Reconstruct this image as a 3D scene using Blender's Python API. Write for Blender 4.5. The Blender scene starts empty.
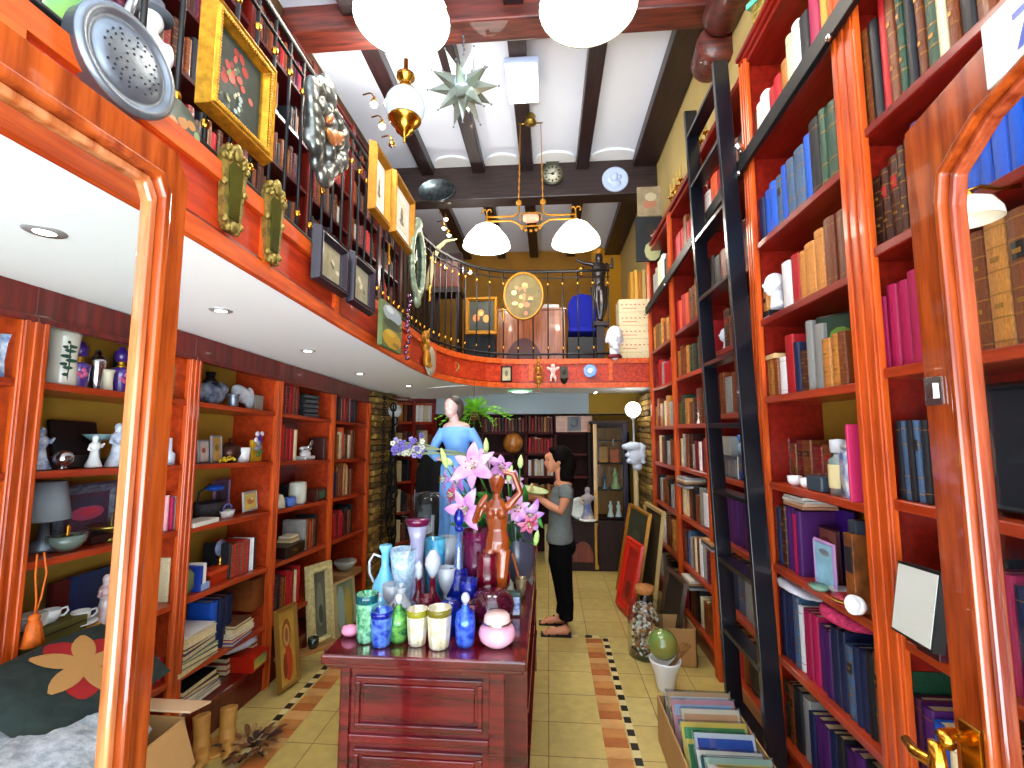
import bpy, bmesh, math, random
from mathutils import Vector, Matrix, Euler
rnd = random.Random(11)
C = bpy.context.scene.collection
PI = math.pi
# ---------------------------------------------------------------- camera
F = 465.0; CX, CY = 512, 384
PITCH = math.atan2(46, F); YAW = math.atan2(36, F); H = 1.75
fw = Vector((-math.sin(YAW)*math.cos(PITCH), math.cos(YAW)*math.cos(PITCH), math.sin(PITCH)))
rt = Vector((math.cos(YAW), math.sin(YAW), 0)); up = rt.cross(fw)
cam = bpy.data.cameras.new('camera'); camo = bpy.data.objects.new('camera', cam); C.objects.link(camo)
camo.location = (0, 0, H)
camo.rotation_euler = Matrix((rt, up, -fw)).transposed().to_euler()
cam.sensor_width = 36; cam.lens = 36*F/1024; cam.clip_start = .02; cam.clip_end = 60
bpy.context.scene.camera = camo
def ray(x, y): return fw + rt*((x-CX)/F) - up*((y-CY)/F)
# turn a spot of the photo into a place, given the wall plane (X), the depth (Y) or the height (Z) it stands at
def AX(x, y, X): d = ray(x, y); t = X/d.x; return Vector((X, t*d.y, H+t*d.z))
def AY(x, y, Y): d = ray(x, y); t = Y/d.y; return Vector((t*d.x, Y, H+t*d.z))
def AZ(x, y, Z): d = ray(x, y); t = (Z-H)/d.z; return Vector((t*d.x, t*d.y, Z))
def PX(p):
    v = Vector(p)-Vector((0, 0, H)); z = v.dot(fw)
    return (CX+F*v.dot(rt)/z, CY-F*v.dot(up)/z, z)
# ---------------------------------------------------------------- materials
def lin(h):
    if not isinstance(h, str): return tuple(h)+(1,) if len(h) == 3 else h
    h = h.lstrip('#'); o = []
    for i in (0, 2, 4):
        v = int(h[i:i+2], 16)/255; o.append(v/12.92 if v <= .04045 else ((v+.055)/1.055)**2.4)
    return tuple(o)+(1,)
MC = {}
def mat(name, col='#888888', rough=.5, metal=0, vary=0, scale=8, col2=None, bump=0, trans=0, emis=None, es=0, coat=0, alpha=1, stretch=None, ior=1.45, rand=0, sheen=0):
    if name in MC: return MC[name]
    m = bpy.data.materials.new(name); m.use_nodes = True; N = m.node_tree.nodes; L = m.node_tree.links
    b = N['Principled BSDF']; c = lin(col)
    b.inputs['Base Color'].default_value = c; b.inputs['Roughness'].default_value = rough; b.inputs['Metallic'].default_value = metal
    b.inputs['Transmission Weight'].default_value = trans; b.inputs['IOR'].default_value = ior
    b.inputs['Coat Weight'].default_value = coat; b.inputs['Alpha'].default_value = alpha
    if sheen: b.inputs['Sheen Weight'].default_value = sheen
    if emis: b.inputs['Emission Color'].default_value = lin(emis); b.inputs['Emission Strength'].default_value = es
    src = None
    if vary or col2 or bump:
        tc = N.new('ShaderNodeTexCoord'); mp = N.new('ShaderNodeMapping'); ns = N.new('ShaderNodeTexNoise')
        L.new(tc.outputs['Object'], mp.inputs['Vector']); L.new(mp.outputs[0], ns.inputs['Vector'])
        if stretch: mp.inputs['Scale'].default_value = stretch
        ns.inputs['Scale'].default_value = scale; ns.inputs['Detail'].default_value = 6; ns.inputs['Roughness'].default_value = .6
        if vary or col2:
            r = N.new('ShaderNodeValToRGB'); r.color_ramp.elements[0].position = .36; r.color_ramp.elements[1].position = .64
            if col2: a, z = c, lin(col2)
            else: a = tuple(max(0, v*(1-vary)) for v in c[:3])+(1,); z = tuple(min(1, v*(1+vary)) for v in c[:3])+(1,)
            r.color_ramp.elements[0].color = a; r.color_ramp.elements[1].color = z
            L.new(ns.outputs['Fac'], r.inputs['Fac']); src = r.outputs[0]
        if bump:
            bp = N.new('ShaderNodeBump'); bp.inputs['Strength'].default_value = bump; bp.inputs['Distance'].default_value = .01
            L.new(ns.outputs['Fac'], bp.inputs['Height']); L.new(bp.outputs[0], b.inputs['Normal'])
    if rand:
        oi = N.new('ShaderNodeObjectInfo'); hs = N.new('ShaderNodeHueSaturation'); mr = N.new('ShaderNodeMapRange')
        mr.inputs['To Min'].default_value = 1-rand; mr.inputs['To Max'].default_value = 1+rand
        L.new(oi.outputs['Random'], mr.inputs['Value']); L.new(mr.outputs[0], hs.inputs['Value'])
        if src: L.new(src, hs.inputs['Color'])
        else: hs.inputs['Color'].default_value = c
        src = hs.outputs[0]
    if src: L.new(src, b.inputs['Base Color'])
    MC[name] = m; return m
def clear_glass(name, tint='#f4fbfa', refl=.5, keep=.9):
    if name in MC: return MC[name]
    m = bpy.data.materials.new(name); m.use_nodes = True; N = m.node_tree.nodes; L = m.node_tree.links; N.clear()
    o = N.new('ShaderNodeOutputMaterial'); t = N.new('ShaderNodeBsdfTransparent'); g = N.new('ShaderNodeBsdfGlossy'); x = N.new('ShaderNodeMixShader'); f = N.new('ShaderNodeLayerWeight'); f.inputs[0].default_value = .5; pw = N.new('ShaderNodeMath'); pw.operation = 'POWER'; pw.inputs[1].default_value = 3.5
    t.inputs[0].default_value = tuple(v*keep for v in lin(tint)[:3])+(1,); g.inputs['Roughness'].default_value = .03
    ma = N.new('ShaderNodeMath'); ma.operation = 'MULTIPLY'; ma.inputs[1].default_value = refl
    L.new(f.outputs['Facing'], pw.inputs[0]); ad = N.new('ShaderNodeMath'); ad.inputs[1].default_value = .05; L.new(pw.outputs[0], ad.inputs[0]); L.new(ad.outputs[0], ma.inputs[0]); L.new(ma.outputs[0], x.inputs[0]); L.new(t.outputs[0], x.inputs[1]); L.new(g.outputs[0], x.inputs[2]); L.new(x.outputs[0], o.inputs[0])
    MC[name] = m; return m
WOODZ = (14, 14, 1.2); WOODY = (14, 1.2, 14); WOODX = (1.2, 14, 14)
def wood(name, a, b, st=WOODZ, rough=.32, scale=2.2, bump=.12, coat=.25): return mat(name, a, rough, 0, col2=b, scale=scale, stretch=st, bump=bump, coat=coat)
orangeV = wood('orange wood upright', '#a23a0c', '#d65a1c')
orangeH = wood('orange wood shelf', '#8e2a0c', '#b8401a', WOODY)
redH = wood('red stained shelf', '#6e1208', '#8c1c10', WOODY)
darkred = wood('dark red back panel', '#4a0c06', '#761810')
doorV = wood('varnished door stile', '#7a2c0a', '#b4521c', rough=.18, coat=.8)
doorY = wood('varnished door rail', '#7a2c0a', '#b4521c', WOODY, rough=.18, coat=.8)
doorVr = wood('varnished right stile', '#6e2608', '#a84a18', rough=.18, coat=.8)
bandM = wood('orange fascia board', '#b43c08', '#e06018', WOODY, rough=.5, coat=0)
bandX = wood('orange fascia board across', '#a42c08', '#d44c14', WOODX)
beamX = wood('dark beam across', '#180c0a', '#34201c', WOODX, rough=.6)
beamRed = wood('red brown beam across', '#3a140c', '#6e2a1c', WOODX, rough=.5)
beamY = wood('dark joist', '#140a0a', '#30181a', WOODY, rough=.5)
mustard = mat('mustard plaster', '#a8842a', .8, vary=.12, scale=3)
cream_wall = mat('yellow cream plaster', '#c8b070', .85, vary=.06, scale=2)
white_ceil = mat('white ceiling paint', '#e8f0ff', .9)
soffit_w = mat('white soffit paint', '#f6fbff', .8)
black = mat('black iron', '#06070a', .5)
brass = mat('polished brass', '#d8a03a', .22, 1)
gold = mat('gilded wood', '#c08a24', .35, .75, vary=.3, scale=30)
goldpaint = mat('yellow gilding', '#a06c14', .45, .4, vary=.15, scale=20)
chrome = mat('chrome', '#d8dce0', .15, 1)
pewter = mat('pewter', '#7c8690', .38, .75, vary=.15, scale=14)
white_cer = mat('white ceramic', '#eef0f0', .2, coat=.5)
plaster = mat('white plaster', '#dfe5ee', .7)
paper = mat('paper pages', '#d8cca8', .8, vary=.12, scale=60)
whitepaper = mat('white paper', '#e8e6e0', .7)
pane = clear_glass('window pane', refl=.6, keep=.95)
domeglass = clear_glass('thin blown glass', '#eef6f8', refl=.5, keep=.97)
# ---------------------------------------------------------------- mesh building
class MB:
    def __init__(s): s.v = []; s.f = []; s.m = []; s.sm = []; s.T = Matrix.Identity(4)
    def add(s, vs, fs, m=0, smooth=False):
        o = len(s.v); s.v += [s.T @ Vector(p) for p in vs]
        for f in fs: s.f.append([o+i for i in f]); s.m.append(m); s.sm.append(smooth)
        return s
    def box(s, a, b, m=0):
        x0, y0, z0 = a; x1, y1, z1 = b
        if x0 > x1: x0, x1 = x1, x0
        if y0 > y1: y0, y1 = y1, y0
        if z0 > z1: z0, z1 = z1, z0
        return s.add([(x0,y0,z0),(x1,y0,z0),(x1,y1,z0),(x0,y1,z0),(x0,y0,z1),(x1,y0,z1),(x1,y1,z1),(x0,y1,z1)],
                     [(0,3,2,1),(4,5,6,7),(0,1,5,4),(1,2,6,5),(2,3,7,6),(3,0,4,7)], m)
    def cbox(s, c, sz, m=0, rot=None):
        T = s.T
        s.T = T @ Matrix.Translation(c) @ (Euler(rot).to_matrix().to_4x4() if rot else Matrix.Identity(4))
        h = [v/2 for v in sz]; s.box([-v for v in h], h, m); s.T = T; return s
    def lathe(s, prof, n=24, c=(0,0,0), m=0, rot=None, sx=1, sy=1, smooth=True, wob=None, cap=True):
        T = s.T; s.T = T @ Matrix.Translation(c) @ (Euler(rot).to_matrix().to_4x4() if rot else Matrix.Identity(4))
        vs = []; fs = []
        for (r, z) in prof:
            for k in range(n):
                a = 2*PI*k/n; rr = r*(wob(a, z) if wob else 1); vs.append((rr*math.cos(a)*sx, rr*math.sin(a)*sy, z))
        for i in range(len(prof)-1):
            for k in range(n): k2 = (k+1) % n; fs.append((i*n+k, i*n+k2, (i+1)*n+k2, (i+1)*n+k))
        if cap and prof[0][0] > 1e-5: fs.append(tuple(reversed(range(n))))
        if cap and prof[-1][0] > 1e-5 : fs.append(tuple(range((len(prof)-1)*n, len(prof)*n)))
        s.add(vs, fs, m, smooth); s.T = T; return s
    def ell(s, c, r, m=0, rot=None, n=16, k=10):
        if not hasattr(r, '__len__'): r = (r, r, r)
        pr = [(max(1e-6, math.sin(PI*i/k)), -math.cos(PI*i/k)) for i in range(k+1)]
        T = s.T; s.T = T @ Matrix.Translation(c) @ (Euler(rot).to_matrix().to_4x4() if rot else Matrix.Identity(4)) @ Matrix.Diagonal((r[0], r[1], r[2], 1))
        s.lathe(pr, n, m=m); s.T = T; return s
    def tube(s, pts, r, n=8, m=0, flat=1, closed=False, refu=None):
        pts = [Vector(p) for p in pts]; N = len(pts); rs = r if hasattr(r, '__len__') else [r]*N
        vs = []; fs = []; pu = None
        for i, p in enumerate(pts):
            if closed: t = (pts[(i+1) % N]-pts[i-1]).normalized()
            else: t = (pts[min(i+1, N-1)]-pts[max(i-1, 0)]).normalized()
            if pu is None:
                u = Vector(refu) if refu else (Vector((0,0,1)) if abs(t.z) < .9 else Vector((1,0,0)))
            else: u = pu
            u = (u-t*u.dot(t)); u = u.normalized() if u.length > 1e-6 else Vector((1,0,0)); pu = u; w = t.cross(u)
            for k in range(n):
                a = 2*PI*k/n; vs.append(p+u*(math.cos(a)*rs[i])+w*(math.sin(a)*rs[i]*flat))
        for i in range(N if closed else N-1):
            j = (i+1) % N
            for k in range(n): k2 = (k+1) % n; fs.append((i*n+k, i*n+k2, j*n+k2, j*n+k))
        if not closed: fs.append(tuple(reversed(range(n)))); fs.append(tuple(range((N-1)*n, N*n)))
        return s.add(vs, fs, m, n > 4)
    def prism(s, poly, z0, z1, m=0):   # polygon in local xy, extruded in z
        n = len(poly); vs = [(x, y, z0) for x, y in poly]+[(x, y, z1) for x, y in poly]
        ar = sum(poly[i][0]*poly[(i+1) % n][1]-poly[(i+1) % n][0]*poly[i][1] for i in range(n))
        fs = [tuple(reversed(range(n))), tuple(range(n, 2*n))]+[(i, (i+1) % n, n+(i+1) % n, n+i) for i in range(n)]
        if ar*(z1-z0) < 0: fs = [tuple(reversed(f)) for f in fs]
        return s.add(vs, fs, m)
    def disc(s, c, rx, rz, y, m=0, n=12, rot=0):  # painted dab facing -y
        vs = [(c[0]+rx*math.cos(a)*math.cos(rot)-rz*math.sin(a)*math.sin(rot), y, c[1]+rx*math.cos(a)*math.sin(rot)+rz*math.sin(a)*math.cos(rot)) for a in [2*PI*k/n for k in range(n)]]
        return s.add(vs, [tuple(range(n))], m)
    def build(s, name, mats, parent=None, loc=None, rot=None, bevel=0, seg=2, sub=0, remesh=0, smooth=None, smit=3, solid=0, rel=True):
        me = bpy.data.meshes.new(name); me.from_pydata([tuple(p) for p in s.v], [], s.f); me.update()
        if not isinstance(mats, (list, tuple)): mats = [mats]
        for x in mats: me.materials.append(x)
        me.polygons.foreach_set('material_index', s.m); me.polygons.foreach_set('use_smooth', [bool(x) if smooth is None else smooth for x in s.sm])
        o = bpy.data.objects.new(name, me); C.objects.link(o)
        if parent is not None: o.parent = parent
        if loc is not None: o.location = loc
        if rot is not None: o.rotation_euler = rot
        if remesh:
            d = o.modifiers.new('r', 'REMESH'); d.mode = 'VOXEL'; d.voxel_size = remesh; d.use_smooth_shade = True
            d = o.modifiers.new('s', 'SMOOTH'); d.factor = .5; d.iterations = smit
        if solid: d = o.modifiers.new('t', 'SOLIDIFY'); d.thickness = solid; d.offset = 0
        if bevel: d = o.modifiers.new('b', 'BEVEL'); d.width = bevel; d.segments = seg; d.limit_method = 'ANGLE'; d.angle_limit = .6
        if sub: d = o.modifiers.new('u', 'SUBSURF'); d.levels = sub; d.render_levels = sub
        return o
def tag(o, label=None, cat=None, group=None, kind=None):
    if label: o['label'] = label
    if cat: o['category'] = cat
    if group: o['group'] = group
    if kind: o['kind'] = kind
    return o
def thing(name, label, cat, loc=(0,0,0), rz=0, group=None, rot=None):
    o = bpy.data.objects.new(name, None); C.objects.link(o); o.location = loc
    o.rotation_euler = rot if rot else (0, 0, rz); o.empty_display_size = .05
    return tag(o, label, cat, group)
def copy_tree(o, parent=None):
    c = o.copy(); C.objects.link(c)
    if parent is not None: c.parent = parent
    for ch in list(o.children): copy_tree(ch, c)
    return c
def struct(mb, name, m, **k): return tag(mb.build(name, m, **k), kind='structure')
def arc(c, r, a0, a1, n, z=0): return [(c[0]+r*math.cos(a0+(a1-a0)*i/n), c[1]+r*math.sin(a0+(a1-a0)*i/n), z) for i in range(n+1)]
# ================================================================ THE SETTING
XR = 1.2; XRW = 1.52; XL = -2.0; XLW = -2.33; ZC = 5.5
def xl(Y): return -2.0+.03*max(0, Y-1.6)                       # the left shelving closes in a little towards the back
def zl(z, Y): return z-.045*(Y-2.0)*(1 if Y > 2 else .6)       # and its old shelves sink towards the back
# floor: stone tiles, with an inlaid border of terracotta slips and black and cream squares
def tile_mat():
    m = bpy.data.materials.new('beige stone tiles'); m.use_nodes = True; N = m.node_tree.nodes; L = m.node_tree.links; b = N['Principled BSDF']
    tc = N.new('ShaderNodeTexCoord'); mp = N.new('ShaderNodeMapping'); br = N.new('ShaderNodeTexBrick'); ns = N.new('ShaderNodeTexNoise'); mx = N.new('ShaderNodeMixRGB')
    L.new(tc.outputs['Object'], mp.inputs[0]); L.new(mp.outputs[0], br.inputs['Vector']); mp.inputs['Location'].default_value = (0.01, 0, 0)
    br.offset = 0; br.inputs['Scale'].default_value = 1; br.inputs['Brick Width'].default_value = .33; br.inputs['Row Height'].default_value = .30; br.inputs['Mortar Size'].default_value = .003; br.inputs['Mortar Smooth'].default_value = .1
    br.inputs['Color1'].default_value = lin('#d0bc70'); br.inputs['Color2'].default_value = lin('#c0a85a'); br.inputs['Mortar'].default_value = lin('#6a4a20')
    ns.inputs['Scale'].default_value = 14; ns.inputs['Detail'].default_value = 8; L.new(tc.outputs['Object'], ns.inputs['Vector'])
    r = N.new('ShaderNodeValToRGB'); r.color_ramp.elements[0].color = lin('#b09a50'); r.color_ramp.elements[1].color = lin('#e4d898'); r.color_ramp.elements[0].position = .35; r.color_ramp.elements[1].position = .7
    L.new(ns.outputs['Fac'], r.inputs[0]); mx.blend_type = 'MULTIPLY'; mx.inputs[0].default_value = .6
    L.new(br.outputs['Color'], mx.inputs[1]); L.new(r.outputs[0], mx.inputs[2])
    g = N.new('ShaderNodeGamma'); g.inputs[1].default_value = .75; L.new(mx.outputs[0], g.inputs[0]); L.new(g.outputs[0], b.inputs['Base Color']); b.inputs['Roughness'].default_value = .28
    return m
terr = [mat('terracotta slip', '#a8602c', .4, vary=.15), mat('tan slip', '#b87c40', .4, vary=.15), mat('pale slip', '#c8965a', .4, vary=.12)]
blk = mat('black inlay', '#10100c', .3); crm = mat('cream inlay', '#d8c890', .35)
fl = MB(); fl.box((-3, -1.6, -.06), (3, 10, 0)); e = .0015
BX0, BX1 = AZ(595, 645, 0).x, AZ(607, 642, 0).x; BYE = AZ(600, 638, 0).y
LX0, LX1 = -1.52, -1.36
def slips(x0, x1, y0, y1, along, sgn):
    k = 0; p = y0
    while p < y1-.01:
        q = min(p+.085, y1)
        fl.box((x0, p+.002, 0), (x1, q-.002, e), 1+(k*7 % 3)); k += 1; p = q
slips(.30, .435, .5, BYE-.02, 1, 1); slips(-1.62, -1.49, 1.2, BYE-.02, 1, 1)
def squares(x0, y0, y1, step=.06):
    k = 0; p = y0
    while p < y1-.01: fl.box((x0, p, 0), (x0+.042, p+step, e), 4+(k % 2)); k += 1; p += step
squares(.445, .5, BYE); squares(-1.68, 1.2, BYE)
k = 0; p = -1.68
while p < .48:
    fl.box((p, BYE-.0, 0), (p+.06, BYE+.045, e), 4 if k % 3 == 0 else 5 if k % 3 == 1 else 0); k += 1; p += .06
struct(fl, 'floor', [tile_mat()]+terr+[blk, crm])
# walls
w = MB(); w.box((XLW-.1, -1.2, 0), (XLW, 10, ZC)); struct(w, 'wall_left', mat('dark ochre plaster', '#4c3410', .85, vary=.15, scale=3))
w = MB(); w.box((XRW, .2, 0), (XRW+.1, 10, ZC)); struct(w, 'wall_right', cream_wall)
w = MB(); w.box((XLW, 9.5, 2.2), (XRW, 9.6, ZC)); struct(w, 'wall_back', mat('ochre plaster', '#9a6a1c', .8, vary=.15, scale=2))
w = MB(); w.box((XLW, 7.0, 0), (XRW+.3, 7.1, 2.25)); struct(w, 'wall_back_lower', mat('dim ochre plaster', '#a4781e', .8, vary=.15, scale=3))
# upper ceiling with joists and beams
w = MB(); w.box((XLW-.1, -1.2, ZC), (XRW+.1, 9.6, ZC+.1)); struct(w, 'ceiling', white_ceil)
BF0, BF1 = 3.62, 3.86; BB0, BB1 = 6.2, 6.45
def tz(n): return 'trim_%d' % n
tn = 0
for (a, b, x0, x1) in [(BF0, BF1, XLW, XRW), (BB0, BB1, XLW, XRW)]:
    tn += 1; w = MB(); w.box((x0, a, 5.24 if tn == 1 else 4.98), (x1, b, ZC)); struct(w, tz(tn), beamRed if tn == 1 else beamX, bevel=.015)
jx = [-1.73, -1.02-.0, -.30, .36, 1.02]
jx = [-1.68, -.95, -.27, .50, 1.35]
for (y0, y1) in [(-.9, BF0), (BF1, BB0), (BB1, 9.5)]:
    for x in jx:
        tn += 1; w = MB(); ww = .085 if x != 1.35 else .16
        w.box((x-ww, y0, ZC-.14), (x+ww, y1, ZC)); struct(w, tz(tn), beamY, bevel=.01)
# small vault curves between the joists where they meet the beam
for x0, x1 in zip(jx[:-1], jx[1:]):
    tn += 1; w = MB(); pts = [(x0+.09, 0), (x1-.09, 0)]+[((x0+x1)/2+math.cos(a)*((x1-x0)/2-.1), .05+.20*math.sin(a)) for a in [PI*i/14 for i in range(15)]]
    w.T = Matrix.Translation((0, BB0-.002, ZC-.001)) @ Matrix.Diagonal((1, -1, 1, 1)); w.prism(pts, -.03, 0); struct(w, tz(tn), soffit_w)
# mezzanine: edge curve, slab, fascia, soffit
Z1 = 2.32
def zc(X, Y): 
    t = max(0, min(1, (-X-1.1)/.9)); return 2.325-.014*(Y-1)-.028*t*max(0, Y-1.8)
edge = [(-1.06, -.6), (-1.06, .2), (-1.06, 1.25), (-1.10, 1.9), (-1.13, 2.4), (-1.15, 2.9), (-1.16, 3.4), (-1.17, 3.9), (-1.16, 4.35), (-1.12, 4.7), (-1.03, 5.0), (-.90, 5.25), (-.74, 5.43), (-.55, 5.54), (-.33, 5.6), (0, 5.62), (.4, 5.62), (.8, 5.62), (1.32, 5.62)]
w = MB(); vs = []; fs = []
for (x, y) in edge:
    xb = XLW if y < 5.4 else None
    vs.append((x, y, zc(x, y)))
# soffit as strips from the edge to the left wall, then to the back
nE = len(edge); iC = 11
NS = 6
def strip(pts_a, pts_b, NS):
    vs = []; fs = []
    for (a, b) in zip(pts_a, pts_b):
        for k in range(NS+1):
            t = k/NS; x = a[0]+(b[0]-a[0])*t; y = a[1]+(b[1]-a[1])*t; vs.append((x, y, zc(x, y)))
    for i in range(len(pts_a)-1):
        for k in range(NS): q = i*(NS+1)+k; fs.append((q, q+1, q+NS+2, q+NS+1))
    return vs, fs
a1 = edge[:iC+1]; b1 = [(XLW, p[1]) for p in a1]
vs, fs = strip(a1, b1, NS); w.add(vs, fs, 0)
a2 = edge[iC:]; b2 = [(p[0] if i else XLW, 6.35) for i, p in enumerate(a2)]; b2[0] = (XLW, 6.35)
vs, fs = strip(a2, b2, NS); w.add(vs, fs, 0)
w.add([(a2[0][0], a2[0][1], zc(*a2[0])), (XLW, a2[0][1], zc(XLW, a2[0][1])), (XLW, 6.35, zc(XLW, 6.35))], [(0, 1, 2)], 0)
struct(w, 'ceiling_lower', soffit_w, solid=.01)
w = MB(); w.box((XLW, 6.35, 1.97), (.55, 6.5, 2.5)); w.box((XLW, 6.5, 1.97), (XRW, 7.0, 2.02)); struct(w, 'ceiling_soffit', mat('blue grey soffit', '#98a8b0', .8))
w = MB()
poly = edge+[(XRW, 5.62), (XRW, 9.5), (XLW, 9.5), (XLW, -.6)]; w.prism(poly, 2.50, 2.56); struct(w, 'floor_mezzanine', mat('brown boards', '#5a3018', .5, vary=.2))
def loft(pts, off0, off1, z0f, z1f, m=0, mb=None):
    mb = mb or MB(); P = []; n = len(pts)
    for i, (x, y) in enumerate(pts):
        t = Vector(pts[min(i+1, n-1)])-Vector(pts[max(i-1, 0)]); t = Vector((t[0], t[1])).normalized(); nn = Vector((t.y, -t.x))
        for o in (off0, off1):
            for zf in (z0f, z1f): P.append((x+nn.x*o, y+nn.y*o, zf(x, y)))
    fs = []
    for i in range(n-1):
        a = i*4; b = a+4
        fs += [(a+2, a+3, b+3, b+2)[::-1], (a, b, b+1, a+1)[::-1], (a+1, b+1, b+3, a+3)[::-1], (a, a+2, b+2, b)[::-1]]
    fs += [(0, 1, 3, 2), tuple(reversed((4*n-4, 4*n-3, 4*n-1, 4*n-2)))]
    mb.add(P, fs, m); return mb
ztop = lambda x, y: 2.60
smooth_edge = edge
w = loft(edge, -.03, .012, lambda x, y: zc(x, y)-.004, ztop)
loft(edge, .01, .03, lambda x, y: zc(x, y)-.006, lambda x, y: zc(x, y)+.055, 1, w)
loft(edge, .01, .03, lambda x, y: 2.545, lambda x, y: 2.605, 1, w)
loft(edge, .01, .026, lambda x, y: zc(x, y)+.055, lambda x, y: zc(x, y)+.065, 2, w)
for (x, y, dx, dy) in [(-1.06, .75, 0, 1), (-1.085, 1.62, 0, 1), (-1.125, 2.3, 0, 1), (-1.155, 3.05, 0, 1), (-1.165, 3.7, 0, 1), (-1.14, 4.5, .1, 1), (-.2, 5.61, 1, 0), (.75, 5.62, 1, 0)]:
    a = math.atan2(dy, dx); w.cbox((x+.016*math.sin(a), y-.016*math.cos(a), 2.45), (.05, .03, .22), 1, (0, 0, a))
struct(w, 'trim_90', [wood('fascia panel', '#962006', '#c83c10', WOODY, rough=.5, coat=0), bandM, darkred])
# recessed spots under the mezzanine
spot_e = mat('spot bulb', '#ffffff', .3, emis='#fff4e0', es=12)
ringm = mat('spot ring', '#c8ccd0', .3, .6)
sp = [(44, 237), (221, 311), (308, 347), (360, 367), (395, 381)]
for i, (x, y) in enumerate(sp):
    p = AZ(x, y, 2.3); p.z = zc(p.x, p.y)
    if p.y > 5: p = Vector((-1.5, 4.9, zc(-1.5, 4.9)))
    t = thing('recessed_spotlight', ['square recessed downlight at the far left, above the door glass', 'second recessed downlight, right of the left door post', 'third recessed downlight along the white soffit', 'fourth small recessed downlight near the stone pillar', 'small recessed downlight nearest the landscape painting above'][i], 'light', (p.x, p.y, p.z-.006), 0, 'recessed downlights in the left soffit')
    b = MB(); b.lathe([(.045, -.004), (.05, 0), (.05, .004), (.03, .006)], 20); b.build('ring', ringm, t)
    b = MB(); b.lathe([(.001, -.008), (.026, -.004), (.028, .001)], 16); b.build('bulb', spot_e, t)
p = AY(520, 402, 5.95); t = thing('ceiling_light', 'bright oval recessed light with greenish glow above the statue', 'light', (p.x, p.y, zc(p.x, p.y)-.006))
b = MB(); b.lathe([(.13, -.012), (.16, 0), (.16, .008), (.1, .01)], 28); b.build('ring', mat('green glass ring', '#8ad8a0', .2, emis='#80e0a0', es=.8), t)
b = MB(); b.lathe([(.001, -.02), (.1, -.015), (.12, .002)], 24); b.build('diffuser', mat('panel light', '#ffffff', .3, emis='#ffffff', es=10), t)
for (x, y) in [(596, 399), (595, 405)]:
    p = AY(x, y, 6.1 if y < 400 else 6.25); p.z = zc(p.x, p.y)-.01
    t = thing('recessed_spotlight', 'small recessed spot above the %s' % ('dark doorway' if y < 400 else 'display cabinet, behind the other spot'), 'light', p)
    b = MB(); b.lathe([(.03, -.004), (.035, 0), (.035, .004)], 16); b.build('ring', ringm, t)
    b = MB(); b.lathe([(.001, -.01), (.02, -.004), (.022, .001)], 12); b.build('bulb', spot_e, t)
# ================================================================ SHELVING
def upright(bc, x0, x1, yc, wd, z0, z1, side, flutes=True, m=None):
    """a board running back to the wall with a fluted front post"""
    b = MB(); b.box((x0, yc-.012, z0), (x1, yc+.012, z1), 1)
    s = side; xf = x0 if s < 0 else x1
    b.box((xf-.02 if s < 0 else xf-.005, yc-wd/2, z0), (xf+.005 if s < 0 else xf+.02, yc+wd/2, z1), 0)
    if flutes:
        n = 3
        for k in range(n):
            y = yc-wd/2+wd*(k+.5)/n; xx = xf-.022 if s < 0 else xf+.022
            b.box((xx-.004, y-wd*.09, z0), (xx+.004, y+wd*.09, z1), 0)
    return b.build('upright', m or [orangeV, redH], bc, bevel=.003, seg=1)
RY = [5.42, 4.46, 3.57, 2.70, 1.81, .93, .3]; RW = [.07, .08, .09, .09, .145, .145, .1]; RTOP = 3.95
RLEV = {0: [.17, .58, 1.05, 1.51, 1.965, 2.41, 2.87, 3.42, RTOP],
        1: [.17, .58, 1.04, 1.47, 1.93, 2.36, 2.80, 3.36, RTOP],
        2: [.17, .575, 1.0, 1.43, 1.86, 2.30, 2.72, 3.30, RTOP-.05],
        3: [.17, .575, .99, 1.42, 1.80, 2.23, 2.65, 3.25, RTOP-.12],
        4: [.17, .565, .98, 1.40, 1.79, 2.22, 2.64, 3.25, RTOP-.12],
        -1: [.17, .58, 1.05, 1.51, 1.965, 2.41, 2.87, 3.42, RTOP]}
bcR = thing('bookcase', 'tall orange wood bookcase filling the whole wall behind the black ladder', 'bookcase', (XR, 3, 0))
def inb(o, p):  # parent keeping world place
    o.parent = p; o.matrix_parent_inverse = Matrix.Translation(p.location).inverted(); return o
for k, y in enumerate(RY): inb(upright(None, XR+.0, XRW-.01, y, RW[k], 0, RTOP if k > 2 else RTOP-.1, -1), bcR)
for bay, lv in RLEV.items():
    i = 4-bay; y1, y0 = RY[i], RY[i+1]
    for j, z in enumerate(lv):
        b = MB(); b.box((XR+.006, y0+.013, z-.032), (XRW-.012, y1-.013, z), 0)
        b.box((XR-.012, y0+RW[i+1]/2, z-.034), (XR+.012, y1-RW[i]/2, z+.002), 0)
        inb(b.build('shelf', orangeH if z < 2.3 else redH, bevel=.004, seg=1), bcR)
    pm = mustard if bay == 1 else redH
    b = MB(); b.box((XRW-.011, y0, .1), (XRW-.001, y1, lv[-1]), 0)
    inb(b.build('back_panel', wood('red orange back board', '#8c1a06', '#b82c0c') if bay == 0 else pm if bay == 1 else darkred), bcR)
b = MB(); b.box((XR+.01, .3, 0), (XR+.03, 5.42, .14)); inb(b.build('plinth', redH), bcR)
b = MB(); b.box((XR-.03, .3, RTOP-.004), (XRW-.01, 2.73, RTOP+.04), 0); b.box((XR-.045, .3, RTOP+.02), (XR-.01, 2.73, RTOP+.05), 0)
b.box((XR-.03, 2.73, RTOP-.10), (XRW-.01, 5.42, RTOP-.06)); inb(b.build('cornice', redH, bevel=.005), bcR)
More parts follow.
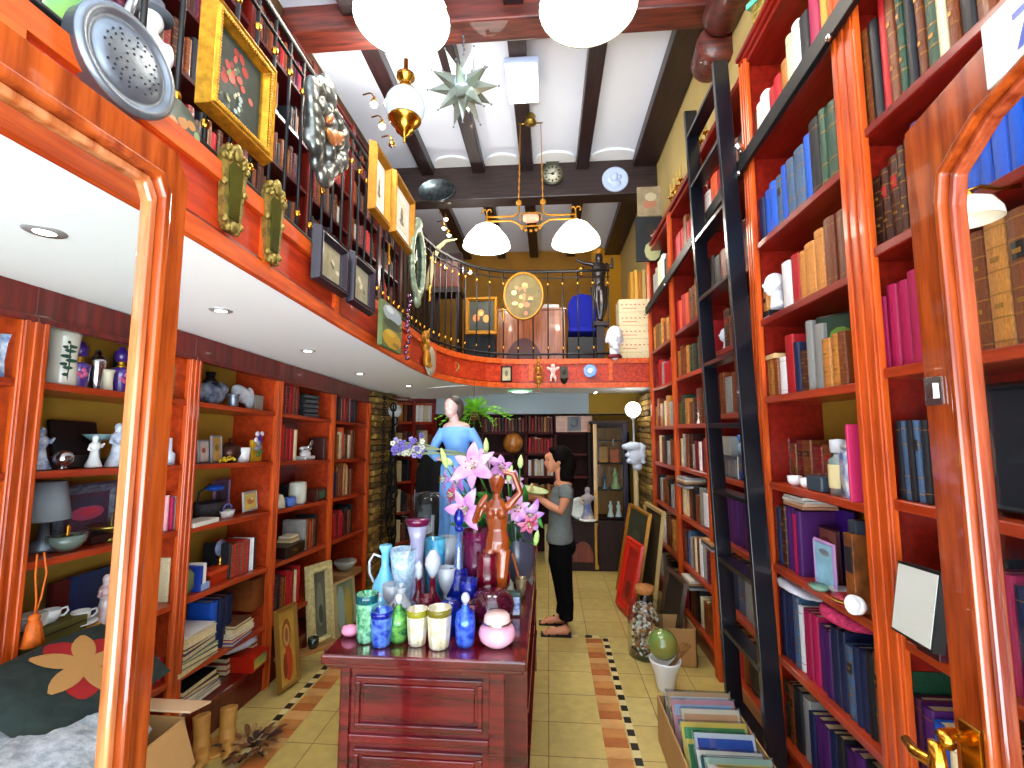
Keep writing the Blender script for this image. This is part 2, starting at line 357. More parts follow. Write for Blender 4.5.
# ---- left shelving
LY = [.75, 1.63, 2.43, 3.22, 4.03, 4.80]; LW = [.1, .1, .085, .07, .06, .06]
LLEV = [.25, .47, .86, 1.235, 1.58, 1.93, 2.29]
bcL = thing('bookcase', 'low orange wood bookcase of curios and books under the white soffit', 'bookcase', (XL, 3, 0))
SK = Matrix.Identity(4)
def skewL(mb):   # built straight, then set to the lie of the old unit
    mb.v = [Vector((p.x+(xl(p.y)+2.0), p.y, zl(p.z, p.y) if p.z > .02 else p.z)) for p in mb.v]; return mb
for k, y in enumerate(LY):
    b = MB(); wd = LW[k]
    b.box((XLW+.01, y-.012, 0), (XL, y+.012, 2.27), 1); b.box((XL-.005, y-wd/2, 0), (XL+.02, y+wd/2, 2.17 if k else 2.17), 0)
    for q in range(3): yy = y-wd/2+wd*(q+.5)/3; b.box((XL+.016, yy-wd*.09, 0), (XL+.026, yy+wd*.09, 2.16), 0)
    inb(skewL(b).build('upright', [orangeV, orangeH], bevel=.003, seg=1), bcL)
for i in range(5):
    y0, y1 = LY[i], LY[i+1]
    for j, z in enumerate(LLEV[1:-1]):
        b = MB(); b.box((XLW+.01, y0+.013, z-.026), (XL+.0, y1-.013, z)); b.box((XL, y0+LW[i]/2, z-.028), (XL+.014, y1-LW[i+1]/2, z+.001))
        inb(skewL(b).build('shelf', orangeH, bevel=.003, seg=1), bcL)
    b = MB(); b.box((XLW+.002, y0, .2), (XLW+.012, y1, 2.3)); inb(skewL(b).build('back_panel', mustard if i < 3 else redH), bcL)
    b = MB(); b.box((XL-.02, y0, 2.17), (XL+.01, y1, 2.30)); b.box((XL-.01, y0, 2.155), (XL+.025, y1, 2.18)); inb(skewL(b).build('cornice', darkred, bevel=.003, seg=1), bcL)
    b = MB(); b.box((XL-.01, y0, 0), (XL+.012, y1, .22)); b.box((XLW+.01, y0, .2), (XL+.02, y1, .235)); inb(skewL(b).build('plinth', darkred, bevel=.003, seg=1), bcL)
def SL(y, lev, dx=.10):   # a spot on the left shelving: depth y, shelf number, distance back from the front edge
    return Vector((xl(y)-dx, y, zl(LLEV[lev], y)+.002))
def SLp(px, lev, dx=.10):
    x, y = px, 430; X = xl(3)-dx; p = AX(px, 430, X)
    for _ in range(4):
        X = xl(p.y)-dx; zz = zl(LLEV[lev], p.y); q = PX((X, p.y, zz)); p = AX(px, q[1], X)
    return SL(p.y, lev, dx)
def SR(px, bay, lev, dx=.08):
    X = XR+dx; p = AX(px, 430, X); z = RLEV[bay][lev]
    for _ in range(4):
        q = PX((X, p.y, z)); p = AX(px, q[1], X)
    return Vector((X, p.y, z+.002))
# ---------------------------------------------------------------- books
BC = {  # code: (words, colour, kind of material)
 'k': ('black', '#14161c', 'cloth'), 'n': ('dark blue', '#121e44', 'cloth'), 'b': ('bright blue', '#1450b8', 'cloth'), 'B': ('sky blue', '#3c86c8', 'cloth'),
 's': ('slate blue', '#3c5878', 'leather'), 'g': ('dark green', '#14402c', 'leather'), 'G': ('green', '#2c7048', 'cloth'), 'o': ('olive green', '#5c5c24', 'cloth'),
 'r': ('red', '#a4101a', 'cloth'), 'R': ('dark red', '#6c1018', 'leather'), 'm': ('magenta', '#a01048', 'cloth'), 'p': ('purple', '#421458', 'cloth'), 'P': ('plum', '#4c1434', 'leather'),
 't': ('tan leather', '#b87834', 'leather'), 'T': ('brown leather', '#6c3414', 'leather'), 'd': ('dark brown leather', '#38180c', 'leather'), 'y': ('yellow', '#d8a83c', 'cloth'),
 'c': ('cream', '#d8caa0', 'cloth'), 'w': ('white', '#e4e4e4', 'paper'), 'O': ('orange', '#d85420', 'cloth'), 'e': ('grey', '#8c8c88', 'cloth'), 'h': ('pale pink', '#e0a8b0', 'cloth')}
for k, (wn, cc, kd) in BC.items():
    mat('book '+wn, cc, .38 if kd == 'leather' else .55, vary=.28 if kd == 'leather' else .1, scale=22, bump=.25 if kd == 'leather' else .05, rand=.18)
gilt = mat('gilt tooling', '#94682c', .45, .4); pgm = mat('book pages', '#d8c898', .85, vary=.15, scale=90)
labr = mat('red spine label', '#a01018', .4); labk = mat('black spine label', '#181410', .4); labp = mat('purple spine label', '#7a1a5c', .4)
def unit_book():
    """spine faces -y; 1 x 1 x 1, base at z=0, centred in x, spine at y=0"""
    c = MB()
    sp = [(-.5, .06), (-.44, .02), (-.25, -.0), (0, -.012), (.25, 0), (.44, .02), (.5, .06)]
    ins = [(.40, .07), (-.40, .07)]
    c.prism(sp+[(.5, 1), (.41, 1), (.41, .08), (-.41, .08), (-.41, 1), (-.5, 1)], 0, 1)
    pg = MB(); pg.box((-.41, .08, .018), (.41, .975, .975))
    return c, pg
CVR, PGS = unit_book()
def bands(style):
    g = MB(); zs = {1: [.06, .24, .42, .60, .78, .94], 2: [.12, .88], 3: [.1, .3, .7, .9], 4: [.5]}[style]
    for z in zs:
        h = .006 if style in (1, 3) else .004
        prof = [(-.5, .055), (-.44, .015), (-.25, -.006), (0, -.019), (.25, -.006), (.44, .015), (.5, .055)]
        g.prism(prof+[(.44, .10), (-.44, .10)], z-h, z+h)
    if style in (1,):
        for z in (.33, .69): g.box((-.18, -.021, z-.018), (.18, .0, z+.018))
    return g
def slabel():
    g = MB(); g.prism([(-.42, .03), (-.25, -.008), (0, -.021), (.25, -.008), (.42, .03), (.4, .1), (-.4, .1)], .63, .76); return g
_cache = {}
def _me(name, mb, m):
    k = (name, m.name)
    if k not in _cache:
        me = bpy.data.meshes.new(name); me.from_pydata([tuple(v) for v in mb.v], [], mb.f); me.materials.append(m); me.update(); _cache[k] = me
    return _cache[k]
def cover_mesh(m, st, lb):
    k = ('cover', m.name, st, lb and lb.name)
    if k not in _cache:
        q = MB(); q.add(CVR.v, CVR.f, 0); ms = [m]
        if st: q.add(BAND[st].v, BAND[st].f, 1); ms.append(gilt)
        else: ms.append(m)
        if lb: q.add(LAB.v, LAB.f, 2); ms.append(lb)
        me = bpy.data.meshes.new('cover'); me.from_pydata([tuple(v) for v in q.v], [], q.f)
        for x in ms: me.materials.append(x)
        me.polygons.foreach_set('material_index', q.m); me.update(); _cache[k] = me
    return _cache[k]
BAND = {s: bands(s) for s in (1, 2, 3, 4)}; LAB = slabel()
BOOKS = []   # every book wanted: dict(M=matrix parts, size on the picture, words)
def book_row(codes, xf, ya, yb, z, face, where, hr, dr=(.15, .2), jit=.012, lean=0, style=None, wr=(.75, 1.3), group=None, boost=1, upside=False, zf=None, first='nearest the street', hmap=None):
    """fill ya..yb with books, one per code. face -1: spines look to -x (right wall), +1 to +x. where: phrase for the label"""
    n = len(codes); ws = [rnd.uniform(*wr)*(1.5 if c in 'GX' else 1) for c in codes]; tot = sum(ws); y = ya; sgn = 1 if yb > ya else -1; L = abs(yb-ya)
    sty = style if style is not None else rnd.choice([1, 1, 2, 3])
    prev = None; h = rnd.uniform(*hr)
    for i, c in enumerate(codes):
        t = L*ws[i]/tot
        if c != prev or rnd.random() < .25: h = rnd.uniform(*hr)
        if hmap and i < len(hmap): h = hmap[i]
        prev = c
        if c != '.':
            d = rnd.uniform(*dr); yc = y+sgn*t/2; xo = rnd.uniform(0, jit)
            zz = zf(yc) if zf else z; xx = (xf(yc) if callable(xf) else xf)
            BOOKS.append(dict(c=c, loc=Vector((xx-face*xo, yc, zz+.002)), rz=-PI/2 if face < 0 else PI/2, dim=(max(.006, t-.0035), d, h), st=sty if BC[c][2] != 'paper' else 2, lean=rnd.uniform(-.015, .015)+lean*sgn, where=where, i=i, n=n, boost=boost, group=group, first=first, near=(yb < ya)))
        y += sgn*t
ORD = ['first', 'second', 'third', 'fourth', 'fifth', 'sixth', 'seventh', 'eighth', 'ninth', 'tenth', 'eleventh', 'twelfth', 'thirteenth', 'fourteenth', 'fifteenth', 'sixteenth', 'seventeenth', 'eighteenth', 'nineteenth', 'twentieth', 'twenty-first', 'twenty-second', 'twenty-third', 'twenty-fourth']
def emit_books(limit=300):
    for b in BOOKS:
        c = b['loc']+Vector((0, 0, b['dim'][2]/2)); x, y, z = PX(c)
        vis = 1 if (-15 < x < 1035 and -20 < y < 790 and z > .1) else 0
        b['s'] = vis*b['dim'][0]*b['dim'][2]/max(.2, (c-Vector((0, 0, H))).length_squared)*abs(c.x)/max(.3, (c-Vector((0, 0, H))).length)*b['boost']
    order = sorted(BOOKS, key=lambda b: -b['s']); ind = set(id(b) for b in order[:limit] if b['s'] > 0)
    rest = MB(); rm = []; used = {}
    rowcount = {}
    for b in BOOKS:
        M = Matrix.Translation(b['loc']) @ Matrix.Rotation(b['rz'], 4, 'Z') @ Matrix.Rotation(b['lean'], 4, 'Y') @ Matrix.Diagonal((b['dim'][0], b['dim'][1], b['dim'][2], 1))
        wn, cc, kd = BC[b['c']]; m = MC['book '+wn]
        if id(b) not in ind:
            if b['s'] <= 0 and not (-300 < PX(b['loc'])[0] < 1400): continue
            for mb, mm in ((CVR, m), (PGS, pgm))+(((BAND[b['st']], gilt),) if kd == 'leather' else ()):
                if mm not in rm: rm.append(mm)
                rest.T = M; rest.add(mb.v, mb.f, rm.index(mm))
            continue
        # words: colour + which one in its row
        k = (b['where'], b['c']); used[k] = used.get(k, 0)+1
        b['k'] = used[k]
    tot = {k: v for k, v in used.items()}
    for b in BOOKS:
        if id(b) not in ind: continue
        wn, cc, kd = BC[b['c']]; k = (b['where'], b['c']); m = MC['book '+wn]
        th = '' if ('leather' in wn) else ('leather ' if kd == 'leather' else '')
        ordw = ORD[b['i']] if b['i'] < 24 else 'later'
        lab = '%s %sbook, %s %s' % (wn, th, ('%s from %s end' % (ordw, 'near' if b['loc'].x < 0 and 'gallery' not in b['where'] else 'far')), b['where'])
        t = thing('book', lab, 'book', b['loc'], 0, b['group'] or 'books standing '+b['where'])
        t.rotation_euler = (Matrix.Rotation(b['rz'], 4, 'Z') @ Matrix.Rotation(b['lean'], 4, 'Y')).to_euler()
        st = b['st'] if kd == 'leather' else (2 if b['st'] in (2, 3) and rnd.random() < .5 else 0)
        lb = rnd.choice([labr, labk, labk]) if kd == 'leather' and rnd.random() < .35 else None
        def part(nm, me):
            o = bpy.data.objects.new(nm, me); C.objects.link(o); o.parent = t; o.scale = b['dim']; return o
        part('cover', cover_mesh(m, st, lb)); part('pages', _me('pages', PGS, pgm))
    rest.T = Matrix.Identity(4)
    if rest.v: o = rest.build('books', rm); tag(o, 'hundreds of smaller old books filling the remaining shelves', 'books', kind='stuff')
    print('BOOKS', len(BOOKS), 'individual', len(ind))
LVN = ['bottom', 'second', 'third', 'fourth', 'fifth', 'sixth', 'seventh', 'eighth', 'top']
BAYN = {0: 'at the open door', 1: 'before the ladder', 2: 'behind the ladder', 3: 'just past the ladder', 4: 'farthest past the ladder', -1: 'by the street'}
def rr(bay, lev, codes, pa, pb, hr, where=None, xo=.02, **k):
    """row on the wall bookcase between photo columns pa (far) and pb (near)"""
    ya, yb = SR(pa, bay, lev, xo).y, SR(pb, bay, lev, xo).y
    zn = ['at the bottom', 'on shelf two', 'on shelf three', 'on shelf four', 'on shelf five', 'on shelf six', 'on shelf seven', 'on shelf eight'][lev]
    book_row(codes, XR+xo, ya, yb, RLEV[bay][lev], -1, where or '%s, bay %s' % (zn, BAYN[bay]), hr, **k)
# bay in front of the ladder (photo columns 757-850)
rr(1, 7, 'Twwrrtcwkmy', 751, 828, (.27, .42), hmap=[.25, .27, .28, .25, .26, .29, .37, .38, .36, .42, .42])
rr(1, 6, 'pnbbsbssbkgg', 754, 838, (.28, .36), style=3, hmap=[.24, .27, .28, .29, .29, .31, .31, .32, .34, .37, .37, .36])
rr(1, 5, 'tt...wrtttTT', 757, 849, (.22, .3), style=2, hmap=[.17, .17, 0, 0, 0, .25, .26, .25, .26, .29, .31, .31])
rr(1, 4, 'ttTwrndeettT', 764, 846, (.19, .26), hmap=[.2, .2, .2, .2, .30, .25, .2, .33, .3, .22, .23, .23])
rr(1, 3, 'RRRTRTRTT', 771, 838, (.2, .24), xo=.10, style=1)
rr(1, 2, 'Tndppmp', 774, 802, (.27, .32))
rr(1, 1, 'pnnnswmmmppnnsnnkT', 778, 884, (.27, .34))
rr(1, 0, 'gTkenppnkppkTk', 782, 900, (.24, .30))
# bay by the open door
rr(0, 6, 'wTTkrTgkTgcTkT', 852, 992, (.36, .46), style=1, hmap=[.4, .41, .41, .41, .46, .46, .45, .46, .44, .4, .38, .4, .36, .36])
rr(0, 5, 'dddddpnnnbbbb', 873, 1024, (.30, .36), style=1, hmap=[.28, .29, .31, .32, .33, .36, .33, .33, .33, .35, .36, .36, .36])
rr(0, 4, 'mmmmmTTTtT', 878, 1040, (.29, .34), style=1, hmap=[.27, .30, .30, .32, .3, .34, .35, .35, .36, .36])
rr(0, 3, 'kskskks', 897, 948, (.27, .27), style=3, wr=(1, 1.05))
rr(0, 2, 'PknRmn', 962, 1035, (.25, .32))
rr(0, 1, 'gPpbcTnk', 905, 1000, (.24, .34), hmap=[.34, .27, .26, .24, .22, .25, .26, .27])
rr(0, 7, 'TTdkRRkTT', 850, 1000, (.3, .38), style=1)
# bay behind the ladder
rr(2, 7, 'bwOrrTk', 697, 748, (.25, .36)); rr(2, 6, 'kkkRRrR', 700, 751, (.28, .34), style=3); rr(2, 5, 'Tr..dTTTdk', 704, 757, (.2, .28))
rr(2, 4, 'kRdTeTdTk', 703, 760, (.24, .3)); rr(2, 3, 'Rwe...', 703, 762, (.2, .3)); rr(2, 2, 'wencpppppk', 703, 768, (.22, .3)); rr(2, 1, 'PPPeenseew', 706, 772, (.24, .31)); rr(2, 0, 'TkPPTrTkcT', 708, 778, (.2, .28))
# bays past the ladder
rr(3, 7, 'rrrrTrrTr', 674, 699, (.30, .40), boost=.6); rr(3, 6, 'rrOrrOTTtT', 674, 701, (.26, .4)); rr(3, 5, 'TtTTtggkg', 674, 701, (.2, .3)); rr(3, 4, 'oogtTdT', 674, 702, (.18, .3))
rr(3, 3, 'rtcceTdeRwR', 674, 704, (.2, .3)); rr(3, 2, 'TkTccTkTe', 674, 704, (.2, .3)); rr(3, 1, 'eeeTnseTcTwe', 677, 706, (.24, .3)); rr(3, 0, 'TrrkTTkcT', 679, 708, (.2, .26))
rr(4, 7, 'eeccwkTT', 653, 671, (.26, .36), boost=.6); rr(4, 6, 'toTotTTtT', 653, 671, (.24, .34)); rr(4, 5, 'rRRrerrR', 653, 672, (.22, .3)); rr(4, 4, 'TtTtTcte', 653, 672, (.22, .32))
rr(4, 3, 'yTTcTkeT', 653, 672, (.2, .3)); rr(4, 2, 'TTkeTTTke', 654, 673, (.2, .3)); rr(4, 1, 'TTTcwTTt', 655, 674, (.22, .3)); rr(4, 0, 'skweTkT', 655, 675, (.2, .28))
# ---- left shelving rows
LBN = ['by the street', 'behind door glass', 'beside the door post', 'opposite the counter', 'by the pillar']
def rl(bay, lev, codes, pa, pb, hr, where=None, xo=.03, **k):
    ya, yb = SLp(pa, lev, xo).y, SLp(pb, lev, xo).y
    zn = ['', 'on lowest shelf', 'on shelf two', 'on shelf three', 'on shelf four', 'on top shelf'][lev]
    book_row(codes, lambda y: xl(y)-xo, ya, yb, 0, 1, where or '%s, curio bay %s' % (zn, LBN[bay]), hr, zf=lambda y: zl(LLEV[lev], y), **k)
rl(3, 5, 'eTeRRrTR', 274, 300, (.24, .27)); rl(3, 4, 'RrTrTrrc', 271, 298, (.22, .27)); rl(3, 1, 'kkPkTTrrRcr', 267, 300, (.24, .29))
rl(4, 5, 'PPkPTrTPPk', 331, 357, (.24, .29)); rl(4, 4, 'ycTtcOTTcTT', 328, 355, (.22, .3), xo=.05); rl(4, 3, 'ykknTTTtcTT', 326, 353, (.22, .3), xo=.04, hmap=[.3, .3, .22, .22]); rl(4, 2, 'kgkrRrRkTk', 325, 353, (.2, .27))
rl(2, 2, 'kTrTrTrTrkwwk', 229, 256, (.2, .22), style=1, wr=(.95, 1.05))
rl(2, 1, 'bnn', 211, 232, (.28, .29))
rl(3, 2, 'eTOTk', 304, 318, (.2, .26))
# ---- bookcase upstairs against the left wall
ULV = [2.6, 2.95, 3.32, 3.7, 4.08, 4.46, 4.84]; XU = -1.97
UY = [.4, 1.15, 1.95, 2.75, 3.55, 4.35, 5.15, 5.95]
bcU = thing('bookcase', 'dark red bookcase full of books on the gallery behind the railing', 'bookcase', (XU, 3, 2.58))
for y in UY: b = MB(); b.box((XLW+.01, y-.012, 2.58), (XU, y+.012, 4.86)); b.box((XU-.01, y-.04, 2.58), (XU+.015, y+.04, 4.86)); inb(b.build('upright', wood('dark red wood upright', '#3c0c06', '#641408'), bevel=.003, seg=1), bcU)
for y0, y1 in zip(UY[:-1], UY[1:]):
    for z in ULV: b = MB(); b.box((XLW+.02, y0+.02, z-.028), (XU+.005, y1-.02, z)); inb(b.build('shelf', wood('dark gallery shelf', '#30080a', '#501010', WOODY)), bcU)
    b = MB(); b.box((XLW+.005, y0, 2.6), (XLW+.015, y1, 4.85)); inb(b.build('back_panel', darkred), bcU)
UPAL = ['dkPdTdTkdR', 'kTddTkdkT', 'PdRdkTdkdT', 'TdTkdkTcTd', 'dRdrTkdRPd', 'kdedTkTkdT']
for i in range(7):
    for j in range(6):
        cs = UPAL[(i*5+j*3) % 6]+UPAL[(i+j*2) % 6][:rnd.randint(4, 8)]
        if rnd.random() < .25: cs = cs[:6]+'.....'+cs[6:]
        if (i+j) % 5 == 3: cs = cs.replace('k', 'r')
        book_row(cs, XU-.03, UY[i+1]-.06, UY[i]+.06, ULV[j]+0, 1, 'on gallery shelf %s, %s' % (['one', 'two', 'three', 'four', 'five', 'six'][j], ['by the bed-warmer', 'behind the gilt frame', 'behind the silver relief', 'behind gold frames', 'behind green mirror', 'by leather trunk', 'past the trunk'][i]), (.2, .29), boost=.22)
# ================================================================ DOORS
doorpane = clear_glass('door glass', refl=.3, keep=.95)
def ring(mb, out, inn, x0, x1, m=0):
    n = len(out); P = [(x, y, z) for x in (x0, x1) for pts in (out, inn) for y, z in pts]
    f = []
    for i in range(n):
        j = (i+1) % n; O0, I0, O1, I1 = i, n+i, 2*n+i, 3*n+i; o0, i0, o1, i1 = j, n+j, 2*n+j, 3*n+j
        f += [(O0, o0, i0, I0), (O1, I1, i1, o1), (O0, O1, o1, o0), (I0, i0, i1, I1)]
    return mb.add(P, f, m)
def door(name, X, s, out, inn, mV):
    root = bpy.data.objects.new(name, None); C.objects.link(root); root.location = (X, 0, 0); tag(root, kind='structure')
    b = MB(); ring(b, out, inn, 0, s*.045); fr = b.build('door_frame', mV, root, bevel=.004)
    cx = sum(p[0] for p in inn)/len(inn); cz = sum(p[1] for p in inn)/len(inn)
    def shr(k): return [(cx+(y-cx)*(1-k/abs(.35)), cz+(z-cz)*(1-k/1.0)) for y, z in inn]
    b = MB(); r0 = shr(0); r1 = shr(.024 if s < 0 else .016); r2 = shr(.046 if s < 0 else .032)
    ring(b, r0, r1, -s*.012, s*.03); b2 = MB(); ring(b2, r1, r2, s*.004, s*.03)
    b.build('moulding', mV, root, bevel=.006, seg=3); b2.build('inner_moulding', wood('pale varnished bead', '#a05428', '#d08a58', rough=.15, coat=1) if s < 0 else wood('red varnished bead', '#6e2410', '#a85030', rough=.15, coat=.8), root, bevel=.006, seg=3)
    b = MB(); n = len(r2); b.add([(s*.018, y, z) for y, z in r1], [tuple(range(n))]); b.build('glass_pane', doorpane, root)
    return root
lo = [(.934, .02), (.934, 2.35), (.13, 2.35), (.13, .02)]; li = [(.882, .3), (.882, 2.25), (.862, 2.285), (.24, 2.285), (.24, .3)]
lo = [(.934, .02), (.934, 2.30), (.90, 2.352), (.13, 2.352), (.13, .02)]
dL = door('door_1', -.8, -1, lo, li, doorV)
ro = [(.96, .02), (.96, 2.30), (.955, 2.352), (.775, 2.393), (.6, 2.43), (.13, 2.46), (.13, .02)]
ri = [(.888, .3), (.888, 2.17), (.878, 2.225), (.80, 2.285), (.6, 2.35), (.24, 2.38), (.24, .3)]
dR = door('door_2', .73, 1, ro, ri, doorVr)
b = MB(); p = AX(936, 391, .73); b.box((-.006, p.y-.02, p.z-.027), (0, p.y+.02, p.z+.027)); b.cbox((-.008, p.y, p.z), (.008, .018, .03)); b.build('latch_plate', chrome, dR, bevel=.002)
b = MB(); q = AX(950, 735, .73)
b.box((-.006, .90, .95), (0, .945, 1.24)); b.build('handle_plate', brass, dR, bevel=.003)
b = MB(); b.tube([(-.005, .925, 1.215), (-.03, .925, 1.222), (-.05, .92, 1.222), (-.055, .90, 1.218)], .011, 10); b.tube([(-.055, .93, 1.205), (-.058, .925, 1.17), (-.056, .93, 1.13), (-.05, .94, 1.09)], [.012, .014, .016, .012], 10)
b.tube([(-.03, .935, 1.15), (-.05, .955, 1.158), (-.05, .99, 1.15), (-.045, 1.02, 1.155)], [.008, .01, .01, .008], 10); b.build('door_handle', brass, dR)
# number plate on the right leaf
p0 = AX(984, 47, .725); p1 = AX(992, 88, .725); p2 = AX(1026, 58, .725)
t = thing('number_plate', 'pale enamel house number plate with a blue 7 on the right door', 'number plate', (.722, p0.y, p1.z))
dy = -.14; sl = (p2.z-p1.z)/(p2.y-p1.y)
b = MB(); hgt = p0.z-p1.z+.035
b.add([(x, y, z) for x in (0, .006) for y, z in ((0, 0), (dy, dy*sl), (dy, dy*sl+hgt), (0, hgt))], [(0, 3, 2, 1), (4, 5, 6, 7), (0, 1, 5, 4), (1, 2, 6, 5), (2, 3, 7, 6), (3, 0, 4, 7)])
b.build('plate', mat('pale enamel', '#dfe8d8', .25, coat=.5), t, bevel=.002)
b = MB(); u = lambda a, c: (-.0015, -.052-a, (-.052-a)*sl+.018+c)
seg = [(0, .062), (.034, .062), (.034, .054), (.012, 0), (.002, 0), (.022, .052), (0, .052)]
b.add([u(a, c) for a, c in seg], [tuple(range(7))]); b.build('numeral', mat('blue enamel', '#1040a0', .3), t)
# ================================================================ LADDER AND ITS BAR
t = thing('ladder', 'tall black wooden library ladder leaning on the right bookcase', 'ladder', (1.08, 2.7, 0))
def bx(c0, c1, wx, wy, m, nm, tt, off=(1.08, 2.7, 0)):
    b = MB(); a = Vector(c0)-Vector(off); c = Vector(c1)-Vector(off); vs = []
    for p in (a, c):
        vs += [(p.x-wx, p.y-wy, p.z), (p.x+wx, p.y-wy, p.z), (p.x+wx, p.y+wy, p.z), (p.x-wx, p.y+wy, p.z)]
    b.add(vs, [(0, 3, 2, 1), (4, 5, 6, 7), (0, 1, 5, 4), (1, 2, 6, 5), (2, 3, 7, 6), (3, 0, 4, 7)]); return b.build(nm, m, tt, bevel=.003)
ladm = mat('black painted wood', '#070912', .3, vary=.3, scale=5, coat=.35)
RB, RT_ = Vector((1.06, 2.43, 0)), Vector((1.09, 2.80, 4.05)); LB, LT = Vector((1.06, 2.93, 0)), Vector((1.09, 3.40, 4.15))
bx(RB, RT_, .045, .018, ladm, 'rail', t); bx(LB, LT, .045, .018, ladm, 'rail', t)
for z in (.18, .575, .972, 1.374, 1.776, 2.179, 2.638, 3.08, 3.516, 3.93):
    a = RB.lerp(RT_, z/4.05); c = LB.lerp(LT, z/4.15); b = MB(); a -= Vector((1.08, 2.7, 0)); c -= Vector((1.08, 2.7, 0))
    b.add([(p.x+dx, p.y+(.016 if p is a else -.016), z+dz) for p in (a, c) for dx, dz in ((-.04, -.014), (.05, -.014), (.05, .014), (-.04, .014))], [(0, 1, 2, 3), (7, 6, 5, 4), (0, 4, 5, 1), (1, 5, 6, 2), (2, 6, 7, 3), (3, 7, 4, 0)]); b.build('rung', ladm, t, bevel=.003)
for q in (RT_, LT):
    f = q.z-.62; b = MB(); p = (RB.lerp(RT_, f/4.05) if q is RT_ else LB.lerp(LT, f/4.15))-Vector((1.08, 2.7, 0))
    b.tube([(p.x+.04, p.y, f), (p.x+.075, p.y, f+.02), (p.x+.085, p.y, f-.03)], .009, 8); b.lathe([(.022, -.012), (.026, 0), (.022, .012)], 14, (p.x+.06, p.y-.03, f), rot=(PI/2, 0, 0)); b.build('hook', chrome, t)
t = thing('ladder_track', 'long flat black iron bar across the upper shelves for the ladder', 'rail', (1.15, 3, 3.3))
b = MB(); A_ = (-.0, -1.9, .11); B_ = (-.0, 2.4, -.17)
b.add([(x, p[1], p[2]+dz) for p in (A_, B_) for x, dz in ((-.014, -.045), (.012, -.045), (.012, .04), (-.014, .04))], [(0, 1, 2, 3), (7, 6, 5, 4), (0, 4, 5, 1), (1, 5, 6, 2), (2, 6, 7, 3), (3, 7, 4, 0)]); b.build('bar', black, t, bevel=.003)
for y in (1.81, 2.70, 3.57, 4.46, 5.38):
    z = .11+(y-3+1.9)/4.3*(-.28); b = MB(); b.box((.012, y-3-.012, z-.03), (.045, y-3+.012, z+.03)); b.lathe([(.016, 0), (.014, .012), (.004, .016)], 12, (-.014, y-3, z-.05), rot=(0, -PI/2, 0)); b.build('bracket', chrome, t)
# ================================================================ GALLERY RAILING
t = thing('balcony_railing', 'black iron gallery railing with thin balusters and small brass collars', 'railing', (0, 0, 2.6))
def along(pts, step0):
    P = [Vector((x, y)) for x, y in pts]; out = []; d = 0; nxt = .05
    for a, b_ in zip(P[:-1], P[1:]):
        L = (b_-a).length
        while nxt <= d+L: q = a.lerp(b_, (nxt-d)/L); out.append(q); nxt += .127 if q.y < 5.2 else .185
        d += L
    return out
rp = [(x-.05, y-.0) if y < 5 else (x-.03, y+.04) for x, y in edge if x < 1.3]
def ry(y): return 3.49+.055*(y-1.5)
b = MB(); b.tube([(x, y, ry(y)-2.6) for x, y in rp], .02, 8, flat=.5); b.build('handrail', black, t)
b = MB(); b.tube([(x, y, .075) for x, y in rp], .014, 8); b.build('bottom_rail', black, t)
b = MB(); b.tube([(x, y, ry(y)-2.6-.085) for x, y in rp], .008, 8); b.build('upper_rail', black, t)
bm_ = None; cl = MB(); cl.lathe([(.008, -.018), (.012, -.010), (.0145, 0), (.012, .010), (.008, .018)], 10); knob = MB()
orn = MB(); orn.lathe([(.009, -.09), (.014, -.07), (.010, -.05), (.015, -.02), (.015, .02), (.010, .05), (.014, .07), (.009, .09)], 10)
nb = 0
for i, q in enumerate(along(rp, .127)):
    if q.y < .45: continue
    h = ry(q.y)-2.6; b = MB(); b.tube([(q.x, q.y, 0), (q.x, q.y, h)], .0085, 6); bl = b.build('baluster', black, t); nb += 1
    for z in (.15, h-.16):
        c = MB(); c.T = Matrix.Translation((q.x, q.y, z)); c.add(cl.v, cl.f, 0, True); c.build('brass_collar', brass, bl)
    if i % 9 == 4:
        c = MB(); c.T = Matrix.Translation((q.x, q.y, h*.5)); c.add(orn.v, orn.f, 0, True); c.build('brass_sleeve', brass, bl)
print('BALUSTERS', nb)
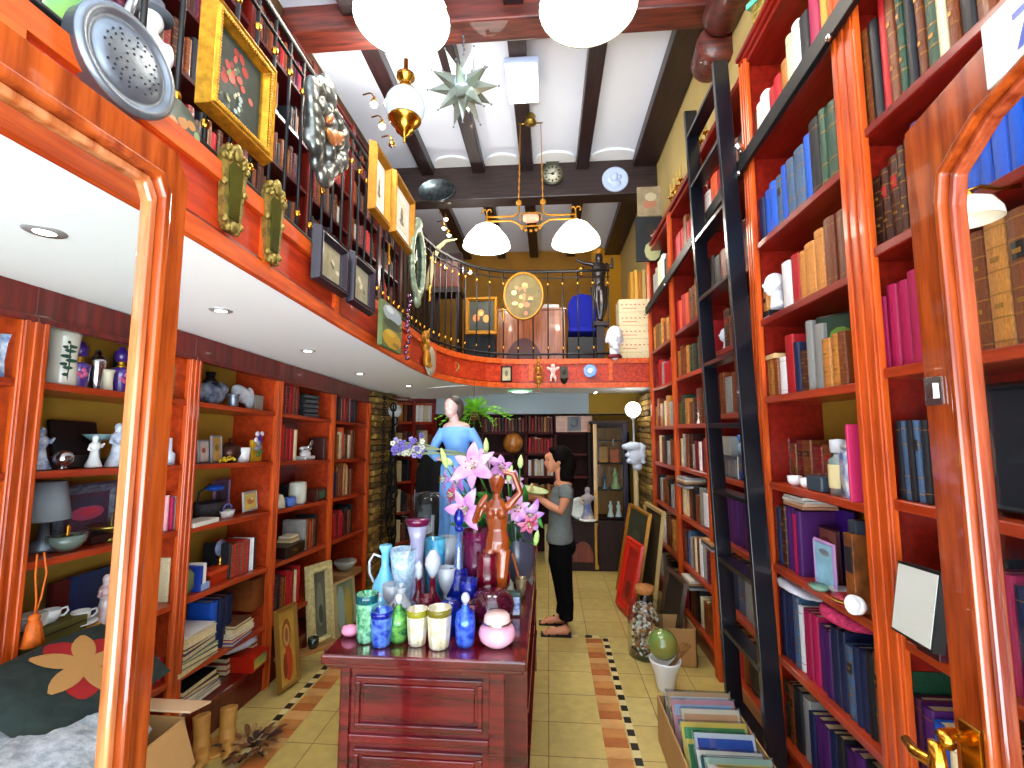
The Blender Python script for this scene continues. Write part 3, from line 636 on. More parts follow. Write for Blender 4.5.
# ================================================================ LAMPS
shade_e = mat('lit opal glass', '#ffffff', .25, emis='#fff8ea', es=11)
shade_in = mat('lit opal inside', '#ffffff', .25, emis='#fff8ea', es=11)
bulbm = mat('lamp bulb', '#ffffff', .3, emis='#fff2d8', es=14)
LAMPS = []
rimm = mat('dark shade rim', '#3a3a30', .4, .5)
def chandelier(x, y, zr, sep, R, label, top):
    t = thing('hanging_lamp', label, 'lamp', (x, y, zr+.12))
    for s in (-1, 1):
        b = MB(); pr = [(R, -.12), (R*.97, -.085), (R*.86, -.03), (R*.70, .025), (R*.52, .085), (R*.28, .125), (R*.12, .14)]
        b.lathe(pr, 36, (s*sep/2, 0, 0), cap=False); sh = b.build('lamp_shade', shade_e, t, solid=.004)
        b = MB(); b.lathe([(R+.004, -.127), (R+.007, -.120), (R+.002, -.113), (R+.002, -.127)], 36, (s*sep/2, 0, 0), cap=False); b.build('rim', rimm, sh)
        b = MB(); b.ell((s*sep/2, 0, .0), (.04, .04, .055)); b.build('bulb', bulbm, t)
        b = MB(); b.lathe([(.018, .13), (.03, .14), (.022, .165), (.012, .19), (.012, .25)], 14, (s*sep/2, 0, 0)); b.tube([(s*(sep/2+a), 0, .25+c) for a, c in ((-.0, -.02), (.0, .035), (.02, .06), (.05, .055), (.06, .025), (.045, .015))], .008, 8)
        b.tube([(s*(sep/2-a), 0, .25+c) for a, c in ((0, .03), (.02, .06), (.045, .055), (.05, .03))], .008, 8); b.build('shade_holder', goldpaint, t)
        g = [(s*sep/2, 0, .22), (s*.2, 0, .22), (s*.16, 0, .235), (s*.135, 0, .28), (s*.135, 0, .34)]
        b = MB(); b.tube(g, .012, 8); b.tube([(s*sep/2, 0, .17), (s*.22, 0, .17), (s*.16, 0, .14), (s*.1, 0, .10), (0, 0, .10)], .011, 8)
        b.lathe([(.014, -.01), (.034, -.01), (.034, .01), (.014, .01)], 18, (s*.135, 0, .375), rot=(PI/2, 0, 0)); b.build('arm', goldpaint, t)
        b = MB(); b.tube([(s*.135, 0, .41), (s*(.135-.02*(top-.4)), 0, top)], .005, 6); 
        for k in range(5): b.ell((s*(.135-.002*k), 0, .46+.09*k), (.010, .010, .035))
        b.build('suspension_rod', goldpaint, t)
    b = MB(); b.lathe([(.001, -.09), (.03, -.085), (.05, -.05), (.05, .05), (.03, .085), (.001, .09)], 18, (0, 0, .19), rot=(0, PI/2, 0)); b.build('counterweight', mat('rose porcelain', '#d89078', .3, emis='#c07048', es=.3), t)
    b = MB(); b.tube([(-.09, 0, .255), (.09, 0, .255)], .008, 8)
    for k in range(7): a = -PI*k/6; b.ell((.11*math.cos(a), 0, .10+.055*math.sin(a)), .018)
    for s in (-1, 1): b.tube([(s*(.09+.03*math.cos(a)), 0, .20+.05*math.sin(a)) for a in [PI*k/5-.8 for k in range(7)]], .008, 6)
    b.build('centre_ornament', goldpaint, t)
    b = MB(); b.lathe([(.03, 0), (.07, .02), (.05, .06), (.06, .1), (.03, .14)], 18, (0, 0, top-.02)); b.tube([(-.14, 0, top), (.14, 0, top)], .008, 6); b.build('pulley', mat('aged brass', '#8a7030', .35, .9), t)
    for s in (-1, 1): LAMPS.append((x+s*sep/2, y, zr-.05))
pf = AY(531, 245, 5.0); chandelier(pf.x, 5.0, pf.z, .995, .265, 'ornate gilt double lamp with two white glass bell shades before the gallery', ZC-.14-pf.z-.12-.12)
chandelier(-.285, 2.36, AY(493, 52, 2.62).z+.0, 1.04, .265, 'nearest pair of large round white glass shades, cropped by the top edge', 1.2)
# globe lamp
p = AY(405, 107, 3.74); t = thing('globe_lamp', 'white milk glass globe lamp with brass cap and pointed brass base', 'lamp', p); r = .172
b = MB(); b.ell((0, 0, 0), r, n=28, k=18); b.build('globe', mat('milk glass', '#c4d8e4', .15, emis='#bcd4e0', es=.35, coat=.6), t)
b = MB(); b.lathe([(.145, -.115), (.14, -.13), (.11, -.165), (.08, -.2), (.075, -.225), (.045, -.24), (.04, -.26), (.012, -.275), (.010, -.33), (.001, -.335)], 26); b.build('brass_base', brass, t)
b = MB(); b.lathe([(.09, .135), (.1, .15), (.06, .175), (.05, .21), (.045, .24), (.08, .27), (.08, .30), (.02, .31), (.02, .5), (.012, .5), (.012, ZC-.26-p.z)], 24); b.build('brass_cap', brass, t)
# star lantern
p = AY(463, 88, 3.74); t = thing('star_lantern', 'spiky faceted glass star lantern hanging below the front beam', 'lantern', p)
gl_ = mat('star glass', '#a8b4a8', .12, .45, trans=.25, vary=.25, scale=4)
b = MB(); dirs = []
for lat, n, o in ((90, 1, 0), (48, 5, .3), (0, 8, 0), (-48, 5, .9), (-90, 1, 0)):
    for k in range(n):
        a = 2*PI*k/n+o; la = math.radians(lat); dirs.append(Vector((math.cos(a)*math.cos(la), math.sin(a)*math.cos(la), math.sin(la))))
for d in dirs:
    tip = d*.31; u = d.orthogonal().normalized(); v = d.cross(u); base = [d*.10+(u*math.cos(q)+v*math.sin(q))*.062 for q in (0, PI/2, PI, 3*PI/2)]
    b.add([tip]+base, [(0, 1, 2), (0, 2, 3), (0, 3, 4), (0, 4, 1)])
b.ell((0, 0, 0), .115, n=10, k=6); b.build('star', gl_, t)
b = MB()
for d in dirs: b.ell(d*.315, .010, n=6, k=4)
b.build('tip_beads', pewter, t)
b = MB(); b.tube([(0, 0, .3), (0, 0, 5.26-p.z)], .004, 6)
for k in range(6): b.ell((.004*(-1)**k, 0, .36+.045*k), (.010, .006, .02), n=8, k=5)
b.build('chain', pewter, t)
b = MB(); b.tube([(0, -.106, .055), (.045, -.106, -.02), (-.045, -.106, -.02)], .008, 6, closed=True); b.ell((0, -.09, 0), (.07, .03, .07), n=14); b.build('front_facet', mat('bluish star facet', '#b8d0f0', .1, emis='#9cc0f0', es=.5), t)
# box light on the middle joist
p = Vector((-.235, 4.45, ZC-.14)); t = thing('ceiling_light', 'rectangular white box light on the middle joist of the high ceiling', 'light', p)
b = MB(); b.box((-.17, -.28, -.07), (.17, .28, 0)); b.build('housing', mat('pale blue metal', '#b8c8e8', .4), t, bevel=.01)
b = MB(); b.box((-.155, -.265, -.085), (.155, .265, -.068)); b.build('diffuser', mat('white diffuser', '#ffffff', .3, emis='#fffaf0', es=6), t, bevel=.008)
# small halogen bulbs on the left beam and over the landing
HALO = []
hb = mat('halogen bulb', '#ffffff', .2, emis='#fff0d0', es=20)
for (x, y, Y, lb) in [(374, 104, 3.9, 'upper halogen spot on a dark beam beside the globe lamp'), (382, 126, 4.2, 'lower halogen spot on a dark beam beside the globe lamp'), (392, 146, 4.3, 'unlit halogen spot below the globe lamp'), (446, 219, 6.8, 'topmost halogen spot on the reddish joist past the beam'), (444, 228, 6.8, 'middle halogen spot on the reddish joist past the beam'), (449, 235, 6.8, 'lowest halogen spot on the reddish joist past the beam'), (470, 272, 6.9, 'halogen spot hanging over the framed fruit painting')]:
    p = AY(x, y, Y); HALO += [(p.x+.05, p.y-.08, p.z-.02)] if 'unlit' not in lb and Y in (3.9, 4.2, 6.9) else []; t = thing('spot_lamp', lb, 'light', p); b = MB(); b.ell((0, 0, 0), .032 if 'unlit' not in lb else .02, n=12, k=8); b.build('bulb', hb if 'unlit' not in lb else chrome, t)
    b = MB(); b.lathe([(.034, .0), (.03, .03), (.014, .05), (.012, .07)], 14); b.tube([(0, 0, .06), (-.02, 0, .1), (-.05, .01, .12), (-.12, .03, .12)], .007, 6); b.build('lamp_arm', brass, t)
# white globe lamps on stems downstairs
for (x, y, Y, r, zt, lb, em) in [(633, 409.5, 5.75, .094, 0, 'lit white globe lamp on a thin stem at the right stone pier', 6), (405, 465*0+411, 5.3, .078, 0, 'dim grey globe lamp on a stem beside the left stone pier', .12)]:
    if em < 1: x, y = 395, 411
    p = AY(x, y, Y); t = thing('globe_lamp', lb, 'lamp', (p.x, p.y, p.z))
    b = MB(); b.ell((0, 0, 0), r, n=24, k=16); b.build('globe', mat('globe glass %s' % em, '#e8eef0' if em > 1 else '#8c989c', .2, emis='#fffaf0', es=em), t)
    b = MB(); b.lathe([(.012, -r-.5), (.012, -r-.03), (.03, -r-.02), (.035, -r+.01)], 14); b.build('stem', mat('pale stem', '#c8ccd0', .4), t)
    
# ================================================================ COUNTER
cherry = wood('polished cherry wood', '#38040c', '#701018', WOODX, rough=.16, scale=1.6, bump=.04, coat=.9)
t = thing('counter', 'polished dark cherry counter with panelled front crowded with coloured glass', 'counter', (-.47, 2.6, 0))
def ctr(b, nm, m, **k): return b.build(nm, m, t, **k)
b = MB(); b.box((-.40, -.80, .862), (.385, .95, .9)); ctr(b, 'countertop', cherry, bevel=.008, seg=3)
b = MB(); b.box((-.385, -.785, .845), (.37, .94, .862)); ctr(b, 'top_moulding', cherry, bevel=.005)
b = MB(); b.box((-.345, -.745, .05), (.30, .92, .845)); ctr(b, 'carcass', cherry, bevel=.004)
yf = -.745
def panel(x0, x1, z0, z1, nm):
    b = MB(); fw_ = .02
    for (a0, a1, c0, c1) in ((x0, x1, z1-fw_, z1), (x0, x1, z0, z0+fw_), (x0, x0+fw_, z0+fw_, z1-fw_), (x1-fw_, x1, z0+fw_, z1-fw_)): b.box((a0, yf-.012, c0), (a1, yf+.002, c1))
    b.box((x0+.03, yf-.007, z0+.03), (x1-.03, yf+.002, z1-.03)); ctr(b, nm, cherry, bevel=.005, seg=2)
panel(-.28, .215, .615, .805, 'upper_panel'); panel(-.28, .215, .10, .545, 'lower_panel')
b = MB(); b.box((-.335, yf-.014, .05), (-.30, yf+.002, .845)); b.box((.24, yf-.014, .05), (.30, yf+.002, .845)); b.box((-.30, yf-.012, .565), (.24, yf+.002, .595)); ctr(b, 'front_frame', cherry, bevel=.004)
b = MB(); b.box((-.36, -.76, 0), (.31, .93, .06)); ctr(b, 'plinth', cherry, bevel=.004)
b = MB()
for z in (.3, .58): b.box((.30, -.55, z), (.38, .9, z+.02))
b.box((.30, .88, .05), (.375, .9, .845)); b.box((.30, -.57, .05), (.375, -.55, .845)); ctr(b, 'side_rack', cherry)
CT = .9
# stone piers
def stone(name, col, col2):
    m = bpy.data.materials.new(name); m.use_nodes = True; N = m.node_tree.nodes; L = m.node_tree.links; bs = N['Principled BSDF']
    tc = N.new('ShaderNodeTexCoord'); mp = N.new('ShaderNodeMapping'); L.new(tc.outputs['Object'], mp.inputs[0]); mp.inputs['Rotation'].default_value = (PI/2, 0, 0)
    br = N.new('ShaderNodeTexBrick'); L.new(mp.outputs[0], br.inputs['Vector']); br.inputs['Scale'].default_value = 1; br.inputs['Brick Width'].default_value = .24; br.inputs['Row Height'].default_value = .065; br.inputs['Mortar Size'].default_value = .008; br.inputs['Mortar Smooth'].default_value = .6
    br.inputs['Color1'].default_value = lin(col); br.inputs['Color2'].default_value = lin(col2); br.inputs['Mortar'].default_value = lin('#3a2c14')
    L.new(br.outputs['Color'], bs.inputs['Base Color']); bp = N.new('ShaderNodeBump'); bp.inputs['Distance'].default_value = .03; bp.invert = True; L.new(br.outputs['Fac'], bp.inputs['Height']); L.new(bp.outputs[0], bs.inputs['Normal']); bs.inputs['Roughness'].default_value = .8; return m
stn = stone('stone pier', '#a07c34', '#785c28')
b = MB(); rs = random.Random(4)
for k in range(33):
    z = k*.066; 
    for y0 in (4.88, 5.12, 5.36):
        j = rs.uniform(-.012, .012); yy = y0+(.06 if k % 2 else 0); b.box((XLW, yy, z+.004), (-1.86+j, yy+.235, z+.062), k % 3)
w = struct(b, 'trim_91', [mat('stone course a', '#8c6c30', .85, vary=.3, bump=.5), mat('stone course b', '#a48440', .85, vary=.3, bump=.5), mat('stone course c', '#6c5428', .85, vary=.3, bump=.5)], bevel=.012)
b = MB()
for k in range(33):
    z = k*.066
    for y0 in (5.5, 5.74, 5.98):
        j = rs.uniform(-.012, .012); yy = y0+(.06 if k % 2 else 0); b.box((1.16+j, yy, z+.004), (XRW, yy+.235, z+.062), k % 3)
struct(b, 'trim_92', [MC['stone course a'], MC['stone course b'], MC['stone course c']], bevel=.012)
# ================================================================ PICTURES AND HANGING THINGS
def quad(c, X=None, Y=None):
    P = [AX(x, y, X) if X is not None else AY(x, y, Y) for x, y in c]; m = sum(P, Vector())/4
    a = 'y' if X is not None else 'x'
    w = (abs(getattr(P[1], a)-getattr(P[0], a))+abs(getattr(P[2], a)-getattr(P[3], a)))/2; h = (P[0].z-P[3].z+P[1].z-P[2].z)/2
    return m, w, h
def colmat(c): return mat('paint '+c, c, .55)
def picture(label, c, w, h, rz, frame, fw_=.04, dep=.03, base='#3a4030', dabs=(), mount=None, tilt=0, cat='picture', name='framed_picture', beads=None, seed=1, base2=None, lean=0):
    t = thing(name, label, cat, c, 0); t.rotation_euler = (Matrix.Rotation(rz, 4, 'Z') @ Matrix.Rotation(tilt, 4, 'X') @ Matrix.Rotation(lean, 4, 'Y')).to_euler()
    if frame:
        b = MB(); prof = [(0, 0), (.012, -dep), (.45*fw_, -dep*.8), (.6*fw_, -dep*1.0), (fw_, -dep*.35)]
        # mitred frame from 4 sides
        W, Hh = w/2, h/2; ps = []
        for (d, y) in [(0, 0)]+[(max(.0001, p[0]), p[1]) for p in prof[1:]]+[(fw_, 0)]:
            ps.append([(-W+d, y, -Hh+d), (W-d, y, -Hh+d), (W-d, y, Hh-d), (-W+d, y, Hh-d)])
        vs = [p for q in ps for p in q]; fs = []
        for i in range(len(ps)-1):
            for k in range(4): k2 = (k+1) % 4; fs.append((i*4+k, i*4+k2, (i+1)*4+k2, (i+1)*4+k))
        b.add(vs, fs); b.build('frame', frame, t, bevel=.002, seg=1)
        if beads:
            b = MB(); n = int((w+h)*2/ (beads*2.2)); L = 2*(w+h)
            for k in range(n):
                s = L*k/n; d = fw_*.72; W2, H2 = w-2*d, h-2*d; s = s*(2*(W2+H2))/L
                if s < W2: x, z = -W2/2+s, -H2/2
                elif s < W2+H2: x, z = W2/2, -H2/2+s-W2
                elif s < 2*W2+H2: x, z = W2/2-(s-W2-H2), H2/2
                else: x, z = -W2/2, H2/2-(s-2*W2-H2)
                b.ell((x, -dep*.9, z), beads, n=6, k=4)
            b.build('beading', frame, t)
    iw, ih = (w-2*fw_, h-2*fw_) if frame else (w, h); y0 = -.006 if frame else -dep
    if mount:
        b = MB(); b.box((-iw/2, -.007, -ih/2), (iw/2, -.001, ih/2)); b.build('mount', mat('mount '+mount, mount, .8), t); iw *= .55; ih *= .6; y0 = -.010
    b = MB(); mats = [mat('canvas '+base+(base2 or ''), base, .6, col2=base2, vary=0 if base2 else .25, scale=7)]; nm = {}
    b.box((-iw/2, y0, -ih/2), (iw/2, y0+(.004 if frame else dep), ih/2), 0)
    for i, d in enumerate(dabs):
        u, v, ru, rv, cc = d[:5]; m = colmat(cc)
        if m not in mats: mats.append(m)
        b.disc((u*iw/2, v*ih/2), ru*iw/2, rv*ih/2, y0-.0006-.00012*i, mats.index(m), 10, d[5] if len(d) > 5 else 0)
    b.build('canvas', mats, t)
    return t
rq = random.Random(5)
def scatter(n, cols, cx, cy, sx, sy, r0, r1): return [(cx+rq.gauss(0, sx), cy+rq.gauss(0, sy), rq.uniform(r0, r1), rq.uniform(r0, r1)*.9, rq.choice(cols), rq.uniform(0, 3)) for _ in range(n)]
def clampd(ds): return [(max(-.85, min(.85, d[0])), max(-.85, min(.85, d[1])))+tuple(d[2:]) for d in ds]
X0 = -1.075
# gilt flower painting
m, w, h = quad([(207, 0), (273, 72), (258, 158), (190, 104)], X=X0)
picture('flower painting in beaded gilt frame hanging on the gallery railing', m, w*1.02, h, PI/2, gold, .052, .045, '#1c2820', clampd(scatter(16, ['#a03024', '#c04838', '#8c2018', '#b86050'], -.15, .2, .32, .3, .07, .16)+scatter(14, ['#788048', '#a8a070', '#4c6040', '#c8b890'], 0, 0, .35, .45, .04, .09)+scatter(5, ['#98a8a0', '#d0d0c0'], .05, -.45, .1, .1, .04, .09)), beads=.0065, base2='#34403a', tilt=-.0)
# dark frames
for cs, lb, bs in [([(302, 222), (338, 251), (334, 300), (298, 276)], 'small print in dark ribbed frame hung low on the railing, larger of two', '#b0a888'), ([(338, 252), (365, 268), (363, 317), (335, 301)], 'small print in dark ribbed frame hung low, next to a larger one', '#a8a890')]:
    m, w, h = quad(cs, X=-1.10)
    picture(lb, m+Vector((.045, 0, 0)), w*.9, h, PI/2, mat('dark ribbed frame', '#1c1220', .35, vary=.4, scale=60, coat=.4), .05, .04, bs, clampd(scatter(8, ['#5c5c40', '#8c8860', '#d8d0b0'], 0, -.1, .3, .3, .1, .25)), base2='#8c8464')
# gold engraving frames
for cs, lb in [([(368, 147), (387, 172), (376, 226), (359, 204)], 'gold framed engraving of a figure, higher of two on the railing'), ([(389, 182), (411, 200), (402, 250), (381, 232)], 'gold framed engraving of a figure, lower one beside the green mirror')]:
    m, w, h = quad(cs, X=-1.13)
    picture(lb, m+Vector((.03, 0, 0)), w, h, PI/2+.0, goldpaint, .055, .045, '#e8e4d4', [(0, -.05, .3, .62, '#504838'), (.05, .3, .25, .22, '#8c7c60'), (0, -.5, .5, .2, '#686048')], mount='#f0eee4', base2='#dcd4bc')
# unframed landscape
m, w, h = quad([(372, 298), (393, 316), (391, 353), (371, 345)], X=-1.10)
picture('unframed landscape canvas with yellow field leaning on the orange fascia', m+Vector((.04, 0, 0)), w, h*1.02, PI/2, None, 0, .03, '#5c6c40', [(0, .6, .98, .38, '#98a8b0'), (-.3, .75, .4, .15, '#c8d0d0'), (.0, .12, .95, .22, '#34442c'), (0, -.55, .98, .42, '#b89020'), (-.2, -.3, .5, .15, '#c8a838'), (.4, -.75, .4, .12, '#8c6c18')])
# still life and oval on the back railing
m, w, h = quad([(465, 296), (498, 298), (498, 336), (465, 334)], Y=5.56)
picture('gold framed painting of three orange fruits hung on the back railing', m, w, h, 0, goldpaint, .055, .04, '#20241e', [(-.05, .2, .27, .24, '#c08038'), (-.42, -.15, .3, .27, '#b87030'), (.4, -.2, .27, .27, '#c88840'), (-.05, .15, .16, .14, '#d8a058'), (-.35, -.3, .12, .1, '#a04838')], base2='#2c3028')
p = AY(523.5, 296.5, 5.54); t = thing('oval_painting', 'oval flower painting in thin gold frame on the back railing', 'picture', p)
b = MB(); b.lathe([(.0001, 0), (1, 0), (1.0, -.1), (.93, -.12), (.9, -.04)], 48, rot=(PI/2, 0, 0), sx=.248, sy=.30, m=0); b.T = Matrix.Identity(4)
b.v = [Vector((v.x, -abs(v.y)*.35, v.z)) for v in b.v]; b.build('frame', goldpaint, t)
b = MB(); b.disc((0, 0), .225, .272, -.02, 0, 40); ms = [mat('oval canvas', '#4c4424', .6, col2='#6c5c30', scale=5)]
for i, d in enumerate(scatter(16, ['#c8a060', '#b88848', '#b06c4c', '#d8c080', '#a86048'], .0, -.1, .35, .35, .11, .2)+scatter(8, ['#54502c', '#4c4438', '#7c7040'], .3, .1, .4, .4, .08, .2)):
    mm = colmat(d[4]); 
    if mm not in ms: ms.append(mm)
    b.disc((d[0]*.2-.0, d[1]*.25), d[2]*.2, d[3]*.2, -.021-.0002*i, ms.index(mm), 12)
b.build('canvas', ms, t)
# perforated pan
p = AX(122, 64, -1.02); t = thing('bed_warmer', 'round perforated pewter bed-warming pan hanging on the gallery railing', 'pan', p, 0); t.rotation_euler = (0, .0, -.10)
b = MB(); b.lathe([(.0001, -.03), (.118, -.03), (.124, -.02), (.124, .015), (.13, .02), (.13, .026), (.118, .034), (.108, .032), (.102, .024), (.09, .024), (.086, .03), (.05, .036), (.0001, .038)], 44, rot=(0, PI/2, 0)); b.build('pan', pewter, t); t.scale = (.94, .94, .94)
b = MB(); k = 0
for r, n in ((.02, 6), (.034, 10), (.048, 14), (.06, 18), (.071, 20)):
    for i in range(n):
        a = 2*PI*i/n+r*30
        if (i*7+k) % 5: b.lathe([(.0028, 0), (.0028, .0022)], 6, (.0375-(r/.09)**2*.006, r*math.cos(a), r*math.sin(a)), rot=(0, PI/2, 0))
        k += 1
b.build('perforations', mat('dark holes', '#14181a', .6), t)
b = MB(); b.tube([(0, .0, .125), (-.01, .02, .20), (-.03, .03, .40), (-.03, .03, .62)], [.012, .010, .011, .012], 10); b.build('handle', mat('grey handle', '#9aa0a4', .3, .8), t)
# painted round board
p = AX(176, 128, -1.09); t = thing('painted_plaque', 'small round grey plaque painted with a flower spray, under the pan', 'plaque', p)
b = MB(); b.lathe([(.0001, -.01), (.088, -.01), (.092, 0), (.086, .008), (.0001, .008)], 36, rot=(0, PI/2, 0)); b.build('board', mat('grey green board', '#647064', .4, vary=.2, scale=20), t)
b = MB(); b.T = Matrix.Rotation(PI/2, 4, 'Z')
ms = []
for i, d in enumerate(scatter(18, ['#c08850', '#d8a878', '#a85838', '#38583c', '#203c38', '#8c9c70'], 0, 0, .03, .03, .008, .02)):
    mm = colmat(d[4]); 
    if mm not in ms: ms.append(mm)
    b.disc((d[0], d[1]), d[2], d[3], -.0105-.0002*i, ms.index(mm), 10)
b.build('flowers', ms, t)
# brass shield mirrors
brassd = mat('worn brass relief', '#8c7a3c', .45, .8, vary=.4, scale=40, bump=.8)
def shield(x, y, X, h, w, lb):
    p = AX(x, y, X); t = thing('shield_mirror', lb, 'mirror', p, PI/2)
    out = [(-.5*w, .30*h), (-.36*w, .42*h), (-.12*w, .46*h), (0, .5*h), (.12*w, .46*h), (.36*w, .42*h), (.5*w, .30*h), (.42*w, 0), (.33*w, -.42*h), (.2*w, -.5*h), (-.2*w, -.5*h), (-.33*w, -.42*h), (-.42*w, 0)]
    b = MB(); b.T = Matrix.Rotation(PI/2, 4, 'X'); b.prism(out, 0, .02)
    for i, (u, v) in enumerate(out): b.ell((u*.93, v*.95, .02), (.011, .014, .010), n=8, k=5)
    for i in range(9): a = PI*i/8; b.ell((.34*w*math.cos(a)*.8, .30*h+.14*h*math.sin(a), .022), (.010, .012, .010), n=8, k=5)
    b.ell((0, .41*h, .025), (.02, .03, .012)); b.ell((0, -.45*h, .024), (.02, .02, .012)); b.build('frame', brassd, t)
    b = MB(); b.T = Matrix.Rotation(PI/2, 4, 'X'); b.prism([(-.26*w, .20*h), (-.14*w, .28*h), (.14*w, .28*h), (.26*w, .20*h), (.18*w, -.36*h), (-.18*w, -.36*h)], .0205, .025); b.build('mirror_glass', mat('old mirror', '#6c7440', .12, .9), t)
shield(229, 189, -1.05, .30, .125, 'narrow brass shield mirror hanging below the gilt flower painting'); shield(270, 222, -1.06, .33, .125, 'narrow brass shield mirror hanging between two other pieces, farther along')
# silver relief
p = AX(320, 132, -1.07); t = thing('relief_sculpture', 'ornate silver cartouche with coppery oval figure hung on the railing', 'relief', p, PI/2)
b = MB(); rs = random.Random(8)
for i in range(26):
    a = 2*PI*i/26; rx, rz = .16+.03*math.sin(a*3+1), .20+.03*math.cos(a*4); b.ell((rx*math.cos(a), -.02-.02*rs.random(), rz*math.sin(a)), (.035+.02*rs.random(), .03, .035+.02*rs.random()), n=10, k=6)
for i in range(16): a = rs.uniform(0, 6.3); r = rs.uniform(.05, .13); b.ell((r*math.cos(a), -.035, r*1.3*math.sin(a)), (.03, .03, .03+.02*rs.random()), n=10, k=6)
b.ell((0, 0, 0), (.15, .03, .19)); b.ell((0, -.03, -.23), (.05, .03, .05)); b.ell((.0, -.03, .19), (.07, .03, .06)); b.build('cartouche', mat('silvered relief', '#6c706c', .3, .75, vary=.35, scale=12), t, remesh=.008, smit=2)
b = MB(); b.ell((.05, -.055, .0), (.06, .02, .035), rot=(0, -.4, 0)); b.ell((.085, -.06, .03), (.022, .02, .022)); b.ell((.0, -.055, -.03), (.05, .018, .022), rot=(0, .4, 0)); b.ell((-.02, -.055, .05), (.05, .015, .02), rot=(0, -.9, 0)); b.build('oval_figure', mat('copper figure', '#b06c3c', .35, .4, vary=.3, scale=10), t, remesh=.006, smit=2)
# green ornate mirror
p = AX(412, 262, -1.12); t = thing('ornate_mirror', 'tall grey-green carved mirror hanging on the gallery railing', 'mirror', p+Vector((.04, 0, 0)), PI/2)
b = MB(); n = 30
for i in range(n):
    a = 2*PI*i/n; b.ell((.17*math.cos(a), -.01, .28*math.sin(a)), (.035, .025, .04+.012*(i % 2)), n=8, k=6)
b.ell((0, -.01, .33), (.07, .03, .05)); b.ell((0, -.01, -.33), (.06, .03, .06)); b.build('frame', mat('verdigris frame', '#889880', .45, .3, vary=.35, scale=15), t, remesh=.011, smit=1)
b = MB(); b.lathe([(.0001, 0), (1, 0), (1, -.01)], 32, rot=(PI/2, 0, 0), sx=.15, sy=.26); b.build('mirror_glass', mat('dark mirror', '#28342c', .1, .8), t)
# tusk
t = thing('ivory_tusk', 'curved ivory coloured tusk fixed to the railing near the corner', 'tusk', AY(440, 262, 4.9)); o = AY(440, 262, 4.9)
b = MB(); b.tube([AY(x, y, 4.9)-o for x, y in [(428, 290), (430, 275), (433, 260), (438, 248), (446, 241), (457, 239)]], [.035, .034, .03, .026, .018, .006], 12); b.build('tusk', mat('ivory', '#d8c890', .3, coat=.3), t)
# leather trunk with dome
p = AY(447, 300, 5.75); t = thing('leather_trunk', 'brown leather trunk with domed lid hung high behind the railing corner', 'trunk', (p.x, 5.75, AY(447, 291, 5.75).z))
b = MB(); b.box((-.18, -.14, 0), (.18, .14, .36)); b.build('box', mat('brown leather', '#5c2410', .35, vary=.3, coat=.3), t, bevel=.02)
b = MB(); b.lathe([(.0001, 0), (.14, 0), (.14, .38), (.0001, .38)], 20, (-.19, 0, .36), rot=(0, PI/2, 0)); b.build('lid', mat('dark leather', '#241214', .3, coat=.4), t)
b = MB(); b.ell((0, -.15, .26), (.03, .015, .045)); b.build('clasp', chrome, t)
b = MB(); 
for sx in (-.16, .16): b.box((sx-.02, -.12, -(p.z-2.56)*0-.9), (sx+.02, .12, 0))
b.box((-.2, -.15, -.06), (.2, .15, 0)); b.build('stand', mat('dark stand', '#1c0c0a', .5), t)
# beads, cherub, oval plate, heart
o = AX(404, 328, -1.10); t = thing('bead_string', 'string of purple glass beads hanging down the fascia', 'beads', o); b = MB()
for k in range(13): b.ell((.03+.008*math.sin(k), .02*math.sin(k*1.7), .25-.04*k), .019, n=10, k=6)
b.build('beads', mat('purple beads', '#501c40', .1, coat=1, vary=.3), t)
def putto(o, name, label, cat, s, m, rz=PI/2):
    t = thing(name, label, cat, o, rz); b = MB()
    b.ell((0, -.02, .08), (.028, .026, .032)); b.ell((0, -.02, .02), (.035, .028, .045)); b.ell((-.02, -.03, -.05), (.018, .02, .045), rot=(0, .2, 0)); b.ell((.02, -.03, -.05), (.018, .02, .045), rot=(0, -.3, 0))
    b.ell((-.05, -.02, .05), (.035, .012, .02), rot=(0, .6, 0)); b.ell((.05, -.02, .05), (.035, .012, .02), rot=(0, -.6, 0)); b.ell((-.025, -.035, -.095), (.014, .022, .014)); b.ell((.03, -.035, -.095), (.014, .022, .014))
    o2 = b.build('body', m, t, remesh=.006, smit=2); t.scale = (s, s, s); return t
putto(AX(420, 349, -1.12)+Vector((.02, 0, 0)), 'cherub_plaque', 'small gilt cherub hanging on the orange fascia', 'ornament', 1.5, goldpaint)
p = AX(430, 361, -1.10); t = thing('oval_plate', 'oval grey plate with pale rim on the fascia curve', 'plate', p+Vector((.02, 0, 0)), PI/2-.15)
b = MB(); b.lathe([(.0001, -.004), (.7, -.01), (.95, -.035), (1, -.035), (1, -.02), (.7, .004), (.0001, .006)], 32, rot=(PI/2, 0, 0), sx=.12, sy=.14); b.v = [Vector((v.x, v.y*.6, v.z)) for v in b.v]; b.build('plate', mat('grey oval plate', '#a8a898', .3, vary=.2, scale=30), t)
p = AY(453, 368, 5.02); t = thing('heart_ornament', 'pierced brass heart ornament on the curve of the fascia', 'ornament', (p.x-.01, p.y-.02, p.z), .55)
b = MB(); pts = [(.085*math.sin(a)**3, -.0, .075*(math.cos(a)*13-5*math.cos(2*a)-2*math.cos(3*a)-math.cos(4*a))/16) for a in [2*PI*k/28 for k in range(28)]]; b.tube(pts, .010, 8, closed=True, refu=(0, 1, 0)); b.ell((0, 0, 0), (.03, .012, .03))
for s in (-1, 1): b.ell((s*.035, 0, .02), (.018, .008, .025))
b.build('heart', brassd, t)
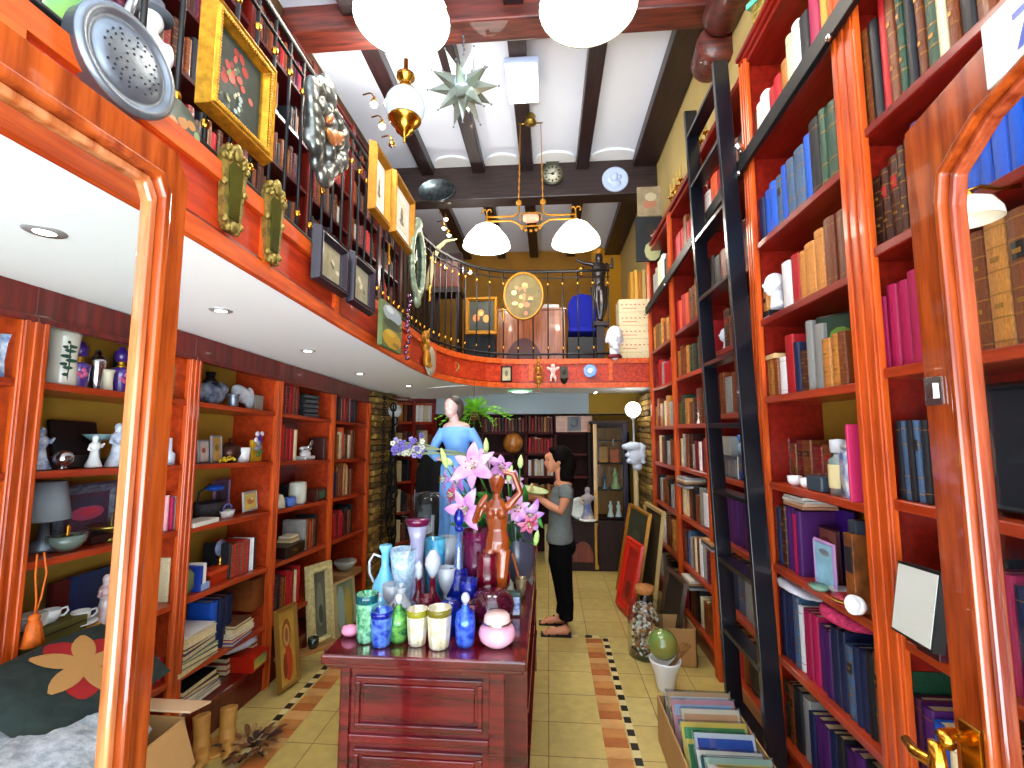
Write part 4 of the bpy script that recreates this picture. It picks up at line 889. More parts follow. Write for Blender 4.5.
# back fascia ornaments
YB = 5.585
m, w, h = quad([(501, 366), (512, 366), (512, 382), (501, 382)], Y=5.51); picture('tiny black framed print at centre of the back fascia', m, w, h, 0, black, .018, .02, '#a89c78', [(0, .1, .4, .5, '#5c6450')])
t = thing('gilt_pendant', 'slender gilt openwork pendant hanging over the back fascia', 'ornament', AY(538.5, 374, YB-.02)); b = MB()
for z, r in ((.19, .012), (.15, .02), (.11, .015), (.06, .03), (.01, .022), (-.05, .04), (-.1, .03), (-.15, .018), (-.19, .01)): b.ell((0, 0, z), (r, .014, .028), n=10, k=6)
for s in (-1, 1): b.tube([(s*.02, 0, .1), (s*.05, 0, .06), (s*.04, 0, .0), (s*.065, 0, -.05), (s*.04, 0, -.11)], .007, 6)
b.build('openwork', goldpaint, t)
putto(AY(553, 373, YB-.01), 'porcelain_figure', 'small pink and white porcelain figure on the back fascia', 'figurine', 1.0, mat('pink porcelain', '#e8b8b0', .25, coat=.5, vary=.15), 0)
t = thing('stoup', 'small dark metal holy water stoup on the back fascia', 'stoup', AY(564, 375, YB+.0)); b = MB(); b.box((-.045, -.012, -.04), (.045, 0, .10)); b.lathe([(.012, -.11), (.03, -.09), (.05, -.05), (.048, -.045)], 16, (0, -.02, 0)); b.ell((0, -.015, .04), (.02, .01, .04)); b.build('stoup', mat('dark bronze', '#34342c', .4, .7), t, bevel=.004)
t = thing('blue_plate', 'small light blue plate with white rim on the back fascia', 'plate', AY(590, 371, YB)); b = MB(); b.lathe([(.0001, .006), (.045, .008), (.078, .02), (.08, .016), (.05, 0), (.0001, 0)], 30, rot=(PI/2, 0, 0)); b.build('plate', mat('pale blue glaze', '#6c98d8', .25, coat=.5), t)
b = MB(); b.lathe([(.0001, .014), (.03, .0135), (.034, .010)], 24, rot=(PI/2, 0, 0)); b.lathe([(.068, .018), (.074, .022), (.080, .020)], 30, rot=(PI/2, 0, 0)) if 0 else None; b.build('medallion', white_cer, t)
# white head
p = AY(615, 374, 5.62); t = thing('plaster_bust', 'white plaster head on burgundy collar standing on the gallery edge', 'bust', (p.x, 5.60, 2.605)); b = MB()
b.ell((0, 0, .27), (.098, .125, .125)); b.ell((0, -.04, .20), (.078, .085, .10)); b.ell((0, .0, .09), (.062, .065, .12)); b.ell((0, -.125, .215), (.018, .025, .035)); b.ell((0, -.115, .15), (.03, .02, .02)); b.ell((0, -.10, .11), (.04, .03, .03))
for s in (-1, 1): b.ell((s*.098, .01, .22), (.012, .025, .038)); b.ell((s*.035, -.108, .25), (.025, .012, .008))
b.build('head', plaster, t, remesh=.008, smit=3)
b = MB(); b.lathe([(.08, 0), (.085, .02), (.07, .045), (.04, .05)], 24); b.build('collar', mat('burgundy velvet', '#5c0c1c', .8), t)
# gallery furniture
p0, p1 = AY(497, 309, 6.3), AY(565, 309, 6.3); t = thing('cabinet', 'brown wooden chest with dark half-round inlay behind the back railing', 'cabinet', ((p0.x+p1.x)/2, 6.5, 2.56)); W = (p1.x-p0.x)/2; Hh = p0.z-2.56
chw = wood('brown chest wood', '#7a3c18', '#a85c2c', WOODZ, coat=.2)
b = MB(); b.box((-W, -.2, 0), (W, .2, Hh-.03)); b.build('body', chw, t, bevel=.005); b = MB(); b.box((-W-.02, -.22, Hh-.03), (W+.02, .2, Hh)); b.build('top', chw, t, bevel=.005)
b = MB(); b.T = Matrix.Rotation(PI/2, 4, 'X'); b.prism([(.26*math.cos(a)-.1, .03+.42*math.sin(a)) for a in [PI*k/20 for k in range(21)]], .2, .206); b.build('inlay', mat('maroon inlay', '#4c140c', .4), t)
b = MB(); b.box((W*.45, -.206, .08), (W*.9, -.199, Hh-.12)); b.build('door_panel', wood('chest panel', '#8a4820', '#b4683a', WOODZ), t, bevel=.004)
t = thing('paper_stack', 'small stack of white papers on the brown gallery chest', 'papers', (p1.x-.2, 6.42, 2.56+Hh+.001)); b = MB()
for k in range(5): b.cbox((0, 0, .006+.012*k), (.24-.01*k, .18, .011), rot=(0, 0, .05*k))
b.build('sheets', whitepaper, t)
p0, p1 = AY(466, 334, 6.0), AY(495, 334, 6.0); t = thing('speaker_box', 'black box standing under the framed fruit painting', 'box', ((p0.x+p1.x)/2, 6.1, 2.56)); b = MB(); b.box((p0.x-(p0.x+p1.x)/2, -.12, 0), (p1.x-(p0.x+p1.x)/2, .12, p0.z-2.56)); b.box((-.15, -.13, .04), (.15, -.118, .3)); b.build('case', mat('matt black', '#0c1014', .5), t, bevel=.008)
# office chair
blu = mat('royal blue fabric', '#0818a0', .8, vary=.1, scale=40); p = AY(585, 345, 6.15)
t = thing('office_chair', 'royal blue upholstered chair standing behind the back railing', 'chair', (p.x+.0, 6.45, 2.56))
b = MB(); b.T = Matrix.Rotation(PI/2, 4, 'X'); b.prism([(.2*(1 if abs(c) < 1 else 1), 0) for c in ()] or [(-.19, .62), (.19, .62), (.205, .85), (.19, 1.0), (.13, 1.10), (0, 1.13), (-.13, 1.10), (-.19, 1.0), (-.205, .85)], -.14, -.08); b.build('backrest', blu, t, bevel=.02, seg=3)
b = MB(); b.box((-.21, -.28, .50), (.21, .14, .57)); b.build('seat', blu, t, bevel=.025, seg=3)
b = MB(); b.box((-.03, .13, .4), (.03, .16, .8)); b.tube([(0, 0, .1), (0, 0, .5)], .03, 10); b.box((-.22, -.2, .1), (.22, .1, .44)); b.build('pedestal', mat('black plastic', '#08080a', .5), t)
for k in range(5):
    a = 2*PI*k/5; b = MB(); b.tube([(0, 0, .1), (.26*math.cos(a), .26*math.sin(a), .05)], .018, 8); b.ell((.26*math.cos(a), .26*math.sin(a), .028), .027); b.build('leg', MC['black plastic'], t)
# wrapped box stack
p0, p1 = AY(618, 300, 6.0), AY(650, 300, 6.0); wcx = (p0.x+p1.x)/2; W = (p1.x-p0.x)/2; Ht = p0.z-2.56
wr = mat('cream printed paper', '#e0d0a8', .6, vary=.08, scale=30); red_ = mat('faint red print', '#c86850', .7)
for k in range(5):
    h0 = Ht/5; t = thing('paper_wrapped_box', 'cream paper-wrapped box, %s of the stack behind the back railing' % ['bottom', 'second from bottom', 'middle', 'second from top', 'top'][k], 'box', (wcx+rs.uniform(-.008, .008), 6.1, 2.562+k*h0), 0, 'cream boxes stacked on the gallery')
    b = MB(); b.box((-W, -.14, 0), (W, .14, h0-.003)); b.build('box', wr, t, bevel=.006)
    b = MB()
    for q in range(7): b.cbox((-W*.8+q*W*.27, -.1412, h0*.55), (W*.12, .001, .014))
    b.box((-W*.8, -.1415, h0*.25), (W*.1, -.1405, h0*.3)); b.build('print', red_, t)
for k, cc in enumerate(['#c08828', '#d8a040', '#a86c1c', '#c8a868', '#8c5c20']):
    x = wcx+.0+k*.05-.02; t = thing('folder', ['amber', 'yellow', 'brown', 'pale', 'dark tan'][k]+' upright folder on the cream boxes, %s from the crucifix' % ORD[k], 'folder', (x, 6.08, 2.562+Ht+.001), 0, 'upright folders on the cream boxes'); b = MB(); b.box((-.022, -.1, 0), (.022, .1, .36+.03*(k % 2))); b.box((-.018, -.096, .34), (.018, .11, .35)); b.build('folder', mat('folder '+cc, cc, .6), t, bevel=.004)
# crucifix figure
p = AY(600, 300, 5.95); t = thing('crucifix_figure', 'dark carved figure with outstretched arms and gold crown by the blue chair', 'sculpture', (p.x, 5.98, AY(600, 322, 5.95).z)); dk = mat('dark patinated wood', '#241c1c', .3, .3, vary=.3, coat=.3)
b = MB(); b.ell((0, 0, .86), (.055, .06, .075)); b.ell((0, 0, .70), (.10, .06, .12)); b.ell((0, 0, .56), (.075, .055, .12)); b.ell((0, 0, .46), (.085, .06, .08)); b.tube([(-.03, 0, .45), (-.035, -.02, .25), (-.01, .0, .03)], [.05, .04, .025], 10); b.tube([(.03, 0, .45), (.03, -.02, .25), (.015, 0, .03)], [.05, .04, .025], 10)
b.tube([(-.08, 0, .78), (-.2, 0, .80), (-.3, -.02, .84)], [.032, .026, .018], 8); b.tube([(.08, 0, .78), (.17, 0, .72), (.16, -.06, .85)], [.032, .026, .018], 8); b.ell((.06, .02, .25), (.05, .03, .26), rot=(0, .2, 0)); b.ell((-.06, .02, .3), (.04, .03, .2), rot=(0, -.25, 0)); b.build('figure', dk, t, remesh=.012, smit=2)
b = MB(); b.lathe([(.04, .9), (.055, .93), (.07, .98), (.04, .96)], 10); b.build('crown', goldpaint, t)
b = MB(); b.box((-.10, -.08, -.05), (.10, .08, 0)); b.box((-.05, -.04, -(AY(600, 322, 5.95).z-2.57)), (.05, .04, -.05)); b.build('plinth', MC['dark stand'], t)
t = thing('goblet', 'small brass goblet held out by the dark carved figure', 'goblet', AY(581, 272, 5.97)); b = MB(); b.lathe([(.035, -.05), (.03, -.045), (.008, -.035), (.008, 0), (.04, .02), (.045, .06), (.04, .06), (.03, .03)], 16); b.build('cup', brass, t)
# arched yellow recess on the far wall, framed paintings and lamp
a0, a1 = AY(594, 260, 9.4), AY(625, 260, 9.4); b = MB(); b.T = Matrix.Translation((0, 9.49, 0)) @ Matrix.Rotation(PI/2, 4, 'X'); cx = (a0.x+a1.x)/2; r = (a1.x-a0.x)/2*1.15
b.prism([(cx-r, 2.6), (cx+r, 2.6)]+[(cx+r*math.cos(t_), AY(605, 245, 9.4).z-.1+r*.9*math.sin(t_)) for t_ in [PI*k/16 for k in range(17)]], -.0, .03); struct(b, 'trim_93', mat('bright yellow niche', '#c88c14', .8))
for nm, (x0, y0, x1, y1), YY, bs, ds, lb in [('portrait_painting', (633, 218, 660, 262), 5.3, '#101418', [(.25, .25, .22, .2, '#b88060'), (.1, .42, .3, .25, '#241810'), (.3, .1, .12, .15, '#b07858'), (.2, -.55, .6, .45, '#a8a878')], 'dark portrait of a woman in a yellow dress above the right bookcase'),
      ('stone_relief', (637, 188, 661, 217), 5.5, '#8c7c60', [(0, -.2, .6, .3, '#a06850'), (.1, .3, .5, .3, '#b0a488')], 'worn beige stone relief high above the portrait of a woman')]:
    m, w, h = quad([(x0, y0), (x1, y0), (x1, y1), (x0, y1)], Y=YY); m.x = max(m.x, XR-.02+0*w); m.z = m.z
    picture(lb, m, w, h, 0, None, 0, .03, bs, ds, name=nm, cat='painting' if 'port' in nm else 'relief')
# things on the high beam
t = thing('oval_tray', 'dark silver oval tray fixed to the far ceiling beam', 'tray', AY(437, 191, 6.188)); b = MB(); b.lathe([(.0001, 0), (.8, 0), (.95, .07), (1, .07), (.98, -.01), (.0001, -.01)], 40, rot=(PI/2, 0, 0), sx=.265, sy=.165); b.v = [Vector((v.x, v.y*.5, v.z)) for v in b.v]; b.build('tray', mat('tarnished silver', '#5c6668', .28, .85, vary=.5, scale=16), t)
t = thing('wall_clock', 'round clock with cream dial fixed to the far ceiling beam', 'clock', AY(552.5, 175, 6.178)); b = MB(); b.lathe([(.0001, 0), (.15, 0), (.155, .02), (.14, .035), (.13, .03)], 36, rot=(PI/2, 0, 0)); b.box((-.09, -.02, .08), (.09, .02, .24)); b.build('case', mat('olive bronze', '#4c5040', .4, .5), t)
b = MB(); b.lathe([(.0001, .034), (.128, .032)], 32, rot=(PI/2, 0, 0)); b.build('dial', mat('cream dial', '#d0d0b8', .5), t)
b = MB()
for k in range(12): a = 2*PI*k/12; b.cbox((.1*math.sin(a), -.036, .1*math.cos(a)), (.016, .004, .026), rot=(0, a, 0))
b.cbox((.02, -.038, .015), (.01, .004, .08), rot=(0, .8, 0)); b.cbox((-.02, -.038, .0), (.008, .004, .1), rot=(0, -1.4, 0)); b.lathe([(.0001, .042), (.02, .04), (.02, .034)], 12, rot=(PI/2, 0, 0)); b.build('numerals_and_hands', mat('dial black', '#181810', .5), t)
t = thing('plaster_medallion', 'round white plaster medallion on the far ceiling beam', 'medallion', AY(615, 180, 6.199)); b = MB(); b.lathe([(.0001, 0), (.175, 0), (.18, .02), (.165, .03), (.15, .02), (.0001, .018)], 40, rot=(PI/2, 0, 0)); b.ell((-.01, -.03, .04), (.05, .03, .06)); b.ell((.0, -.03, -.06), (.08, .02, .05)); b.ell((.06, -.028, .03), (.03, .02, .03)); b.ell((-.07, -.028, -.01), (.03, .02, .05)); b.build('medallion', mat('bluish plaster', '#b8c8e8', .6), t)
# on top of the right bookcase
tz_ = RTOP-.06
def candelabra(p, n, s, lb):
    t = thing('candelabra', lb, 'candelabra', p); b = MB(); b.lathe([(.05*s, 0), (.045*s, .01), (.012*s, .03), (.012*s, .12*s), (.02*s, .14*s), (.01*s, .16*s)], 14)
    pos = []
    for k in range(n):
        u = (k-(n-1)/2)*.085*s; b.tube([(0, 0, .09*s), (0, u*.5, .07*s), (0, u, .10*s), (0, u, .14*s)], .006, 6) if abs(u) > .01 else None; b.lathe([(.005, 0), (.022*s, .012), (.022*s, .016), (.010, .02)], 12, (0, u, .14*s)); pos.append(u)
    b.build('arms', brass, t)
    for u in pos: c = MB(); c.lathe([(.011, 0), (.011, .10*s), (.004, .105*s), (.002, .115*s)], 10, (0, u, .155*s)); c.build('candle', mat('yellow candle', '#c0a050', .5), t)
candelabra((1.26, 4.45, tz_+.002), 4, 1.35, 'brass four-candle holder on the bookcase top near the portrait'); candelabra((1.26, 3.75, tz_+.002), 4, 1.35, 'brass four-candle holder on the bookcase top, beside the ladder head')
candelabra((1.28, 2.35, RTOP+.055), 3, 1.5, 'brass three-candle holder on the bookcase top beside a mint book')
t = thing('mint_book', 'mint green book balanced on top of the tall bookcase', 'book', (1.24, 2.42, RTOP+.06)); t.rotation_euler = (0, -.1, .5); b = MB(); b.box((-.05, -.12, .10), (.03, .12, .13)); b.build('cover', mat('mint cloth', '#50a890', .6), t, bevel=.003); b = MB(); b.box((-.04, -.1, 0), (.02, .1, .1)); b.build('stand', brassd, t)
b = MB(); b.T = Matrix.Translation((0, 0, 0)); 
for (y0, y1, z0) in ((3.0, 3.62, 5.06), (3.62, 3.95, 4.92)): b.lathe([(.0001, y0), (.16, y0), (.17, y0+.05), (.15, y1-.05), (.12, y1), (.0001, y1)], 20, (1.42, 0, z0), rot=(-PI/2, 0, 0))
struct(b, 'trim_94', beamRed)
# behind the near railing
p = AX(36, -12, -1.36); t = thing('green_vase', 'large mottled green glazed vase behind the near end of the railing', 'vase', (p.x, p.y, 2.57)); b = MB(); zc_ = p.z-2.57; b.lathe([(.05, 0), (.06, .01), (.05, .03), (.09, zc_-.11), (.125, zc_-.04), (.13, zc_+.02), (.10, zc_+.1), (.05, zc_+.15), (.06, zc_+.18)], 32); b.build('vase', mat('mottled green glaze', '#6cc090', .2, col2='#a8d060', scale=5, coat=.6), t)
p = AX(150, 40, -1.32); t = thing('doll', 'white porcelain doll with grey hat standing behind the bed-warming pan', 'doll', (p.x, p.y, 2.57)); zz = p.z-2.57; b = MB(); b.ell((0, 0, zz+.07), (.035, .035, .04)); b.ell((0, 0, zz-.03), (.04, .04, .07)); b.ell((0, 0, zz*.45), (.055, .05, zz*.5)); b.ell((0, -.04, zz-.02), (.02, .04, .02)); b.ell((.03, .04, zz-.03), (.02, .02, .05)); b.build('body', white_cer, t, remesh=.008, smit=2)
b = MB(); b.lathe([(.06, 0), (.062, .006), (.035, .015), (.033, .05), (.0001, .055)], 18, (0, 0, zz+.09)); b.build('hat', mat('grey felt', '#60646c', .8), t)
# ================================================================ ON THE COUNTER
def cg(name, col, rough=.05, trans=.75, es=0, dark=None): return mat(name, col, rough, 0, trans=trans, emis=col if es else None, es=es, coat=.6, ior=1.35, vary=.25 if dark is None else 0, col2=dark, scale=18)
G_blue = cg('cobalt glass', '#1038d8', trans=.55, dark='#0a1c90'); G_lblue = cg('light blue glass', '#58b0e8', trans=.3, dark='#90d0f0'); G_green = cg('green glass', '#108858', trans=.5, dark='#0c5040')
G_teal = cg('teal glass', '#107080', trans=.6); G_red = cg('ruby glass', '#a80c30', trans=.6, dark='#700820'); G_mag = cg('cranberry glass', '#a01858', trans=.6, dark='#701050'); G_clear = clear_glass('clear crystal', '#e4eef4', 1.6, .8)
G_turq = cg('turquoise glass', '#1c88c8', trans=.25, dark='#60c8e8'); silver_yel = mat('mirrored silver glass', '#fffdf0', .4, .45, col2='#e8e0b0', scale=30); G_pink = mat('pink porcelain glaze', '#e890b0', .18, coat=.8, col2='#f8c8d8', scale=3)
def onT(x, y): return AZ(x, y, CT+.001)
def vessel(name, label, cat, x, yb, hpx, wpx, prof, m, parts=(), n=28, group=None, solid=0, wob=None, yy=None, flip=None):
    """prof: (r 0..1 of the half width, z 0..1 of the height), stands on the counter at photo column x, base row yb"""
    p = onT(x, yb) if yy is None else Vector((AY(x, 430, yy).x, yy, CT+.001)); k = p.y/F; h = hpx*k; r = wpx*k/2; t = thing(name, label, cat, p, 0, group)
    def L(pr, mm, nm, nn=n, cap=True, wb=None):
        b = MB(); b.lathe([(max(.0001, a*r), z*h) for a, z in pr], nn, cap=cap, wob=wb); return b.build(nm, mm, t, solid=0)
    L(prof, m, 'body', wb=wob)
    for nm, pr, mm in parts: L(pr, mm, nm)
    t['h'] = h; return t, h, r
def strip(t):
    del t['h']; return t
tum = [(.0, 0), (.72, 0), (.78, .03), (.88, .3), (1, .95), (1, 1), (.93, 1), (.82, .3), (.7, .08), (0, .07)]
facet = lambda a, z: 1+.05*math.cos(a*9)
def tumbler(lb, x, yb, h, w, m, band=None):
    t, hh, r = vessel('tumbler', lb, 'tumbler', x, yb, h, w, tum, m, wob=facet, n=36)
    if band:
        b = MB(); b.lathe([(r*1.0, hh*.82), (r*1.04, hh*.83), (r*1.06, hh*.99), (r*1.02, hh*1.0)], 28, cap=False); b.build('rim_band', band, t)
    return strip(t)
tumbler('green glass tumbler with teal rim at the counter front corner', 366, 641, 45, 21, mat('bright green mirrored glass', '#0c8050', .1, .4, col2='#a8f0c8', scale=40), G_teal)
tumbler('slanted cobalt blue tumbler in front, between two green glass pieces', 381, 645, 33, 21, mat('bright blue mirrored glass', '#0a2cc0', .1, .4, col2='#70a0ff', scale=30), G_blue)
tumbler('smaller mirrored silver tumbler with yellow edges, next to the green bottle', 417, 644, 33, 20, silver_yel, mat('yellow glass rim', '#a8a820', .1, trans=.4))
tumbler('wider mirrored silver tumbler in the middle of the counter front', 439, 647, 37, 23, silver_yel, mat('amber glass rim', '#8c8028', .1, trans=.4))
ball = lambda z0, z1, r: [(r*math.sin(PI*i/8), z0+(z1-z0)*(1-math.cos(PI*i/8))/2) for i in range(9)]
crys = mat('cut crystal', '#e4eef8', .05, trans=.4, coat=1, ior=1.5)
def perf(lb, x, yb, h, w, m, body, stop, sm=crys, name='perfume_bottle', cat='bottle', **k):
    t, hh, r = vessel(name, lb, cat, x, yb, h, w, body, m, [('stopper', stop, sm)], **k); return strip(t)
perf('small green perfume bottle with clear round stopper, front row', 398, 641, 45, 19, mat('dark green mirrored glass', '#0c5c38', .1, .4, col2='#78c058', scale=34), [(0, 0), (.8, 0), (.95, .1), (1, .4), (.85, .62), (.4, .7), (.3, .76), (0, .76)], [(.15, .76), (.2, .8)]+ball(.78, 1, .45))
perf('cobalt perfume bottle with faceted clear stopper beside the pink bowl', 465, 645, 49, 20, mat('cobalt mirrored glass', '#0a28c0', .1, .4, col2='#5888ff', scale=34), [(0, 0), (.8, 0), (.92, .1), (1, .45), (.85, .62), (.35, .7), (.35, .76), (0, .76)], [(.15, .75), (.2, .79)]+ball(.78, 1, .42))
t, h, r = vessel('lidded_bowl', 'round pink porcelain bowl with pale lid at the counter front', 'bowl', 497, 645, 31, 36, [(0, 0), (.5, 0), (.6, .03), (.92, .2), (1, .38), (.9, .54), (.68, .64), (0, .64)], G_pink, [('lid', [(.70, .64), (.72, .72), (.68, .88), (.55, .95), (.0, .97)], mat('pale pink lid', '#e8c8c0', .2, coat=.6)), ('silver_band', [(.68, .66), (.76, .67), (.76, .72), (.7, .73)], chrome)]); strip(t)
p = onT(350, 636); t = thing('pink_shell', 'small soft pink shell at the counter corner behind the green tumbler', 'shell', p); b = MB(); b.ell((0, 0, .022), (.035, .03, .022)); b.ell((-.02, .01, .02), (.02, .02, .018)); b.build('shell', mat('pink shell', '#e090b0', .3), t)
# second rows
perf('ruby decanter with tall clear stopper, behind the smaller silver tumbler', 418, 622, 58, 20, G_red, [(0, 0), (.9, 0), (1, .08), (1, .25), (.5, .42), (.3, .5), (.28, .68), (.42, .7), (0, .7)], [(.2, .7), (.34, .78), (.25, .86), (.35, .92), (0, 1)], n=24)
perf('ruby decanter with large ring stopper, behind the wider silver tumbler', 432, 622, 68, 26, G_red, [(0, 0), (.9, 0), (1, .06), (1, .2), (.45, .36), (.25, .44), (.22, .60), (.36, .62), (0, .62)], [(.2, .62), (.4, .7), (.6, .8), (.55, .9), (.2, 1), (0, 1)], n=24)
perf('squat cobalt bottle without neck, behind the cobalt perfume bottle', 450, 632, 30, 22, G_blue, [(0, 0), (.9, 0), (1, .2), (1, .8), (.6, 1), (0, 1)], [(.0, 1), (.01, 1)])
perf('clear cut-glass decanter half hidden behind the front tumblers', 400, 628, 42, 34, crys, [(0, 0), (.9, 0), (1, .1), (1, .4), (.5, .6), (.25, .8), (.3, .9), (0, .9)], [(.1, .9), (.2, 1), (0, 1)], name='decanter', cat='decanter')
perf('tall cobalt bottle with long clear neck and blue ball stopper', 458, 612, 98, 24, G_blue, [(0, 0), (.8, 0), (1, .06), (1, .2), (.7, .42), (0, .42)], [(.3, .78), (.35, .83)]+ball(.82, 1, .42), G_blue)
p = onT(458, 612); k = p.y/F; t = bpy.data.objects[[o.name for o in bpy.data.objects if o.get('label', '').startswith('tall cobalt bottle')][0]]
b = MB(); b.lathe([(.0082*1.7, 98*k*.42), (.0082*1.2, 98*k*.6), (.007, 98*k*.78), (.012, 98*k*.79)], 20, sx=1.6, sy=1.6, cap=False); b.build('neck', mat('pale blue crystal', '#8cb0f0', .05, trans=.7, coat=1), t)
perf('ruby overlay decanter with bands of cut stars', 487, 614, 58, 26, G_red, [(0, 0), (.9, 0), (1, .1), (1, .3), (.85, .38), (.95, .5), (.9, .75), (.78, .8), (.85, .95), (.8, 1), (0, 1)], [(0, 1), (.01, 1)], name='decanter', cat='decanter')
perf('wide dark ruby dish of cut glass behind the pink bowl', 492, 626, 34, 44, mat('dark ruby glass', '#4c0824', .08, trans=.3, coat=1), [(0, 0), (.5, 0), (.9, .3), (1, .6), (.9, .8), (.6, 1), (0, 1)], [(0, 1), (.01, 1)], name='dish', cat='dish')
t, h, r = vessel('vase', 'tall cranberry glass cylinder vase near the lilies', 'vase', 477, 606, 72, 29, [(0, 0), (.95, 0), (.92, .1), (.95, .5), (1, 1), (.95, 1), (.88, .1), (0, .06)], G_mag, [('stripe', [(.96, .2), (1.0, .5), (1.02, .9), (.97, .9)], mat('purple stripes', '#6c1848', .1, trans=.4))]); strip(t)
t, h, r = vessel('vase', 'turquoise speckled glass cylinder vase behind the ruby decanters', 'vase', 434, 608, 66, 20, [(0, 0), (.9, 0), (.95, .5), (1, 1), (.94, 1), (.86, .06), (0, .05)], G_turq); strip(t)
t, h, r = vessel('vase', 'light blue speckled flared vase behind the ewer', 'vase', 402, 618, 66, 26, [(0, 0), (.6, 0), (.5, .1), (.62, .4), (.85, .7), (1, 1), (.92, .98), (.5, .4), (0, .3)], mat('speckled blue glass', '#7cb4d0', .15, col2='#c8d4e0', scale=60, coat=.7), wob=lambda a, z: 1+.05*math.cos(6*a)); strip(t)
t, h, r = vessel('ewer', 'tall pale blue glass ewer with enamel flowers and curved handle', 'ewer', 384, 614, 66, 26, [(0, 0), (.8, 0), (.95, .06), (1, .25), (.85, .45), (.45, .6), (.3, .7), (.3, .88), (.5, .97), (.45, 1), (0, .98)], mat('pale blue opal glass', '#5cb8e8', .12, coat=.8, col2='#88d4f4', scale=6)); strip(t)
b = MB(); b.tube([(-r*.3, 0, h*.82), (-r*.9, 0, h*.86), (-r*1.25, 0, h*.75), (-r*1.2, 0, h*.58), (-r*.85, 0, h*.45)], .006, 8); b.build('handle', crys, t)
b = MB()
for i in range(14): a = rq.uniform(-2.8, -.3); b.ell((r*.9*math.cos(a), r*.9*math.sin(a), h*rq.uniform(.12, .4)), (.007, .007, .007), n=8, k=5)
b.build('enamel_flowers', mat('enamel pink white', '#e8c8d0', .3, vary=.2), t)
t, h, r = vessel('chimney_vase', 'tall clear glass vase with pink lip standing before the dome', 'vase', 416, 616, 92, 24, [(.5, 0), (.95, .0), (.8, .1), (.55, .3), (.5, .6), (.62, .8), (1, 1)], mat('tinted clear glass', '#c4c4e8', .05, trans=.5, coat=1, ior=1.3), [('lip', [(.9, .94), (1.04, 1), (.98, 1.01)], G_mag)]); strip(t)
perf('dark purple glass with wide mouth among the front bottles', 404, 632, 26, 24, mat('amethyst glass', '#380c38', .08, trans=.4, coat=1), [(0, 0), (.6, 0), (.9, .5), (1, 1), (.9, 1), (0, .5)], [(0, .5), (.01, .5)], name='glass', cat='glass')
perf('slim teal bottle between the cranberry vase and the carved figure', 491, 600, 54, 14, G_teal, [(0, 0), (.9, 0), (1, .1), (1, .4), (.4, .55), (.35, .7), (0, .7)], [(.3, .7), (.5, .8), (.3, .95), (0, 1)], crys)
for i, (x, y, h_, w_, mm, lb) in enumerate([(392, 622, 36, 20, crys, 'small clear goblet between the ewer and the green pieces'), (410, 610, 50, 16, mat('lilac tinted crystal', '#b0a0d0', .08, trans=.4, coat=1), 'lilac tinted goblet right beside the speckled vase'), (446, 614, 44, 18, crys, 'clear goblet behind the squat cobalt bottle'), (468, 622, 40, 18, G_blue, 'cobalt goblet between the tall cobalt bottle and the ruby decanter'), (472, 630, 26, 18, G_mag, 'small cranberry goblet behind the cobalt perfume bottle'), (500, 610, 34, 20, G_red, 'ruby goblet behind the pink bowl near the tile box'), (446, 600, 60, 20, crys, 'tall clear goblet beside the turquoise vase'), (426, 628, 30, 16, G_red, 'small ruby goblet between the two silver tumblers')]):
    perf(lb, x, y, h_, w_, mm, [(0, 0), (.8, 0), (.7, .04), (.15, .08), (.12, .4), (.5, .5), (.95, .7), (1, 1), (.92, 1), (.8, .7), (0, .55)], [(0, .99), (.01, .99)], mm, name='goblet', cat='goblet')
# glass dome with small figures in it
t, h, r = vessel('glass_dome', 'large round clear glass dome with ribbons and figures inside', 'dome', 425, 604, 108, 48, [(.6, 0), (.66, .10), (.74, .3), (.93, .55), (1, .72), (.95, .84), (.8, .93), (.5, .985), (.02, 1)], domeglass, [('base', [(0, 0), (.62, 0), (.62, .04), (0, .045)], MC['dark stand'])]); strip(t)
for i in range(6):
    x = r*rq.uniform(-.5, .5); y = r*rq.uniform(-.3, .3); hh = h*rq.uniform(.3, .6); b = MB(); b.lathe([(.018, h*.045), (.014, hh*.4), (.02, hh*.6), (.006, hh), (.0001, hh)], 10, (x, y, 0)); b.ell((x, y, hh), .013, n=8, k=6); b.build('figurine', mat('dome figure %d' % (i % 3), ['#c8b0b0', '#a81c40', '#7c8088'][i % 3], .4), t)
# small extras at the far right side of the counter
p = onT(513, 615); t = thing('tile_box', 'small box with blue and white painted front beside the pink bowl', 'box', p, .1); b = MB(); b.box((-.035, -.02, 0), (.035, .02, .105)); b.build('box', mat('dark green box', '#203c34', .4), t, bevel=.003)
b = MB(); b.box((-.029, -.022, .008), (.029, -.0195, .085)); b.build('painted_tile', mat('blue white glaze', '#2860b8', .2, col2='#d8e4f0', scale=26), t)
p = onT(521, 596); t = thing('straw_cup', 'small glass cup holding a copper stirring stick', 'cup', p, 0); b = MB(); b.lathe([(.0001, 0), (.022, 0), (.03, .09), (.028, .09), (.02, .01), (.0001, .01)], 20); b.build('cup', mat('amber tinted glass', '#c0a878', .1, trans=.6), t)
b = MB(); b.tube([(.01, 0, .015), (-.045, 0, .21)], .006, 8); b.build('stick', mat('copper stick', '#b86428', .35, .3), t)
t, h, r = vessel('striped_pot', 'small teal pot with white ribs by the far counter edge', 'pot', 505, 602, 22, 20, [(0, 0), (.6, 0), (1, .4), (.8, .8), (.5, 1), (0, 1)], mat('ribbed pot', '#d0d4b8', .3, col2='#1c5060', scale=18)); strip(t)
